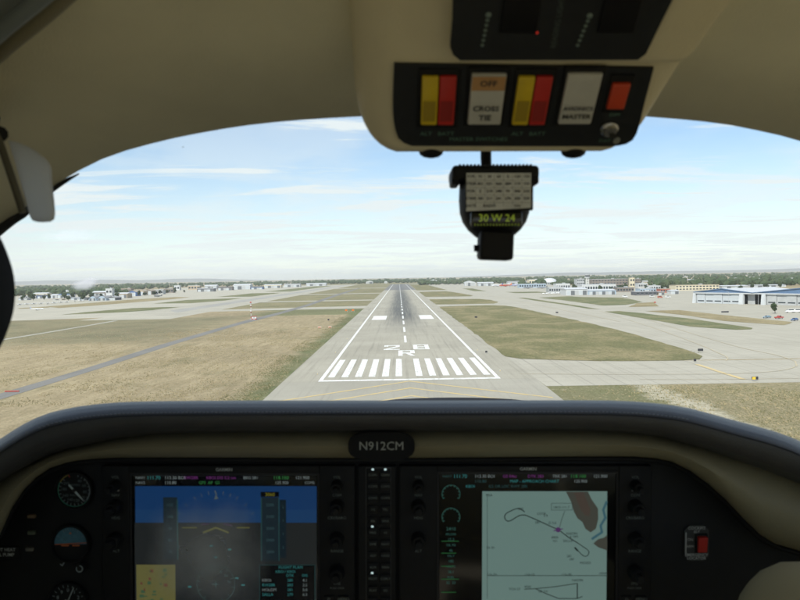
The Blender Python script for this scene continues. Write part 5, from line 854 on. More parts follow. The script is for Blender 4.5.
part('crash_pad_trim', MB().loft([[(-0.6239,0.857,-0.4176),(-0.5894,0.857,-0.3658),(-0.5553,0.857,-0.3247),(-0.5213,0.857,-0.2893),(-0.4931,0.857,-0.2633),(-0.4651,0.857,-0.2404),(-0.4427,0.857,-0.2233),(-0.4293,0.857,-0.2154),(-0.4159,0.857,-0.2091),(-0.4025,0.857,-0.2023),(-0.387,0.857,-0.1951),(-0.3703,0.857,-0.1896),(-0.3537,0.857,-0.186),(-0.3337,0.857,-0.1815),(-0.3094,0.857,-0.1764),(-0.2762,0.857,-0.1725),(-0.232,0.857,-0.1703),(-0.1767,0.857,-0.1695),(-0.1105,0.857,-0.1692),(-0.0442,0.857,-0.169),(0.0221,0.857,-0.1687),(0.0884,0.857,-0.1681),(0.1546,0.857,-0.1677),(0.1988,0.857,-0.168),(0.232,0.857,-0.1688),(0.2596,0.857,-0.1708),(0.2817,0.857,-0.1739),(0.3006,0.857,-0.1783),(0.3205,0.857,-0.1835),(0.3405,0.857,-0.1886),(0.3604,0.857,-0.1945),(0.3804,0.857,-0.2005),(0.3982,0.857,-0.206),(0.4148,0.857,-0.2119),(0.4315,0.857,-0.2184),(0.4482,0.857,-0.2254),(0.4761,0.857,-0.2374),(0.5096,0.857,-0.2552),(0.5433,0.857,-0.2783),(0.5883,0.857,-0.312)],[(-0.6134,0.842,-0.4325),(-0.5795,0.842,-0.3798),(-0.5459,0.842,-0.3386),(-0.5125,0.842,-0.3035),(-0.4848,0.842,-0.276),(-0.4572,0.842,-0.2505),(-0.4351,0.842,-0.2308),(-0.4219,0.842,-0.2189),(-0.4087,0.842,-0.2102),(-0.3955,0.842,-0.2023),(-0.3802,0.842,-0.1946),(-0.3639,0.842,-0.1892),(-0.3475,0.842,-0.1857),(-0.3279,0.842,-0.1818),(-0.304,0.842,-0.1776),(-0.2714,0.842,-0.1744),(-0.228,0.842,-0.1727),(-0.1737,0.842,-0.1721),(-0.1086,0.842,-0.1718),(-0.0434,0.842,-0.1717),(0.0217,0.842,-0.1714),(0.0868,0.842,-0.1708),(0.152,0.842,-0.1704),(0.1954,0.842,-0.1706),(0.228,0.842,-0.1712),(0.2551,0.842,-0.1728),(0.2768,0.842,-0.1757),(0.2953,0.842,-0.1799),(0.315,0.842,-0.1859),(0.3346,0.842,-0.1926),(0.3542,0.842,-0.2007),(0.3739,0.842,-0.2093),(0.3914,0.842,-0.2169),(0.4078,0.842,-0.2234),(0.4242,0.842,-0.2296),(0.4406,0.842,-0.236),(0.468,0.842,-0.247),(0.5009,0.842,-0.2635),(0.534,0.842,-0.2852),(0.5782,0.842,-0.3171)],[(-0.6067,0.832,-0.4526),(-0.5731,0.832,-0.3984),(-0.5398,0.832,-0.357),(-0.5068,0.832,-0.3217),(-0.4794,0.832,-0.2925),(-0.452,0.832,-0.2638),(-0.4301,0.832,-0.241),(-0.417,0.832,-0.2245),(-0.4039,0.832,-0.2132),(-0.3909,0.832,-0.2039),(-0.3758,0.832,-0.1957),(-0.3596,0.832,-0.1903),(-0.3434,0.832,-0.1869),(-0.3241,0.832,-0.1836),(-0.3004,0.832,-0.1803),(-0.2682,0.832,-0.1779),(-0.2253,0.832,-0.1767),(-0.1717,0.832,-0.1762),(-0.1073,0.832,-0.1761),(-0.0429,0.832,-0.1761),(0.0215,0.832,-0.1759),(0.0858,0.832,-0.1753),(0.1502,0.832,-0.1748),(0.1931,0.832,-0.1749),(0.2253,0.832,-0.1753),(0.2521,0.832,-0.1765),(0.2736,0.832,-0.1791),(0.2919,0.832,-0.1832),(0.3113,0.832,-0.19),(0.3307,0.832,-0.1986),(0.3502,0.832,-0.2091),(0.3696,0.832,-0.2209),(0.387,0.832,-0.2308),(0.4032,0.832,-0.2381),(0.4194,0.832,-0.2438),(0.4356,0.832,-0.2498),(0.4627,0.832,-0.2598),(0.4952,0.832,-0.2748),(0.5279,0.832,-0.2952),(0.5716,0.832,-0.3253)],[(-0.6049,0.829,-0.4729),(-0.5714,0.829,-0.4171),(-0.5383,0.829,-0.3751),(-0.5053,0.829,-0.3395),(-0.4779,0.829,-0.3085),(-0.4506,0.829,-0.2769),(-0.4287,0.829,-0.2513),(-0.4156,0.829,-0.2309),(-0.4025,0.829,-0.2171),(-0.3895,0.829,-0.2067),(-0.3744,0.829,-0.1979),(-0.3583,0.829,-0.1925),(-0.3422,0.829,-0.1892),(-0.323,0.829,-0.1863),(-0.2994,0.829,-0.1838),(-0.2673,0.829,-0.1821),(-0.2245,0.829,-0.1812),(-0.1711,0.829,-0.181),(-0.1069,0.829,-0.181),(-0.0428,0.829,-0.181),(0.0214,0.829,-0.1808),(0.0855,0.829,-0.1803),(0.1497,0.829,-0.1798),(0.1924,0.829,-0.1797),(0.2245,0.829,-0.18),(0.2513,0.829,-0.1809),(0.2727,0.829,-0.1832),(0.2909,0.829,-0.1872),(0.3102,0.829,-0.1948),(0.3296,0.829,-0.2051),(0.349,0.829,-0.2177),(0.3685,0.829,-0.2323),(0.3858,0.829,-0.2442),(0.402,0.829,-0.2523),(0.4181,0.829,-0.2577),(0.4343,0.829,-0.2632),(0.4612,0.829,-0.2724),(0.4937,0.829,-0.2864),(0.5262,0.829,-0.3058),(0.5698,0.829,-0.3346)],[(-0.6106,0.836,-0.5024),(-0.5767,0.836,-0.4439),(-0.5432,0.836,-0.4007),(-0.51,0.836,-0.3644),(-0.4823,0.836,-0.331),(-0.4547,0.836,-0.2957),(-0.4326,0.836,-0.2665),(-0.4192,0.836,-0.2412),(-0.406,0.836,-0.2244),(-0.3929,0.836,-0.2125),(-0.3776,0.836,-0.2029),(-0.3614,0.836,-0.1974),(-0.3452,0.836,-0.1942),(-0.3257,0.836,-0.1919),(-0.302,0.836,-0.1902),(-0.2696,0.836,-0.1893),(-0.2265,0.836,-0.1888),(-0.1726,0.836,-0.1888),(-0.1078,0.836,-0.1889),(-0.0431,0.836,-0.189),(0.0216,0.836,-0.1889),(0.0863,0.836,-0.1884),(0.151,0.836,-0.1878),(0.1941,0.836,-0.1876),(0.2265,0.836,-0.1876),(0.2534,0.836,-0.1882),(0.275,0.836,-0.1902),(0.2934,0.836,-0.1941),(0.3129,0.836,-0.2028),(0.3325,0.836,-0.2152),(0.3521,0.836,-0.2305),(0.3718,0.836,-0.2484),(0.3893,0.836,-0.2629),(0.4056,0.836,-0.2719),(0.4219,0.836,-0.277),(0.4382,0.836,-0.2821),(0.4654,0.836,-0.2905),(0.4981,0.836,-0.3034),(0.5309,0.836,-0.3219),(0.5748,0.836,-0.3495)],[(-0.6212,0.85,-0.53),(-0.5867,0.85,-0.4689),(-0.5527,0.85,-0.4244),(-0.5188,0.85,-0.3871),(-0.4906,0.85,-0.3515),(-0.4625,0.85,-0.3129),(-0.44,0.85,-0.2807),(-0.4263,0.85,-0.2515),(-0.4129,0.85,-0.2323),(-0.3995,0.85,-0.2191),(-0.384,0.85,-0.2088),(-0.3675,0.85,-0.2033),(-0.351,0.85,-0.2001),(-0.3312,0.85,-0.1981),(-0.3071,0.85,-0.197),(-0.2742,0.85,-0.1967),(-0.2303,0.85,-0.1966),(-0.1755,0.85,-0.1967),(-0.1097,0.85,-0.1969),(-0.0439,0.85,-0.197),(0.0219,0.85,-0.1969),(0.0877,0.85,-0.1964),(0.1535,0.85,-0.1958),(0.1974,0.85,-0.1955),(0.2303,0.85,-0.1954),(0.2577,0.85,-0.1957),(0.2797,0.85,-0.1975),(0.2984,0.85,-0.2014),(0.3182,0.85,-0.211),(0.3381,0.85,-0.2251),(0.3581,0.85,-0.2426),(0.3781,0.85,-0.2633),(0.3959,0.85,-0.2797),(0.4126,0.85,-0.2896),(0.4292,0.85,-0.2945),(0.4457,0.85,-0.2994),(0.4734,0.85,-0.3072),(0.5066,0.85,-0.3194),(0.54,0.85,-0.3375),(0.5846,0.85,-0.3645)],[(-0.6476,0.886,-0.5583),(-0.6117,0.886,-0.4941),(-0.5762,0.886,-0.4476),(-0.5409,0.886,-0.4086),(-0.5115,0.886,-0.371),(-0.4821,0.886,-0.33),(-0.4586,0.886,-0.2956),(-0.4444,0.886,-0.264),(-0.4304,0.886,-0.2434),(-0.4164,0.886,-0.2293),(-0.4003,0.886,-0.2184),(-0.3831,0.886,-0.2126),(-0.3659,0.886,-0.2093),(-0.3453,0.886,-0.2074),(-0.3201,0.886,-0.2064),(-0.2858,0.886,-0.2063),(-0.2401,0.886,-0.2063),(-0.1829,0.886,-0.2065),(-0.1143,0.886,-0.2067),(-0.0457,0.886,-0.2068),(0.0229,0.886,-0.2067),(0.0915,0.886,-0.2062),(0.16,0.886,-0.2056),(0.2058,0.886,-0.2052),(0.2401,0.886,-0.2051),(0.2686,0.886,-0.2053),(0.2915,0.886,-0.2071),(0.311,0.886,-0.2112),(0.3317,0.886,-0.2214),(0.3525,0.886,-0.2366),(0.3733,0.886,-0.2553),(0.3942,0.886,-0.2777),(0.4128,0.886,-0.2954),(0.4301,0.886,-0.3059),(0.4474,0.886,-0.311),(0.4647,0.886,-0.3159),(0.4935,0.886,-0.3238),(0.5281,0.886,-0.3363),(0.5629,0.886,-0.3549),(0.6094,0.886,-0.3827)]]), trim_tan, cabin, 60)
ip_ = part('instrument_panel', MB().rbox((.02, .905, -.575), (1.24, .03, .76), .004, 2), black, cabin, 30)
part('panel_edge_bead', MB().tube([(-0.4576,0.884,-0.2975),(-0.4434,0.884,-0.266),(-0.4294,0.884,-0.2453),(-0.4155,0.884,-0.2313),(-0.3994,0.884,-0.2205),(-0.3822,0.884,-0.2147),(-0.3651,0.884,-0.2114),(-0.3445,0.884,-0.2095),(-0.3194,0.884,-0.2085),(-0.2852,0.884,-0.2083),(-0.2395,0.884,-0.2083),(-0.1825,0.884,-0.2085),(-0.1141,0.884,-0.2087),(-0.0456,0.884,-0.2089),(0.0228,0.884,-0.2088),(0.0913,0.884,-0.2083),(0.1597,0.884,-0.2076),(0.2053,0.884,-0.2073),(0.2395,0.884,-0.2072),(0.2681,0.884,-0.2074),(0.2909,0.884,-0.2092),(0.3103,0.884,-0.2133),(0.331,0.884,-0.2234),(0.3517,0.884,-0.2386),(0.3725,0.884,-0.2573),(0.3933,0.884,-0.2796),(0.4119,0.884,-0.2973),(0.4292,0.884,-0.3078),(0.4464,0.884,-0.3128),(0.4637,0.884,-0.3177)], .0030, 8), blackp, ip_, 60)
# small legends, annunciators and screws of the panel itself
for px, pz, c in ((-0.4231, -0.2746, (.5, .35, .2)), (-0.4233, -0.2938, (.25, .3, .2)), (-0.4259, -0.313, (.4, .38, .3))):
    a = part('annunciator_lamp', MB().rbox((px, .8885, pz), (.0090, .004, .0042), .0008, 1), mat('lamp_lens_%d' % int(c[0] * 100), tuple(v * .35 for v in c), .3), ip_)
pl = part('switch_placard', MB().rbox((-0.457,0.889,-0.3176), (.038, .002, .016), .0006, 1), softblk, ip_)
x, y, z = (-0.456,0.887,-0.3169)
mb = MB(); text(mb, 'PITOT HEAT', (x, y, z + .0036), .0052, bold=.01); text(mb, 'FUEL PUMP', (x, y, z - .0022), .0052, bold=.01); part('legend_text', mb, legend, pl)
arm = MB().ico((0.3694,0.7,-0.3392), .07, 3, 0, (.85, 1.1, 1.10)); part('armrest', arm, mat('armrest_vinyl', (.27, .225, .12), .8, spec=.2), cabin, 60)

YF = .878                                          # front face of the avionics bezels
def rr(mb, r, y0, y1, rad): mb.rbox(((r[0] + r[2]) / 2, (y0 + y1) / 2, (r[1] + r[3]) / 2), (r[2] - r[0], abs(y1 - y0), r[3] - r[1]), rad, 3); return mb
def q(mb, r, y): mb.poly([(r[0], y, r[1]), (r[2], y, r[1]), (r[2], y, r[3]), (r[0], y, r[3])]); return mb
def frame(mb, r, w, y):
    x0, z0, x1, z1 = r
    for a in ((x0, z0, x1, z0 + w), (x0, z1 - w, x1, z1), (x0, z0 + w, x0 + w, z1 - w), (x1 - w, z0 + w, x1, z1 - w)): q(mb, a, y)
    return mb
def ring(mb, c, r0, r1, a0=0, a1=360, n=40, y=None):
    ra, rb = [], []
    for i in range(n + 1):
        t = R(a0 + (a1 - a0) * i / n); ra.append((c[0] + math.sin(t) * r0, y, c[1] + math.cos(t) * r0)); rb.append((c[0] + math.sin(t) * r1, y, c[1] + math.cos(t) * r1))
    mb.loft([ra, rb]); return mb
def stroke(mb, pts, w, y):
    pts = [Vector(p) for p in pts]
    for a, b in zip(pts, pts[1:]):
        d = (b - a).normalized(); n = Vector((-d.y, d.x)) * w / 2; e = d * w * .3
        mb.poly([(p.x, y, p.y) for p in (a - e - n, b + e - n, b + e + n, a - e + n)])
    return mb
def knob(parent, x, z, r, h=.016):
    k = part('knob', MB().lathe([(r * 1.05, 0), (r * 1.05, .004), (r, .005), (r * .94, h - .0012), (r * .86, h)], (x, YF, z), (0, -1, 0), 24), blackp, parent, 40)
    part('inner_knob', MB().lathe([(r * .55, h), (r * .55, h + .008), (r * .48, h + .009)], (x, YF, z), (0, -1, 0), 18), softblk, k, 40)
    return k
def display(name, label, px0, px1, scr):
    u = thing(name, label, 'display', ((px0 + px1) / 2, .89, -0.2077), air=True)
    r = (px0, -0.4126, px1, -0.214)
    mb = MB(); x0, z0, x1, z1 = scr; b = .0022
    for a in ((r[0], r[1], x0 - b, r[3]), (x1 + b, r[1], r[2], r[3]), (x0 - b, z1 + b, x1 + b, r[3]), (x0 - b, r[1], x1 + b, z0 - b)): rr(mb, a, YF, .8895, .0012)
    bz = part('bezel', mb, softblk, u, 35)
    mb = MB(); frame(mb, (x0 - b, z0 - b, x1 + b, z1 + b), b, YF + .0022); part('screen_gasket', mb, rubber, bz)
    m = MB(); rr(m, (x0, z0, x1, z1), .8815, .8895, .0005)
    sc = part('screen', m, mat('screen_glass_black', (.004, .005, .006), .12, spec=.35), u, 35)
    mb = MB(); text(mb, 'GARMIN', ((x0 + x1) / 2, YF - .0004, (r[3] + z1 + b) / 2), .0050, bold=.015); part('maker_name', mb, legend, bz)
    for sx, kx in ((-1, (r[0] + x0) / 2 - .001), (1, (r[2] + x1) / 2 + .001)):
        for dz, kr in ((-.022, .0062), (-.046, .0078), (-.083 if sx < 0 else -.083, .0078), (-.121, .0082)):
            if sx < 0 and dz < -.1: continue
            knob(bz, kx, r[3] + dz, kr)
        lg = MB()
        for dz, s in ((-.013, 'VOL' if sx < 0 else 'VOL'), (-.0335, 'NAV' if sx < 0 else 'COM'), (-.0595, 'HDG' if sx < 0 else 'CRS/BARO'), (-.0975, 'ALT' if sx < 0 else 'RANGE')): text(lg, s, (kx, YF - .0004, r[3] + dz), .0045)
        if sx > 0: text(lg, 'FMS', (kx, YF - .0004, r[3] - .1350), .0045); text(lg, 'PUSH CRSR', (kx, YF - .0004, r[3] - .1400), .0032)
        part('legend_text', lg, legend_dim, bz)
        for i in (0, 1): part('port_led', MB().rbox((kx + (i - .5) * .006, YF - .0003, r[3] - .0245 - .0035), (.0022, .001, .0014), .0003, 1), mat('led_dim', (.5, .52, .52), .4), bz)
    for i in range(2):                             # softkeys of the control column
        for k in range(4):
            kx = (r[2] + x1) / 2 + (i - .5) * .0165; kz = r[3] - .152 - k * .0118
            kk = part('key', MB().rbox((kx, YF - .0008, kz), (.0125, .003, .0072), .0012, 2), blackp, bz, 40)
            mb = MB(); text(mb, ('D', 'FPL', 'CLR', 'ENT', 'MENU', 'PROC', 'ENT', 'CLR')[(i * 4 + k)], (kx, YF - .0026, kz), .0046); part('key_legend', mb, legend_dim, kk)
    return u, sc
YS = .8812                                         # graphics sit just above the display glass
def G_(name, mb, m, sc): return part(name, mb, m, sc)
e_blue = glow('display_blue', (.012, .062, .20)); e_blue2 = glow('display_pale_blue', (.035, .11, .23)); e_land = glow('display_land', (.026, .031, .032)); e_tape = glow('display_tape', (.016, .032, .042))
e_cyan = glow('display_cyan', (.05, .30, .30)); e_white = glow('display_white', (.30, .36, .36)); e_green = glow('display_green', (.05, .30, .08)); e_mag = glow('display_magenta', (.24, .05, .26))
e_yel = glow('display_yellow', (.32, .30, .03)); e_map = glow('display_map', (.21, .20, .07)); e_mapg = glow('display_map_green', (.07, .15, .08)); e_red = glow('display_red', (.35, .05, .02)); e_dim = glow('display_dim_teal', (.03, .10, .10))
e_chart = glow('display_chart_paper', (.24, .385, .35)); e_ink = glow('display_chart_ink', (.008, .014, .014)); e_terr = glow('display_chart_terrain', (.090, .095, .078)); e_terr2 = glow('display_chart_high_terrain', (.105, .080, .065)); e_river = glow('display_chart_water', (.07, .19, .24)); e_pur = glow('display_purple', (.13, .05, .19)); e_black = glow('display_black', (.003, .004, .005))

# --- primary flight display
PSCR = (-0.305,-0.3836,-0.0937,-0.2249)
pfd, ps = display('flight_display', 'left large screen showing blue sky, dark ground and yellow map inset', -0.3382, -0.0513, PSCR)
G_('sky_field', q(MB(), (-0.3015,-0.265,-0.0949,-0.238), YS), e_blue, ps); G_('horizon_field', q(MB(), (-0.3016,-0.2799,-0.095,-0.265), YS), glow('display_mid_blue', (.018, .075, .21)), ps)
G_('land_field', q(MB(), (-0.3027,-0.3813,-0.095,-0.2799), YS), e_land, ps)
G_('airspeed_tape', frame(q(MB(), (-0.2696,-0.3225,-0.2536,-0.2506), YS - .0003), (-0.2696,-0.3225,-0.2536,-0.2506), .0004, YS - .0004), e_tape, ps)
G_('altitude_tape', q(MB(), (-0.1585,-0.3236,-0.1376,-0.2506), YS - .0003), e_tape, ps); G_('vertical_speed_tape', q(MB(), (-0.1372,-0.3201,-0.1297,-0.2535), YS - .0003), glow('display_tape_dark', (.010, .024, .034)), ps)
mb = MB(); q(mb, (-0.2542,-0.3225,-0.2527,-0.2535), YS - .0005); q(mb, (-0.1585,-0.3236,-0.1574,-0.2512), YS - .0005); q(mb, (-0.1384,-0.3236,-0.1374,-0.2512), YS - .0005); G_('tape_edge', mb, e_dim, ps)
G_('altitude_box', q(MB(), (-0.1586,-0.2501,-0.1376,-0.2443), YS - .0006), e_black, ps)
mb = MB(); text(mb, '3060', (-0.148, YS - .0009, -0.2475), .0055); G_('altitude_bug_text', mb, e_yel, ps)
mb = MB(); x0, z0 = -0.2097, -0.2854
stroke(mb, [(x0 - .014, z0 - .0055), (x0, z0), (x0 + .014, z0 - .0055)], .0022, YS - .0008); stroke(mb, [(x0 - .038, z0), (x0 - .022, z0)], .0013, YS - .0008); stroke(mb, [(x0 + .024, z0), (x0 + .038, z0)], .0013, YS - .0008); G_('aircraft_symbol', mb, glow('display_ochre', (.17, .17, .04)), ps)
mb = MB(); stroke(mb, [(x0 - .016, z0 + .0035), (x0 - .008, z0 + .0042)], .0012, YS - .0007); stroke(mb, [(x0 + .009, z0 + .0042), (x0 + .018, z0 + .0025)], .0012, YS - .0007); G_('flight_director', mb, glow('display_dull_magenta', (.10, .04, .12)), ps)
mb = MB(); cx0, cz0 = -0.2095, -0.2492
mb.poly([(cx0 - .0022, YS - .0007, cz0 - .004), (cx0 + .003, YS - .0007, cz0 - .003), (cx0, YS - .0007, cz0 + .002)]); stroke(mb, [(cx0 - .001, cz0 + .006), (cx0 + .0005, cz0 + .002)], .0013, YS - .0007)
for a in (-60, -45, -30, -20, -10, 10, 20, 30, 45, 60):
    t = R(a); stroke(mb, [(cx0 + math.sin(t) * .046, cz0 - .044 + math.cos(t) * .046), (cx0 + math.sin(t) * .050, cz0 - .044 + math.cos(t) * .050)], .0006, YS - .0007)
G_('roll_scale', mb, glow('display_soft_white', (.13, .17, .18)), ps)
hx, hz = -0.2102, -0.3505
mb = ring(MB(), (hx, hz), .0215, .0219, y=YS - .0005)
for a in range(0, 360, 30): t = R(a + 10); stroke(mb, [(hx + math.sin(t) * .018, hz + math.cos(t) * .018), (hx + math.sin(t) * .0215, hz + math.cos(t) * .0215)], .0005, YS - .0005)
stroke(mb, [(hx, hz - .004), (hx, hz + .004)], .0007, YS - .0006); stroke(mb, [(hx - .004, hz), (hx + .004, hz)], .0007, YS - .0006)
for s, a in (('N', 80), ('33', 50), ('W', -10), ('24', -40), ('30', 20)): t = R(a); text(mb, s, (hx + math.sin(t) * .0152, YS - .0006, hz + math.cos(t) * .0152), .0042)
G_('compass_rose', mb, glow('display_teal_line', (.07, .19, .18)), ps)
mb = MB()
for dx, dz in ((0, .031), (-.03, -.003), (.024, .007), (.031, -.001), (-.005, .044), (.016, .040)): stroke(mb, [(hx + dx - .0015, hz + dz), (hx + dx + .0015, hz + dz)], .0016, YS - .0006)
G_('navigation_marker', mb, e_cyan, ps)
mr = (-0.301,-0.3825,-0.2565,-0.3282)
G_('map_inset', q(MB(), mr, YS - .0003), e_map, ps)
mb, mg = MB(), MB(); rnd = random.Random(4)
for i in range(26):
    a = mr[0] + rnd.uniform(.003, .034); c = mr[1] + rnd.uniform(.004, .048); w, h = rnd.uniform(.0015, .005), rnd.uniform(.001, .004)
    q(mg if i % 3 else mb, (a, c, min(a + w, mr[2]), min(c + h, mr[3])), YS - .0005 - i * .00001)
G_('map_feature', mg, e_mapg, ps); G_('map_mark', mb, glow('display_map_red', (.20, .07, .05)), ps)
lr = (-0.1605,-0.3825,-0.0969,-0.3282)
G_('flight_plan_window', q(MB(), lr, YS - .0003), e_black, ps); G_('window_border', frame(MB(), lr, .0005, YS - .0005), e_dim, ps)
mb, mw = MB(), MB()
text(mb, 'FLIGHT PLAN', ((lr[0] + lr[2]) / 2 + .004, YS - .0006, lr[3] - .003), .0046); text(mb, 'KBOI / KBOI', ((lr[0] + lr[2]) / 2 - .002, YS - .0006, lr[3] - .008), .0042)
for i, (a, b, c) in enumerate((('', 'DTK', 'DIS'), ('KBOI', '280', '4.1'), ('RW28R', '283', '2.2'), ('HOLDM', '281', '5.0'), ('SALLA', '279', '6.3'))):
    zz = lr[3] - .0125 - i * .0055
    text(mw if i % 2 else mb, a, (lr[0] + .003, YS - .0006, zz), .0046, align='LEFT'); text(mb, b, (lr[0] + .035, YS - .0006, zz), .0044); text(mw if i != 0 else mb, c, (lr[0] + .052, YS - .0006, zz), .0044)
G_('flight_plan_text', mb, e_cyan, ps); G_('flight_plan_value', mw, e_white, ps)
def topbar(sc, x0, z0, w, rows_):
    by = {}
    for (u, v, s, m, size) in rows_: text(by.setdefault(m, MB()), s, (x0 + u * w, YS - .0003, z0 - v), size, align='LEFT')
    for m, mb in by.items(): G_('radio_text', mb, m, sc)
topbar(ps, PSCR[0], PSCR[3], PSCR[2] - PSCR[0], [(.02, .0035, 'NAV1', e_white, .0042), (.08, .0035, '111.70', e_cyan, .0058), (.175, .0035, '113.30 BOI', e_white, .0052), (.02, .0092, 'NAV2', e_white, .0042), (.175, .0092, '110.80', e_white, .0050), (.28, .0035, 'RW28R', e_mag, .0050), (.40, .0035, 'KBOI DIS 0.2 nm', e_mag, .0048), (.60, .0035, 'BRG 281', e_white, .0046), (.36, .0092, 'GPS  AP  GS', e_green, .0046), (.76, .0035, '118.100', e_green, .0056), (.88, .0035, '121.900', e_white, .0050), (.77, .0092, '125.900', e_white, .0048), (.93, .0092, 'COM2', e_white, .0040)])
mb = MB()
for i, s in enumerate(('110', '100', '90', '80', '70')): text(mb, s, (-0.2619, YS - .0006, -0.2595 - i * .0135), .0046)
for i, s in enumerate(('3200', '3100', '3000', '2900', '2800')): text(mb, s, (-0.148, YS - .0006, -0.2595 - i * .0135), .0046)
for i, s in enumerate(('2', '1', '1', '2')): text(mb, s, (-0.1332, YS - .0006, -0.2618 - i * .0155), .0042)
G_('tape_figures', mb, glow('display_grey_teal', (.06, .13, .14)), ps)
fm = bpy.data.materials.new('painted_glare'); fm.use_nodes = True; MATS['painted_glare'] = fm; ft = fm.node_tree
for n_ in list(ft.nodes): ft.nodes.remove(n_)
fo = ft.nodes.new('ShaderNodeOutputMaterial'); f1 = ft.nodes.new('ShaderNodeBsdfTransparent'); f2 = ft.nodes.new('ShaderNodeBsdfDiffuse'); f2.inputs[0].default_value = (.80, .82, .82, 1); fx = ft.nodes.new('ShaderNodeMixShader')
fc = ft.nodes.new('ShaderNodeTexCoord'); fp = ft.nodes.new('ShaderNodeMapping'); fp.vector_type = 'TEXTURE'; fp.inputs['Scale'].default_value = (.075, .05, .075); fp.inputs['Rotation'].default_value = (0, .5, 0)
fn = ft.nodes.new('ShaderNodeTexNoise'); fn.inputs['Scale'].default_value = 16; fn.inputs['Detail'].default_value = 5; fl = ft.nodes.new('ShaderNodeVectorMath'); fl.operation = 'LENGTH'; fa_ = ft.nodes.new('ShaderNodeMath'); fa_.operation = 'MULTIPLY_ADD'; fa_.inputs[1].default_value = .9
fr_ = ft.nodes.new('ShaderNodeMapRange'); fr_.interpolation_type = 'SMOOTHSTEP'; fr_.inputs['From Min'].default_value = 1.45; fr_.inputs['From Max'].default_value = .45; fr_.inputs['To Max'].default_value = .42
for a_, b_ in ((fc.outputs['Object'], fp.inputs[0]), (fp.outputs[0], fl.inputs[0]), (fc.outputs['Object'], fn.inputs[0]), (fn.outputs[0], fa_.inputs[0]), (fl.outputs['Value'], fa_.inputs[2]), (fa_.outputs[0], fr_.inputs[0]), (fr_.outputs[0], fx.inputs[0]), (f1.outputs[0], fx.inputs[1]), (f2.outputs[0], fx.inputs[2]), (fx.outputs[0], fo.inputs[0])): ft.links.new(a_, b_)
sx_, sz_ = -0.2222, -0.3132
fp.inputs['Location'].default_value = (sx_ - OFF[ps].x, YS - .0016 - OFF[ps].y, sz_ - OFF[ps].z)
part('glare_film', q(MB(), (-0.3038,-0.3825,-0.0945,-0.226), YS - .0016), fm, ps)     # reflected glare painted as a pale patch over the glass
# --- multifunction display
MSCR = (0.0445,-0.3836,0.246,-0.2232)
mfd, ms = display('map_display', 'right large screen showing a pale teal approach chart', -0.0006, 0.2857, MSCR)
cr = (0.0937,-0.3825,0.2359,-0.2438)
G_('chart_page', q(MB(), cr, YS), e_chart, ms)
def ch(pts): return [(a, b) for a, b in pts]
mb = MB().poly([(a, YS - .0002, b) for a, b in [(0.1889,-0.2443),(0.214,-0.2443),(0.2182,-0.2531),(0.2255,-0.2636),(0.2259,-0.2757),(0.2233,-0.2868),(0.2173,-0.2911),(0.2113,-0.2868),(0.2077,-0.279),(0.2022,-0.2748),(0.198,-0.2669),(0.1949,-0.2561)]]); mb.poly([(a, YS - .0002, b) for a, b in [(0.2204,-0.3038),(0.2258,-0.2989),(0.2323,-0.2971),(0.2362,-0.2941),(0.2363,-0.3119),(0.2258,-0.308)]]); G_('chart_terrain', mb, e_terr, ms)
mb = MB().poly([(a, YS - .0003, b) for a, b in [(0.1979,-0.2452),(0.2086,-0.2446),(0.2135,-0.2561),(0.2171,-0.2651),(0.2154,-0.2724),(0.2106,-0.2712),(0.2058,-0.2645)]]); G_('chart_high_terrain', mb, e_terr2, ms)
mb = MB(); stroke(mb, [(0.235,-0.2561),(0.2315,-0.2651),(0.2339,-0.2742),(0.2286,-0.2832),(0.2302,-0.2908),(0.2227,-0.2959),(0.2192,-0.2983)], .0028, YS - .0004); G_('chart_river', mb, e_river, ms)
mb = MB()
for pts, w in (([(0.1433,-0.2712),(0.1411,-0.271),(0.1388,-0.271),(0.1366,-0.2714),(0.1345,-0.2723),(0.1326,-0.2735),(0.1306,-0.2746),(0.1287,-0.2759),(0.1268,-0.2771),(0.1247,-0.2779),(0.1225,-0.2779),(0.1205,-0.2768),(0.1195,-0.2748),(0.1191,-0.2726),(0.1199,-0.2705),(0.1214,-0.2688),(0.1233,-0.2676),(0.1254,-0.2666),(0.1275,-0.2657),(0.1295,-0.2648),(0.1316,-0.264),(0.1338,-0.2634),(0.136,-0.2636),(0.138,-0.2647),(0.14,-0.2659),(0.1418,-0.2672)], .0010), ([(0.1424,-0.2709),(0.1538,-0.2757),(0.1673,-0.282),(0.1808,-0.2881),(0.1928,-0.2971),(0.2018,-0.3026)], .0010), ([(0.2018,-0.3026),(0.2038,-0.3039),(0.2058,-0.3053),(0.2078,-0.3067),(0.2098,-0.3081),(0.2118,-0.3094),(0.2137,-0.3109),(0.2153,-0.3127),(0.2155,-0.315),(0.2145,-0.3171),(0.2125,-0.3184),(0.2101,-0.3184),(0.208,-0.3171),(0.2063,-0.3155),(0.2046,-0.3137),(0.2029,-0.312),(0.2012,-0.3103),(0.1995,-0.3086)], .0008), ([(0.1422,-0.3564),(0.1548,-0.3558),(0.1782,-0.3534),(0.2016,-0.3498)], .0008), ([(0.1548,-0.3558),(0.1662,-0.3613),(0.1813,-0.3671),(0.2023,-0.3671),(0.2083,-0.3649)], .0008), ([(0.2025,-0.3498),(0.2026,-0.3668)], .0012), ([(0.0996,-0.3407),(0.2381,-0.3407)], .0006), ([(0.0993,-0.247),(0.0997,-0.3674)], .0004), ([(0.1875,-0.2666),(0.1843,-0.2757),(0.182,-0.2847)], .0005), ([(0.1995,-0.3086),(0.2025,-0.3119)], .0018)):
    stroke(mb, pts, w, YS - .0005)
rnd = random.Random(9)
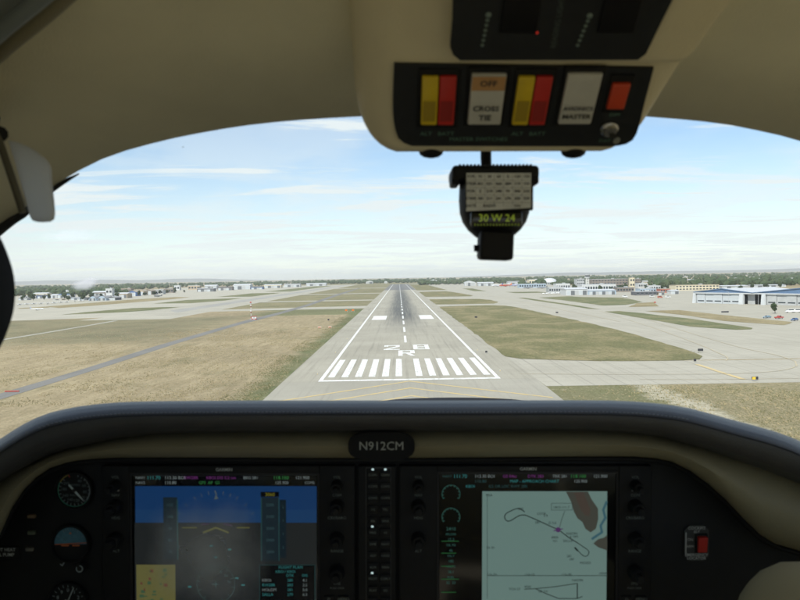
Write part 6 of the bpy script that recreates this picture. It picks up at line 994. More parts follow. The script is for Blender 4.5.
for (u, v, s) in [(0.1373,-0.2639,'090'),(0.1613,-0.2696,'USTIK'),(0.1657,-0.2718,'3.4'),(0.1568,-0.2796,'281'),(0.1736,-0.2802,'D 5.0'),(0.1764,-0.2968,'4900'),(0.1767,-0.3007,'101'),(0.1958,-0.2923,'NADIN'),(0.1982,-0.2959,'6 NM'),(0.1913,-0.3007,'SALLA'),(0.193,-0.3183,'281'),(0.196,-0.3219,'IAF'),(0.2116,-0.3261,'MISSED'),(0.1836,-0.2621,'I-BOI 111.7'),(0.1014,-0.2483,'MSA'),(0.1031,-0.3086,'43-30'),(0.1047,-0.3395,'116-20'),(0.1481,-0.3395,'116-10'),(0.1901,-0.3395,'116-00'),(0.232,-0.3383,'10NM'),(0.1308,-0.3564,'TCH 57'),(0.1458,-0.3537,'4500'),(0.2027,-0.3461,'NADIN'),(0.1632,-0.3589,'GS 3.0')]: text(mb, s, (u, YS - .0006, v), .0040)
frame(mb, (0.1721,-0.2654,0.1965,-0.2573), .0004, YS - .0006)
G_('chart_lines', mb, e_ink, ms)
ox, oz = 0.1802, -0.2878
mb = MB(); mb.poly([(ox + math.sin(a * math.pi / 6) * .0030, YS - .0008, oz + math.cos(a * math.pi / 6) * .0030) for a in range(12)]); stroke(mb, [(ox - .005, oz - .001), (ox + .005, oz + .001)], .0012, YS - .0009); G_('position_marker', mb, e_pur, ms)
mb = MB(); gx = 0.0581
for zz, rad, a1 in ((-0.2469, .0105, 110), (-0.2733, .0105, 70)):
    ring(mb, (gx, zz), rad - .0006, rad, -120, 120, 30, YS - .0002)
    for a in range(-120, 121, 24): t = R(a); stroke(mb, [(gx + math.sin(t) * .0085, zz + math.cos(t) * .0085), (gx + math.sin(t) * .0105, zz + math.cos(t) * .0105)], .0006, YS - .0003)
for i, (s, f) in enumerate((('2410', .0055), ('FFLOW', .0036), ('15.2', .0046), ('OIL PSI', .0036), ('46', .0042), ('OIL F', .0036), ('182', .0042), ('VOLTS', .0036), ('28.1', .0042), ('FUEL', .0036), ('32  33', .0042))): text(mb, s, (gx, YS - .0003, -0.2871 - i * .0062), f)
G_('engine_gauge', mb, glow('display_gauge_teal', (.05, .17, .14)), ms)
mb = MB()
for i, zz in enumerate([-0.3009,-0.3147,-0.3297,-0.3447,-0.3598]): q(mb, (gx - .011, zz - .0006, gx + .009 - .003 * (i % 3), zz + .0002), YS - .0004)
G_('gauge_bar', mb, glow('display_bar_green', (.03, .17, .05)), ms)
topbar(ms, MSCR[0], MSCR[3], MSCR[2] - MSCR[0], [(.02, .0035, 'NAV1', e_dim, .0042), (.08, .0035, '111.70', e_cyan, .0058), (.20, .0035, '113.30 BOI', e_white, .0050), (.20, .0092, '110.80', e_dim, .0050), (.36, .0035, 'GS 84kt', e_mag, .0048), (.50, .0035, 'DTK 283', e_mag, .0048), (.64, .0035, 'TRK 281', e_white, .0046), (.40, .0092, 'MAP - APPROACH CHART', e_cyan, .0048), (.74, .0035, '118.100', e_green, .0056), (.87, .0035, '121.900', e_white, .0050), (.76, .0092, '125.900', e_white, .0048), (.15, .0150, 'KBOI', e_cyan, .0046), (.28, .0150, 'ILS OR LOC RWY 28R', e_dim, .0046)])
# --- audio panel
AX0, AX1 = -0.048, -0.0045
aud = thing('audio_panel', 'narrow black audio panel of small keys between the two large screens', 'audio panel', ((AX0 + AX1) / 2, .89, -0.2077), air=True)
ab = part('bezel', rr(MB(), (AX0, -0.4126, AX1, -0.214), YF, .8895, .0015), softblk, aud, 35)
part('key_surround', frame(MB(), (-0.0388,-0.3709,-0.0102,-0.2157), .0006, YF - .0004), mat('surround_line', (.05, .053, .053), .5), ab)
names = [('COM1', 'COM1'), ('COM2', 'COM2'), ('COM3', 'COM3'), ('1/2', 'TEL'), ('PA', 'SPKR'), ('MKR', 'HI'), ('DME', 'NAV1'), ('ADF', 'NAV2'), ('AUX', 'MAN'), ('PILOT', 'COPLT'), ('PLAY', 'SQ'), ('ICS', 'MSTR')]
for i, py in enumerate([-0.2238,-0.2369,-0.2501,-0.2632,-0.2764,-0.2896,-0.3028,-0.316,-0.3292,-0.3424,-0.3557,-0.3689]):
    for j, x in enumerate((-0.0306, -0.0165)):
        k = part('key', MB().rbox((x, YF - .001, py), (.0118, .003, .0095), .0012, 2), blackp, ab, 40)
        mb = MB(); text(mb, names[i][j], (x, YF - .0028, py), .0037); part('key_legend', mb, legend_dim, k)
led = glow('lit_led', (.75, 1.0, 1.0), 1.6)
for x, y, z in [(-0.0308,0.8772,-0.2175),(-0.0166,0.8772,-0.2175),(-0.0313,0.8772,-0.2827),(-0.0316,0.8772,-0.3359)]: part('key_lamp', MB().rbox((x, y - .0012, z), (.0027, .0018, .0020), .0006, 2), led, aud)
# --- round instruments
def gauge(name, label, c, r, dialm):
    u = thing(name, label, 'gauge', (c[0], .889, c[1] - r), air=True)
    part('rim', MB().lathe([(r * 1.13, 0), (r * 1.13, .004), (r * 1.08, .006), (r * 1.0, .0062), (r * .985, .002)], (c[0], .8895, c[1]), (0, -1, 0), 48), blackp, u, 35)
    d = part('dial', MB().lathe([(r, 0), (r, .0008)], (c[0], .8885, c[1]), (0, -1, 0), 48), dialm, u, 35)
    return u, d
YD = .8873
dial_b = mat('dial_black', (.010, .011, .012), .6)
pt = mat('dial_paint', (.26, .32, .33), .6); ptd = mat('dial_dim_paint', (.11, .15, .15), .6)
def ticks(mb, c, r0, r1, angs, w):
    for a in angs: t = R(a); stroke(mb, [(c[0] + math.sin(t) * r0, c[1] + math.cos(t) * r0), (c[0] + math.sin(t) * r1, c[1] + math.cos(t) * r1)], w, YD)
    return mb
c = (-0.3732,-0.2443); gr = .0195
u, d = gauge('airspeed_indicator', 'upper round dial with white pointer and coloured arcs left of the left screen', c, gr, dial_b)
part('scale_ticks', ticks(MB(), c, gr * .80, gr * .94, range(15, 330, 15), .0005), pt, d)
mb = MB()
for i, s in enumerate(('40', '60', '80', '100', '120', '140', '160', '180', '200')): t = R(30 + i * 35); text(mb, s, (c[0] + math.sin(t) * gr * .62, YD, c[1] + math.cos(t) * gr * .62), .0046)
text(mb, 'AIRSPEED', (c[0], YD, c[1] + gr * .30), .0032); text(mb, 'KNOTS', (c[0], YD, c[1] - gr * .30), .0032); part('dial_figures', mb, ptd, d)
part('green_arc', ring(MB(), c, gr * .94, gr * .985, 95, 300, 40, YD), mat('arc_green', (.05, .26, .17), .6), d); part('yellow_arc', ring(MB(), c, gr * .94, gr * .985, 300, 338, 12, YD), mat('arc_yellow', (.42, .32, .05), .6), d); part('white_arc', ring(MB(), c, gr * .88, gr * .93, 40, 130, 24, YD), mat('arc_white', (.34, .40, .40), .6), d)
part('red_line', ticks(MB(), c, gr * .82, gr * .99, (340,), .0010), mat('arc_red', (.45, .05, .03), .6), d)
a = R(138); v = Vector((math.sin(a), math.cos(a))); n = Vector((v.y, -v.x))
mb = MB(); mb.prism([(c[0] + p.x, YD - .0008, c[1] + p.y) for p in (v * gr * .92, n * .0011 + v * gr * .3, n * .0009 - v * gr * .45, -n * .0009 - v * gr * .45, -n * .0011 + v * gr * .3)], (0, -.0005, 0)); part('pointer', mb, mat('pointer_paint', (.45, .55, .55), .5), u)
part('hub', MB().lathe([(.0022, 0), (.0022, .0014), (.0016, .0018)], (c[0], YD - .0003, c[1]), (0, -1, 0), 16), dial_b, u, 40)
c = (-0.3783,-0.3059); gr = .0200
u, d = gauge('attitude_indicator', 'round artificial horizon, blue above black, below the upper dial', c, gr, dial_b)
pts = [(c[0] + math.sin(R(a)) * gr * .93, YD, c[1] + math.cos(R(a)) * gr * .93 ) for a in range(-93, 94, 6)]
part('sky_half', MB().poly(pts), mat('horizon_blue', (.055, .16, .22), .5, .2, 200), d)
part('horizon_bar', stroke(MB(), [(c[0] - gr * .9, c[1] - gr * .06), (c[0] + gr * .9, c[1] + gr * .04)], .0010, YD - .0003), mat('horizon_orange', (.42, .10, .02), .6), d)
part('bank_ticks', ticks(MB(), c, gr * .74, gr * .90, (-60, -30, -20, -10, 0, 10, 20, 30, 60), .0007), pt, d)
mb = MB(); stroke(mb, [(c[0] - .010, c[1] - .0022), (c[0] - .0025, c[1] - .0022)], .0014, YD - .0006); stroke(mb, [(c[0] + .0025, c[1] - .0022), (c[0] + .010, c[1] - .0022)], .0014, YD - .0006); mb.poly([(c[0] - .0015, YD - .0006, c[1] + gr * .55), (c[0] + .0015, YD - .0006, c[1] + gr * .55), (c[0], YD - .0006, c[1] + gr * .68)])
part('aeroplane_bar', mb, mat('bar_orange', (.50, .13, .03), .5), u)
kk = part('cage_knob', MB().lathe([(.0055, 0), (.0055, .008), (.0047, .009)], (c[0] + .013, .8885, c[1] - .0265), (0, -1, 0), 20), blackp, u, 40); part('knob_mark', ring(MB(), (c[0] + .013, c[1] - .0265), .0030, .0040, 0, 300, 20, .8793), pt, kk)
part('flag', stroke(MB(), [(c[0] - .0125, c[1] - .0245), (c[0] - .0105, c[1] - .0262), (c[0] - .0075, c[1] - .0215)], .0011, .8884), pt, d)
c = (-0.3821,-0.3727); gr = .0200
u, d = gauge('altimeter', 'lowest round dial with two white hands, cut off by the picture edge', c, gr, dial_b)
part('scale_ticks', ticks(MB(), c, gr * .80, gr * .95, range(0, 360, 18), .0006), pt, d)
mb = MB()
for i in range(10): t = R(i * 36); text(mb, str(i), (c[0] + math.sin(t) * gr * .62, YD, c[1] + math.cos(t) * gr * .62), .0058)
part('dial_figures', mb, pt, d)
for a, l, w in ((24, .85, .0008), (108, .55, .0014)): t = R(a); part('pointer', stroke(MB(), [(c[0] - math.sin(t) * .003, c[1] - math.cos(t) * .003), (c[0] + math.sin(t) * gr * l, c[1] + math.cos(t) * gr * l)], w, YD - .0008), MATS['pointer_paint'], u)
# --- emergency transmitter switch
ex, ey, ez = (0.3407,0.8893,-0.3055)
el = thing('emergency_switch', 'small placard with a red rocker switch on the right side of the panel', 'switch', (ex, ey, ez - .022), air=True)
W, H = .0142, .0205
pl = part('placard', MB().prism([(ex + a * W, ey - .0003, ez + b * H) for a, b in ((-1, .72), (-.55, 1), (.55, 1), (1, .72), (1, -.72), (.55, -1), (-.55, -1), (-1, -.72))], (0, -.0015, 0)), mat('placard_grey', (.030, .034, .034), .5), el)
mb = MB(); text(mb, 'COCKPIT', (ex, ey - .0022, ez + .0172), .0048, bold=.01); text(mb, 'ELT', (ex, ey - .0022, ez + .0130), .0042, bold=.01); text(mb, 'EMERGENCY', (ex, ey - .0022, ez - .0138), .0046, bold=.01); text(mb, 'LOCATOR', (ex, ey - .0022, ez - .0176), .0046, bold=.01); text(mb, 'ON', (ex - .0075, ey - .0022, ez + .004), .0042); text(mb, 'ARM', (ex - .0075, ey - .0022, ez - .004), .0042)
stroke(mb, [(ex - .0123, ez - .012), (ex - .0123, ez + .012)], .0012, ey - .0021); part('legend_text', mb, legend, pl)
part('switch_frame', MB().rbox((ex + .005, ey - .003, ez), (.0138, .004, .0225), .001, 2), blackp, el, 40)
Mx = Matrix.Rotation(R(8), 3, 'X'); part('rocker', MB().rbox((ex + .005, ey - .006, ez), (.0105, .006, .0185), .0012, 2, Mx), mat('red_rocker', (.42, .018, .012), .4), el, 40)
# --- registration plate on the crash pad
rx, ry, rz_ = (-0.0197,0.826,-0.1794)
reg = thing('registration_plate', 'black oval plate lettered N912CM on the tan crash pad', 'placard', (rx, ry, rz_ - .016), air=True)
oval = []
for i in range(40):
    t = 2 * math.pi * i / 40; ca, sa = math.cos(t), math.sin(t); oval.append((rx + .0355 * math.copysign(abs(ca) ** .55, ca), ry, rz_ + .0150 * math.copysign(abs(sa) ** .75, sa)))
part('plate', MB().prism(oval, (0, -.004, 0)), mat('plate_black', (.006, .006, .006), .7, spec=.2), reg, 40)
mb = text(MB(), 'N912CM', (rx, ry - .0044, rz_), .0128); part('lettering', mb, mat('plate_lettering', (.30, .31, .28), .5), reg)

# ------------------------------------------------------------------ overhead console
con = thing('overhead_console', 'tan overhead console carrying yellow, red and white rocker switches', 'console', (.074, .5, .2), air=True)
bm = bmesh.new(); bmesh.ops.create_cube(bm, size=1)
X0, X1 = -.0305, .1775
for v in bm.verts:
    x, y, z = v.co; yy = .558 if y > 0 else .36
    v.co = Vector((X0 - (.002 if y < 0 else 0) if x < 0 else X1 + (-.010 if y > 0 else .052), yy, .34 if z > 0 else .5262 - .8 * yy))
ed = [e for e in bm.edges if not all(v.co.z > .33 for v in e.verts)]
bmesh.ops.bevel(bm, geom=ed, offset=.028, segments=8, profile=.55, affect='EDGES')
hs = MB(); bm.verts.index_update(); hs.add([v.co for v in bm.verts], [[v.index for v in f.verts] for f in bm.faces]); bm.free()
part('housing', hs, console_tan, con, 50)
NRM = Vector((0, -.8, -1)).normalized(); CU = Vector((1, 0, 0)); CV = CU.cross(NRM)
if CV.z < 0: CV = -CV
def lift(pts, h): return [Vector(p) + NRM * h for p in pts]
swp = part('switch_panel', MB().prism(lift([(-0.0037,0.4905,0.134),(-0.0039,0.4953,0.1302),(-0.0042,0.5002,0.1263),(-0.0044,0.5052,0.1223),(-0.0046,0.5103,0.1182),(-0.0047,0.5155,0.114),(-0.0046,0.5208,0.1098),(-0.0041,0.5262,0.1054),(-0.0031,0.5316,0.1011),(-0.0013,0.537,0.0968),(0.0029,0.5406,0.0939),(0.0083,0.5426,0.0923),(0.1461,0.543,0.092),(0.1511,0.5423,0.0925),(0.1558,0.5412,0.0934),(0.1593,0.5385,0.0956),(0.1606,0.534,0.0992),(0.1606,0.5292,0.103),(0.1603,0.5243,0.1069),(0.1599,0.5196,0.1108),(0.1596,0.5149,0.1145),(0.1593,0.5103,0.1182),(0.1591,0.5058,0.1218),(0.1589,0.5014,0.1253),(0.1587,0.4971,0.1287),(0.1585,0.4928,0.1321)], -.001), NRM * .0035), mat('switch_panel_black', (.010, .012, .014), .45, .2, 90, spec=.35), con, 30)
def console_box(c, w, h, d, r, tilt=0.0):
    M = Matrix((CU, CV, NRM)).transposed() @ Matrix.Rotation(R(tilt), 3, 'X'); return MB().rbox(Vector(c), (w, h, d), r, 3, M)
cells = [((0.0247,0.5109,0.1177), 'split'), ((0.0558,0.51,0.1184), 'cross'), ((0.0852,0.5109,0.1177), 'split'), ((0.1158,0.5097,0.1187), 'avi')]
for c, kind in cells:
    c = Vector(c)
    part('switch_frame', console_box(c + NRM * .0025, .0268, .047, .003, .0010), blackp, swp, 40)
    if kind == 'split':
        for s, m in ((-1, mat('yellow_rocker', (.62, .45, .012), .4, .08, 60)), (1, mat('red_half_rocker', (.50, .022, .014), .4, .08, 60))):
            k = part('rocker', console_box(c + CU * s * .0056 + NRM * .0035, .0106, .0385, .006, .0010, 0), m, con, 40)
            mb = MB(); o = c + CU * s * .0056 - CV * .0065 + NRM * .0068
            part('rocker_ribs', MB().add([o - CU * .004 - CV * .009, o + CU * .004 - CV * .009, o + CU * .004 + CV * .0075, o - CU * .004 + CV * .0075], [(0, 1, 2, 3)]), mat('rocker_rib_dark_%d' % s, (.34, .24, .01) if s < 0 else (.28, .012, .008), .6), k)
    else:
        k = part('rocker', console_box(c + NRM * .0035, .0218, .0400, .006, .0010, 0), mat('white_rocker', (.50, .50, .46), .4, .06, 50), con, 40)
        o = c + NRM * .0073; mb = MB()
        if kind == 'cross':
            part('off_band', MB().add([o + CU * a + CV * b - NRM * .0002 for a, b in ((-.0105, .0085), (.0105, .0085), (.0105, .0192), (-.0105, .0192))], [(0, 1, 2, 3)]), mat('orange_band', (.45, .25, .10), .5), k)
            text(mb, 'OFF', o + CV * .0138, .0062, CU, CV, bold=.02); text(mb, 'CROSS', o - CV * .0060, .0056, CU, CV, bold=.02); text(mb, 'TIE', o - CV * .0135, .0062, CU, CV, bold=.02)
        else: text(mb, 'AVIONICS', o - CV * .0065, .0043, CU, CV, bold=.02); text(mb, 'MASTER', o - CV * .0130, .0052, CU, CV, bold=.02)
        part('rocker_legend', mb, mat('black_print', (.03, .03, .03), .6), k)
c = Vector((0.1402,0.5078,0.1201))
part('switch_frame', console_box(c + NRM * .0025, .0155, .030, .003, .0010), blackp, swp, 40); part('small_rocker', console_box(c + NRM * .0035, .0115, .0200, .006, .0010, 0), mat('orange_red_rocker', (.55, .055, .015), .4), con, 40)
c = Vector((0.1404,0.5298,0.1026))
part('toggle_collar', MB().lathe([(.0062, 0), (.0062, .003), (.0048, .004), (.0040, .006)], c + NRM * .002, NRM, 20), mat('toggle_steel', (.35, .35, .34), .25, metal=.9), con, 40)
part('toggle_lever', MB().tube([c + NRM * .006, c + NRM * .012 + CU * .001 + CV * .001, c + NRM * .018 + CU * .0025 + CV * .002], [.0018, .0020, .0025], 10), MATS['toggle_steel'], con, 50)
mb = MB()
for (p, s, z) in (((0.0252,0.5339,0.0993), 'ALT   BATT', .0046), ((0.0535,0.5377,0.0963), 'MASTER SWITCHES', .0046), ((0.0871,0.5339,0.0993), 'ALT   BATT', .0046), ((0.142,0.5212,0.1095), 'DIM', .004), ((0.1401,0.5387,0.0954), 'DAY', .004)): text(mb, s, Vector(p) + NRM * .0030, z, CU, CV)
part('panel_legend', mb, mat('green_legend', (.10, .20, .15), .6), swp)
# aft section with the air vents, stepped below the switch panel
bm = bmesh.new(); bmesh.ops.create_cube(bm, size=1)
for v in bm.verts:
    x, y, z = v.co; yy = .4845 if y > 0 else .36
    v.co = Vector((.030 if x < 0 else X1 + (.0015 if y > 0 else .0525), yy, .33 if z > 0 else .5262 - .8 * yy - .010))
ed = [e for e in bm.edges if not all(v.co.z > .32 for v in e.verts)]
bmesh.ops.bevel(bm, geom=ed, offset=.010, segments=5, profile=.55, affect='EDGES')
hs = MB(); bm.verts.index_update(); hs.add([v.co for v in bm.verts], [[v.index for v in f.verts] for f in bm.faces]); bm.free()
aft = part('aft_housing', hs, console_tan, con, 50)
vp = part('light_panel', MB().prism(lift([(0.0288,0.4211,0.1795),(0.0303,0.4586,0.1495),(0.0299,0.4712,0.1394),(0.032,0.4756,0.1359),(0.0365,0.4787,0.1335),(0.1441,0.4784,0.1337),(0.1479,0.4751,0.1364),(0.1513,0.4586,0.1495),(0.1599,0.4211,0.1795)], -.001), NRM * .004), MATS['switch_panel_black'], con, 30)
for a, b, c_, d_ in (((0.057,0.4496,0.1567), .022, .035, 0), ((0.114,0.4496,0.1567), .022, .035, 0)):
    lz = Vector(a) + CU * .012; part('map_light_lens', console_box(lz + NRM * .0035, b, c_, .003, .0012), mat('smoked_lens', (.005, .005, .006), .5, spec=.2), con, 40)
dots = mat('pale_dots', (.16, .22, .20), .5)
for x0, y0, x1, y1 in ((488, 12, 482, 45), (589, 13, 577, 46)):
    pa, pb = (Vector((0.0508,0.4545,0.1528)), Vector((0.049,0.4702,0.1403))) if x0 == 488 else (Vector((0.1091,0.455,0.1524)), Vector((0.1057,0.4702,0.1403)))
    for k in range(7): part('perforation', MB().lathe([(.0011 + (.0007 if k == 0 else 0), 0), (.0009, .0006)], pa + (pb - pa) * k / 6 + NRM * .003, NRM, 10), dots, vp)
mb = MB(); text(mb, 'READING LIGHT', Vector((0.0914,0.4586,0.1495)) + NRM * .0034, .0045, CV, -CU); part('panel_legend', mb, mat('dim_print', (.07, .09, .08), .6), vp)
part('indicator_lamp', MB().lathe([(.0008, 0), (.0006, .0008)], Vector((0.0803,0.4635,0.1456)) + NRM * .003, NRM, 10), glow('tiny_red_led', (.8, .05, .03), 1.0), vp)
for p in ((0.022,0.556,0.0904), (0.123,0.556,0.0904)): part('thumb_screw', MB().lathe([(.0089, -.006), (.0089, .001), (.0080, .0035), (.0055, .0052), (.002, .006)], p, (0, 0, -1), 24), blackp, con, 40)

# ------------------------------------------------------------------ magnetic compass
YC = .60
def cp(px, py, y=YC): return ((px - 400) / 780 * y, y, (277 - py) / 780 * y)
cc = cp(493, 205)
cmp_ = thing('magnetic_compass', 'black magnetic compass with pale correction card hanging under the console', 'compass', (cc[0], cc[1], cc[2] - .042), air=True)
U_ = YC / 780
part('bracket', MB().tube([cp(485.5, 146, .605), cp(485.5, 158, .604), cp(486, 170, .602)], .0042, 12), blackp, cmp_, 50)
x, _, z = cp(492, 176)
part('top_housing', MB().rbox((x, YC, z), (84 * U_, .044, 13 * U_), .003, 3), blackp, cmp_, 40)
for s in (-1, 1): part('ear', MB().rbox((x + s * 38 * U_, YC - .004, cp(0, 180)[2]), (8.5 * U_, .030, 15 * U_), .002, 3), blackp, cmp_, 40)
mb = MB()
for k in range(20): mb.cyl((x + (k - 9.5) * 3.6 * U_, YC - .019, cp(0, 169.2)[2]), (x + (k - 9.5) * 3.6 * U_, YC + .019, cp(0, 169.2)[2]), .0009, n=8)
part('grip_ridges', mb, rubber, cmp_, 50)
bx_, bz_ = cp(494.5, 205)[0], cp(494.5, 205)[2]
rows = []
for py, w, dep in ((178, 34, .018), (186, 35, .021), (200, 35.5, .023), (213, 34.5, .023), (222, 31.5, .022), (230, 26, .019), (237, 18, .015), (240, 10, .010)):
    zz = cp(0, py)[2]; rows.append([(bx_ + math.copysign(abs(math.cos(t)) ** .7, math.cos(t)) * w * U_, YC + .004 + math.copysign(abs(math.sin(t)) ** .8, math.sin(t)) * dep, zz) for t in [2 * math.pi * k / 28 for k in range(28)]])
part('body', MB().loft(rows, True), blackp, cmp_, 60)
yc = YC - .0215
part('card_holder', MB().rbox((cp(495, 194)[0], yc + .001, cp(0, 194)[2]), (66 * U_, .004, 38 * U_), .001, 2), blackp, cmp_, 40)
cardm = mat('card_paper', (.60, .62, .60), .8, .05, 90)
x0, x1, z0, z1 = cp(463.5, 0)[0], cp(525.5, 0)[0], cp(0, 214)[2], cp(0, 177.5)[2]
cd = part('correction_card', MB().prism([(x0, yc - .0012, z0), (x1, yc - .0012, z0 + .0025), (x1, yc - .0012, z1), (x0, yc - .0012, z1)], (0, -.0006, 0)), cardm, cmp_)
mb = MB(); yt = yc - .0021
for i, row in enumerate((('FOR', 'N', '30', '60', 'E', '120', '150'), ('STEER', '001', '031', '060', '089', '119', '150'), ('FOR', 'S', '210', '240', 'W', '300', '330'), ('STEER', '180', '211', '241', '270', '300', '329'), ('DATE', '', 'RADIO', '', '', 'ON', ''))):
    for j, s in enumerate(row):
        if s: text(mb, s, (x0 + (j + .5) * (x1 - x0) / 7, yt, z1 - .0026 - i * .0054), .0030, bold=.02)
part('card_print', mb, mat('card_ink', (.05, .05, .055), .7), cd)
mb = MB()
for i in range(1, 5): q(mb, (x0 + .001, z1 - i * .0054 - .0001, x1 - .001, z1 - i * .0054 + .0001), yt)
for j in range(1, 7): q(mb, (x0 + j * (x1 - x0) / 7 - .0001, z0 + .004, x0 + j * (x1 - x0) / 7 + .0001, z1 - .001), yt)
part('card_grid', mb, mat('card_rule', (.22, .22, .21), .8), cd)
wz = cp(0, 221)[2]; wx = cp(493, 0)[0]
wn_ = part('window', MB().rbox((wx, YC - .0185, wz), (50 * U_, .006, 15 * U_), .002, 3), mat('compass_window', (.010, .012, .008), .15), cmp_, 40)
mb = text(MB(), '30 W 24', (wx, YC - .0219, wz + .0003), .0076, bold=.0)
for k in range(15): q(mb, (wx + (k - 7) * .0023 - .0002, wz - .0052, wx + (k - 7) * .0023 + .0002, wz - .0037), YC - .0219)
part('card_figures', mb, mat('lit_figures', (.40, .55, .06), .6, emit=(.30, .42, .03), estr=.2), wn_)
ax_, az_ = cp(494, 0)[0], cp(0, 246)[2]
part('adjuster_housing', MB().rbox((ax_, YC - .006, az_), (33 * U_, .026, 29 * U_), .003, 3, Matrix.Rotation(R(2), 3, 'Y')), blackp, cmp_, 40)
part('adjuster_screw', MB().cyl(cp(480, 248, YC - .008), cp(474, 248.5, YC - .008), .0026, n=12), blackp, cmp_, 40)

# ------------------------------------------------------------------ sun visor
VY = .60
vis = thing('sun_visor', 'folded grey tan sun visor hanging beside the left window post', 'visor', (-0.2302,0.5,0.0352), air=True)
outl = [(-0.2543,0.5,0.0886),(-0.2513,0.5,0.088),(-0.2483,0.5,0.0874),(-0.2454,0.5,0.0864),(-0.2426,0.5,0.0852),(-0.2399,0.5,0.0839),(-0.2372,0.5,0.0824),(-0.2347,0.5,0.0808),(-0.2322,0.5,0.0791),(-0.2297,0.5,0.0773),(-0.2273,0.5,0.0754),(-0.2253,0.5,0.0732),(-0.2239,0.5,0.0705),(-0.2236,0.5,0.0675),(-0.2236,0.5,0.0644),(-0.2234,0.5,0.0614),(-0.223,0.5,0.0583),(-0.2227,0.5,0.0553),(-0.2224,0.5,0.0523),(-0.222,0.5,0.0492),(-0.2218,0.5,0.0462),(-0.2215,0.5,0.0431),(-0.2215,0.5,0.0401),(-0.2222,0.5,0.0371),(-0.2248,0.5,0.0356),(-0.2279,0.5,0.0354),(-0.2309,0.5,0.0353),(-0.234,0.5,0.0355),(-0.2368,0.5,0.0365),(-0.2385,0.5,0.0389),(-0.2394,0.5,0.0419),(-0.2402,0.5,0.0448),(-0.241,0.5,0.0477),(-0.2419,0.5,0.0507),(-0.2428,0.5,0.0536),(-0.2437,0.5,0.0565),(-0.2446,0.5,0.0594),(-0.2455,0.5,0.0623),(-0.2464,0.5,0.0652),(-0.2473,0.5,0.0681),(-0.2483,0.5,0.071),(-0.2492,0.5,0.0739),(-0.2502,0.5,0.0768),(-0.2512,0.5,0.0796),(-0.2521,0.5,0.0825),(-0.2531,0.5,0.0854)]
vm = bpy.data.materials.new('visor_acrylic'); vm.use_nodes = True; MATS['visor_acrylic'] = vm; vb = vm.node_tree.nodes['Principled BSDF']; vb.inputs['Base Color'].default_value = (.44, .42, .36, 1); vb.inputs['Roughness'].default_value = .45
tl = vm.node_tree.nodes.new('ShaderNodeBsdfTranslucent'); tl.inputs[0].default_value = (.85, .86, .86, 1); mx = vm.node_tree.nodes.new('ShaderNodeMixShader'); mx.inputs[0].default_value = .78
vm.node_tree.links.new(vb.outputs[0], mx.inputs[1]); vm.node_tree.links.new(tl.outputs[0], mx.inputs[2]); vm.node_tree.links.new(mx.outputs[0], vm.node_tree.nodes['Material Output'].inputs[0])
vm_o = []
for p in outl: vm_o.append((p[0], p[1] + (p[0] + .225) * -.3, p[2]))
part('shade', MB().prism(vm_o, (0, .0035, 0)), vm, vis)
part('edge_rod', MB().tube([(p[0] - .001, p[1] - .002, p[2]) for p in [(-0.259,0.503,0.0942),(-0.2546,0.503,0.0859),(-0.2485,0.503,0.0674),(-0.2423,0.503,0.0475),(-0.2405,0.503,0.0411)]], .0024, 8), mat('visor_edge', (.10, .095, .07), .6), vis, 60)
hp = (-0.2949,0.5702,0.1154)
part('hinge', MB().tube([(hp[0], hp[1], hp[2] + .004), (hp[0] + .0, hp[1] - .008, hp[2] - .012), (-0.2559,0.502,0.0915)], .005, 10), blackp, vis, 60)

# ------------------------------------------------------------------ pilot at the left edge and the headset
HX, HY, HZ = -.3685, .42, -.008
def skinned(name, verts, edges, radii, root, m, parent=None, sub=2):
    me = bpy.data.meshes.new(name); off = OFF[parent] if parent else Vector()
    me.from_pydata([Vector(v) - off for v in verts], edges, []); me.materials.append(m)
    o = bpy.data.objects.new(name, me); COL.objects.link(o); o.parent = parent
    o.modifiers.new('skin', 'SKIN')
    bm = bmesh.new(); bm.from_mesh(me); lay = bm.verts.layers.skin.verify()
    for i, v in enumerate(bm.verts): v[lay].radius = radii[i] if isinstance(radii[i], tuple) else (radii[i], radii[i]); v[lay].use_root = i == root
    bm.to_mesh(me); bm.free()
    sb = o.modifiers.new('sub', 'SUBSURF'); sb.levels = sub; sb.render_levels = sub
    if parent: OFF[o] = OFF[parent]
    return o
pil = thing('person', 'pilot wearing the black headset at the left edge, almost wholly out of view', 'person', (HX, HY - .1, -.75), air=True)
V_ = [(HX, HY - .16, -.66), (HX, HY - .15, -.50), (HX, HY - .12, -.36), (HX, HY - .09, -.25), (HX, HY - .06, -.155), (HX, HY - .03, -.10), (HX, HY + .0, -.045), (HX, HY - .002, .03), (HX, HY - .01, .085),
      (HX - .15, HY - .09, -.245), (HX - .20, HY - .06, -.42), (HX - .12, HY + .16, -.55), (HX - .08, HY + .24, -.55), (HX + .14, HY - .09, -.245), (HX + .17, HY - .08, -.43), (HX + .14, HY + .12, -.56), (HX + .12, HY + .20, -.57),
      (HX - .10, HY + .10, -.70), (HX - .10, HY + .32, -.68), (HX - .10, HY + .36, -.88), (HX + .10, HY + .10, -.70), (HX + .10, HY + .32, -.68), (HX + .10, HY + .36, -.88)]
E_ = [(0, 1), (1, 2), (2, 3), (3, 4), (4, 5), (5, 6), (6, 7), (7, 8), (3, 9), (9, 10), (10, 11), (11, 12), (3, 13), (13, 14), (14, 15), (15, 16), (0, 17), (17, 18), (18, 19), (0, 20), (20, 21), (21, 22)]
Rr = [(.15, .11), (.14, .10), (.15, .10), (.13, .09), .052, .034, .03, .03, .03, .06, .045, .036, .03, .06, .045, .036, .03, .08, .065, .05, .08, .065, .05]
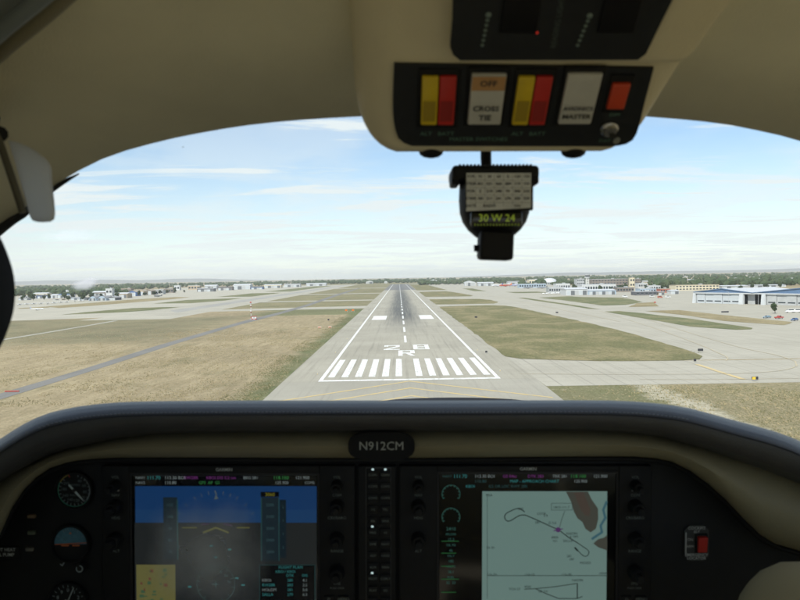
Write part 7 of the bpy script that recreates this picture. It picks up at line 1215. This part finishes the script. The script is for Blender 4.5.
skinned('body', V_, E_, Rr, 0, mat('pale_shirt_cloth', (.66, .67, .68), .9, .1, 30), pil)
fa = MB().ico((HX, HY + .012, .000), .078, 3, 0, (.94, 1.14, 1.36)); fa.ico((HX, HY + .104, -.012), .016, 2, 0, (.7, 1, 1.5))
for s in (-1, 1): fa.ico((HX + s * .075, HY - .005, -.010), .020, 2, 0, (.35, .8, 1.4))
fa.tube([(HX, HY - .068, -.19), (HX, HY - .045, -.12), (HX, HY - .02, -.06), (HX, HY - .005, -.02)], [.062, .056, .055, .058], 24)
part('head', fa, mat('skin', (.45, .26, .18), .55, .08, 40), pil, 80)
part('hair', MB().ico((HX, HY - .012, .034), .084, 3, .03, (.98, 1.10, 1.14)), mat('dark_hair', (.03, .022, .016), .7, .3, 120), pil, 80)
hs_ = thing('headset', 'blurred black headset ear cup at the left picture edge', 'headset', (HX + .09, HY, HZ - .06), air=True)
dk = mat('headset_black', (.003, .003, .0035), .85, spec=.15)
for s in (-1, 1):
    ecx = HX + s * .1165
    part('ear_cup', MB().lathe([(.030, .030), (.040, .024), (.0475, .012), (.0490, -.006), (.046, -.012)], (ecx, HY, HZ), (s, 0, 0), 36), dk, hs_, 50)
    part('ear_cushion', MB().lathe([(.046, -.010), (.050, -.016), (.050, -.028), (.044, -.036), (.030, -.037)], (ecx, HY, HZ), (s, 0, 0), 36), rubber, hs_, 50)
    part('yoke', MB().tube([(ecx + s * .006, HY, HZ + .040), (ecx + s * .002, HY, HZ + .075), (ecx - s * .012, HY, HZ + .105)], .006, 10), mat('headset_steel', (.30, .36, .42), .3, metal=.6), hs_, 50)
part('headband', MB().tube([(HX + .1045 * math.cos(t), HY, HZ + .095 + .058 * math.sin(t)) for t in [math.pi * k / 20 for k in range(21)]], .010, 10), dk, hs_, 50)
part('microphone_boom', MB().tube([(HX - .115, HY + .02, HZ - .03), (HX - .12, HY + .09, HZ - .06), (HX - .07, HY + .125, HZ - .065), (HX - .02, HY + .13, HZ - .062)], .003, 8), dk, hs_, 50)
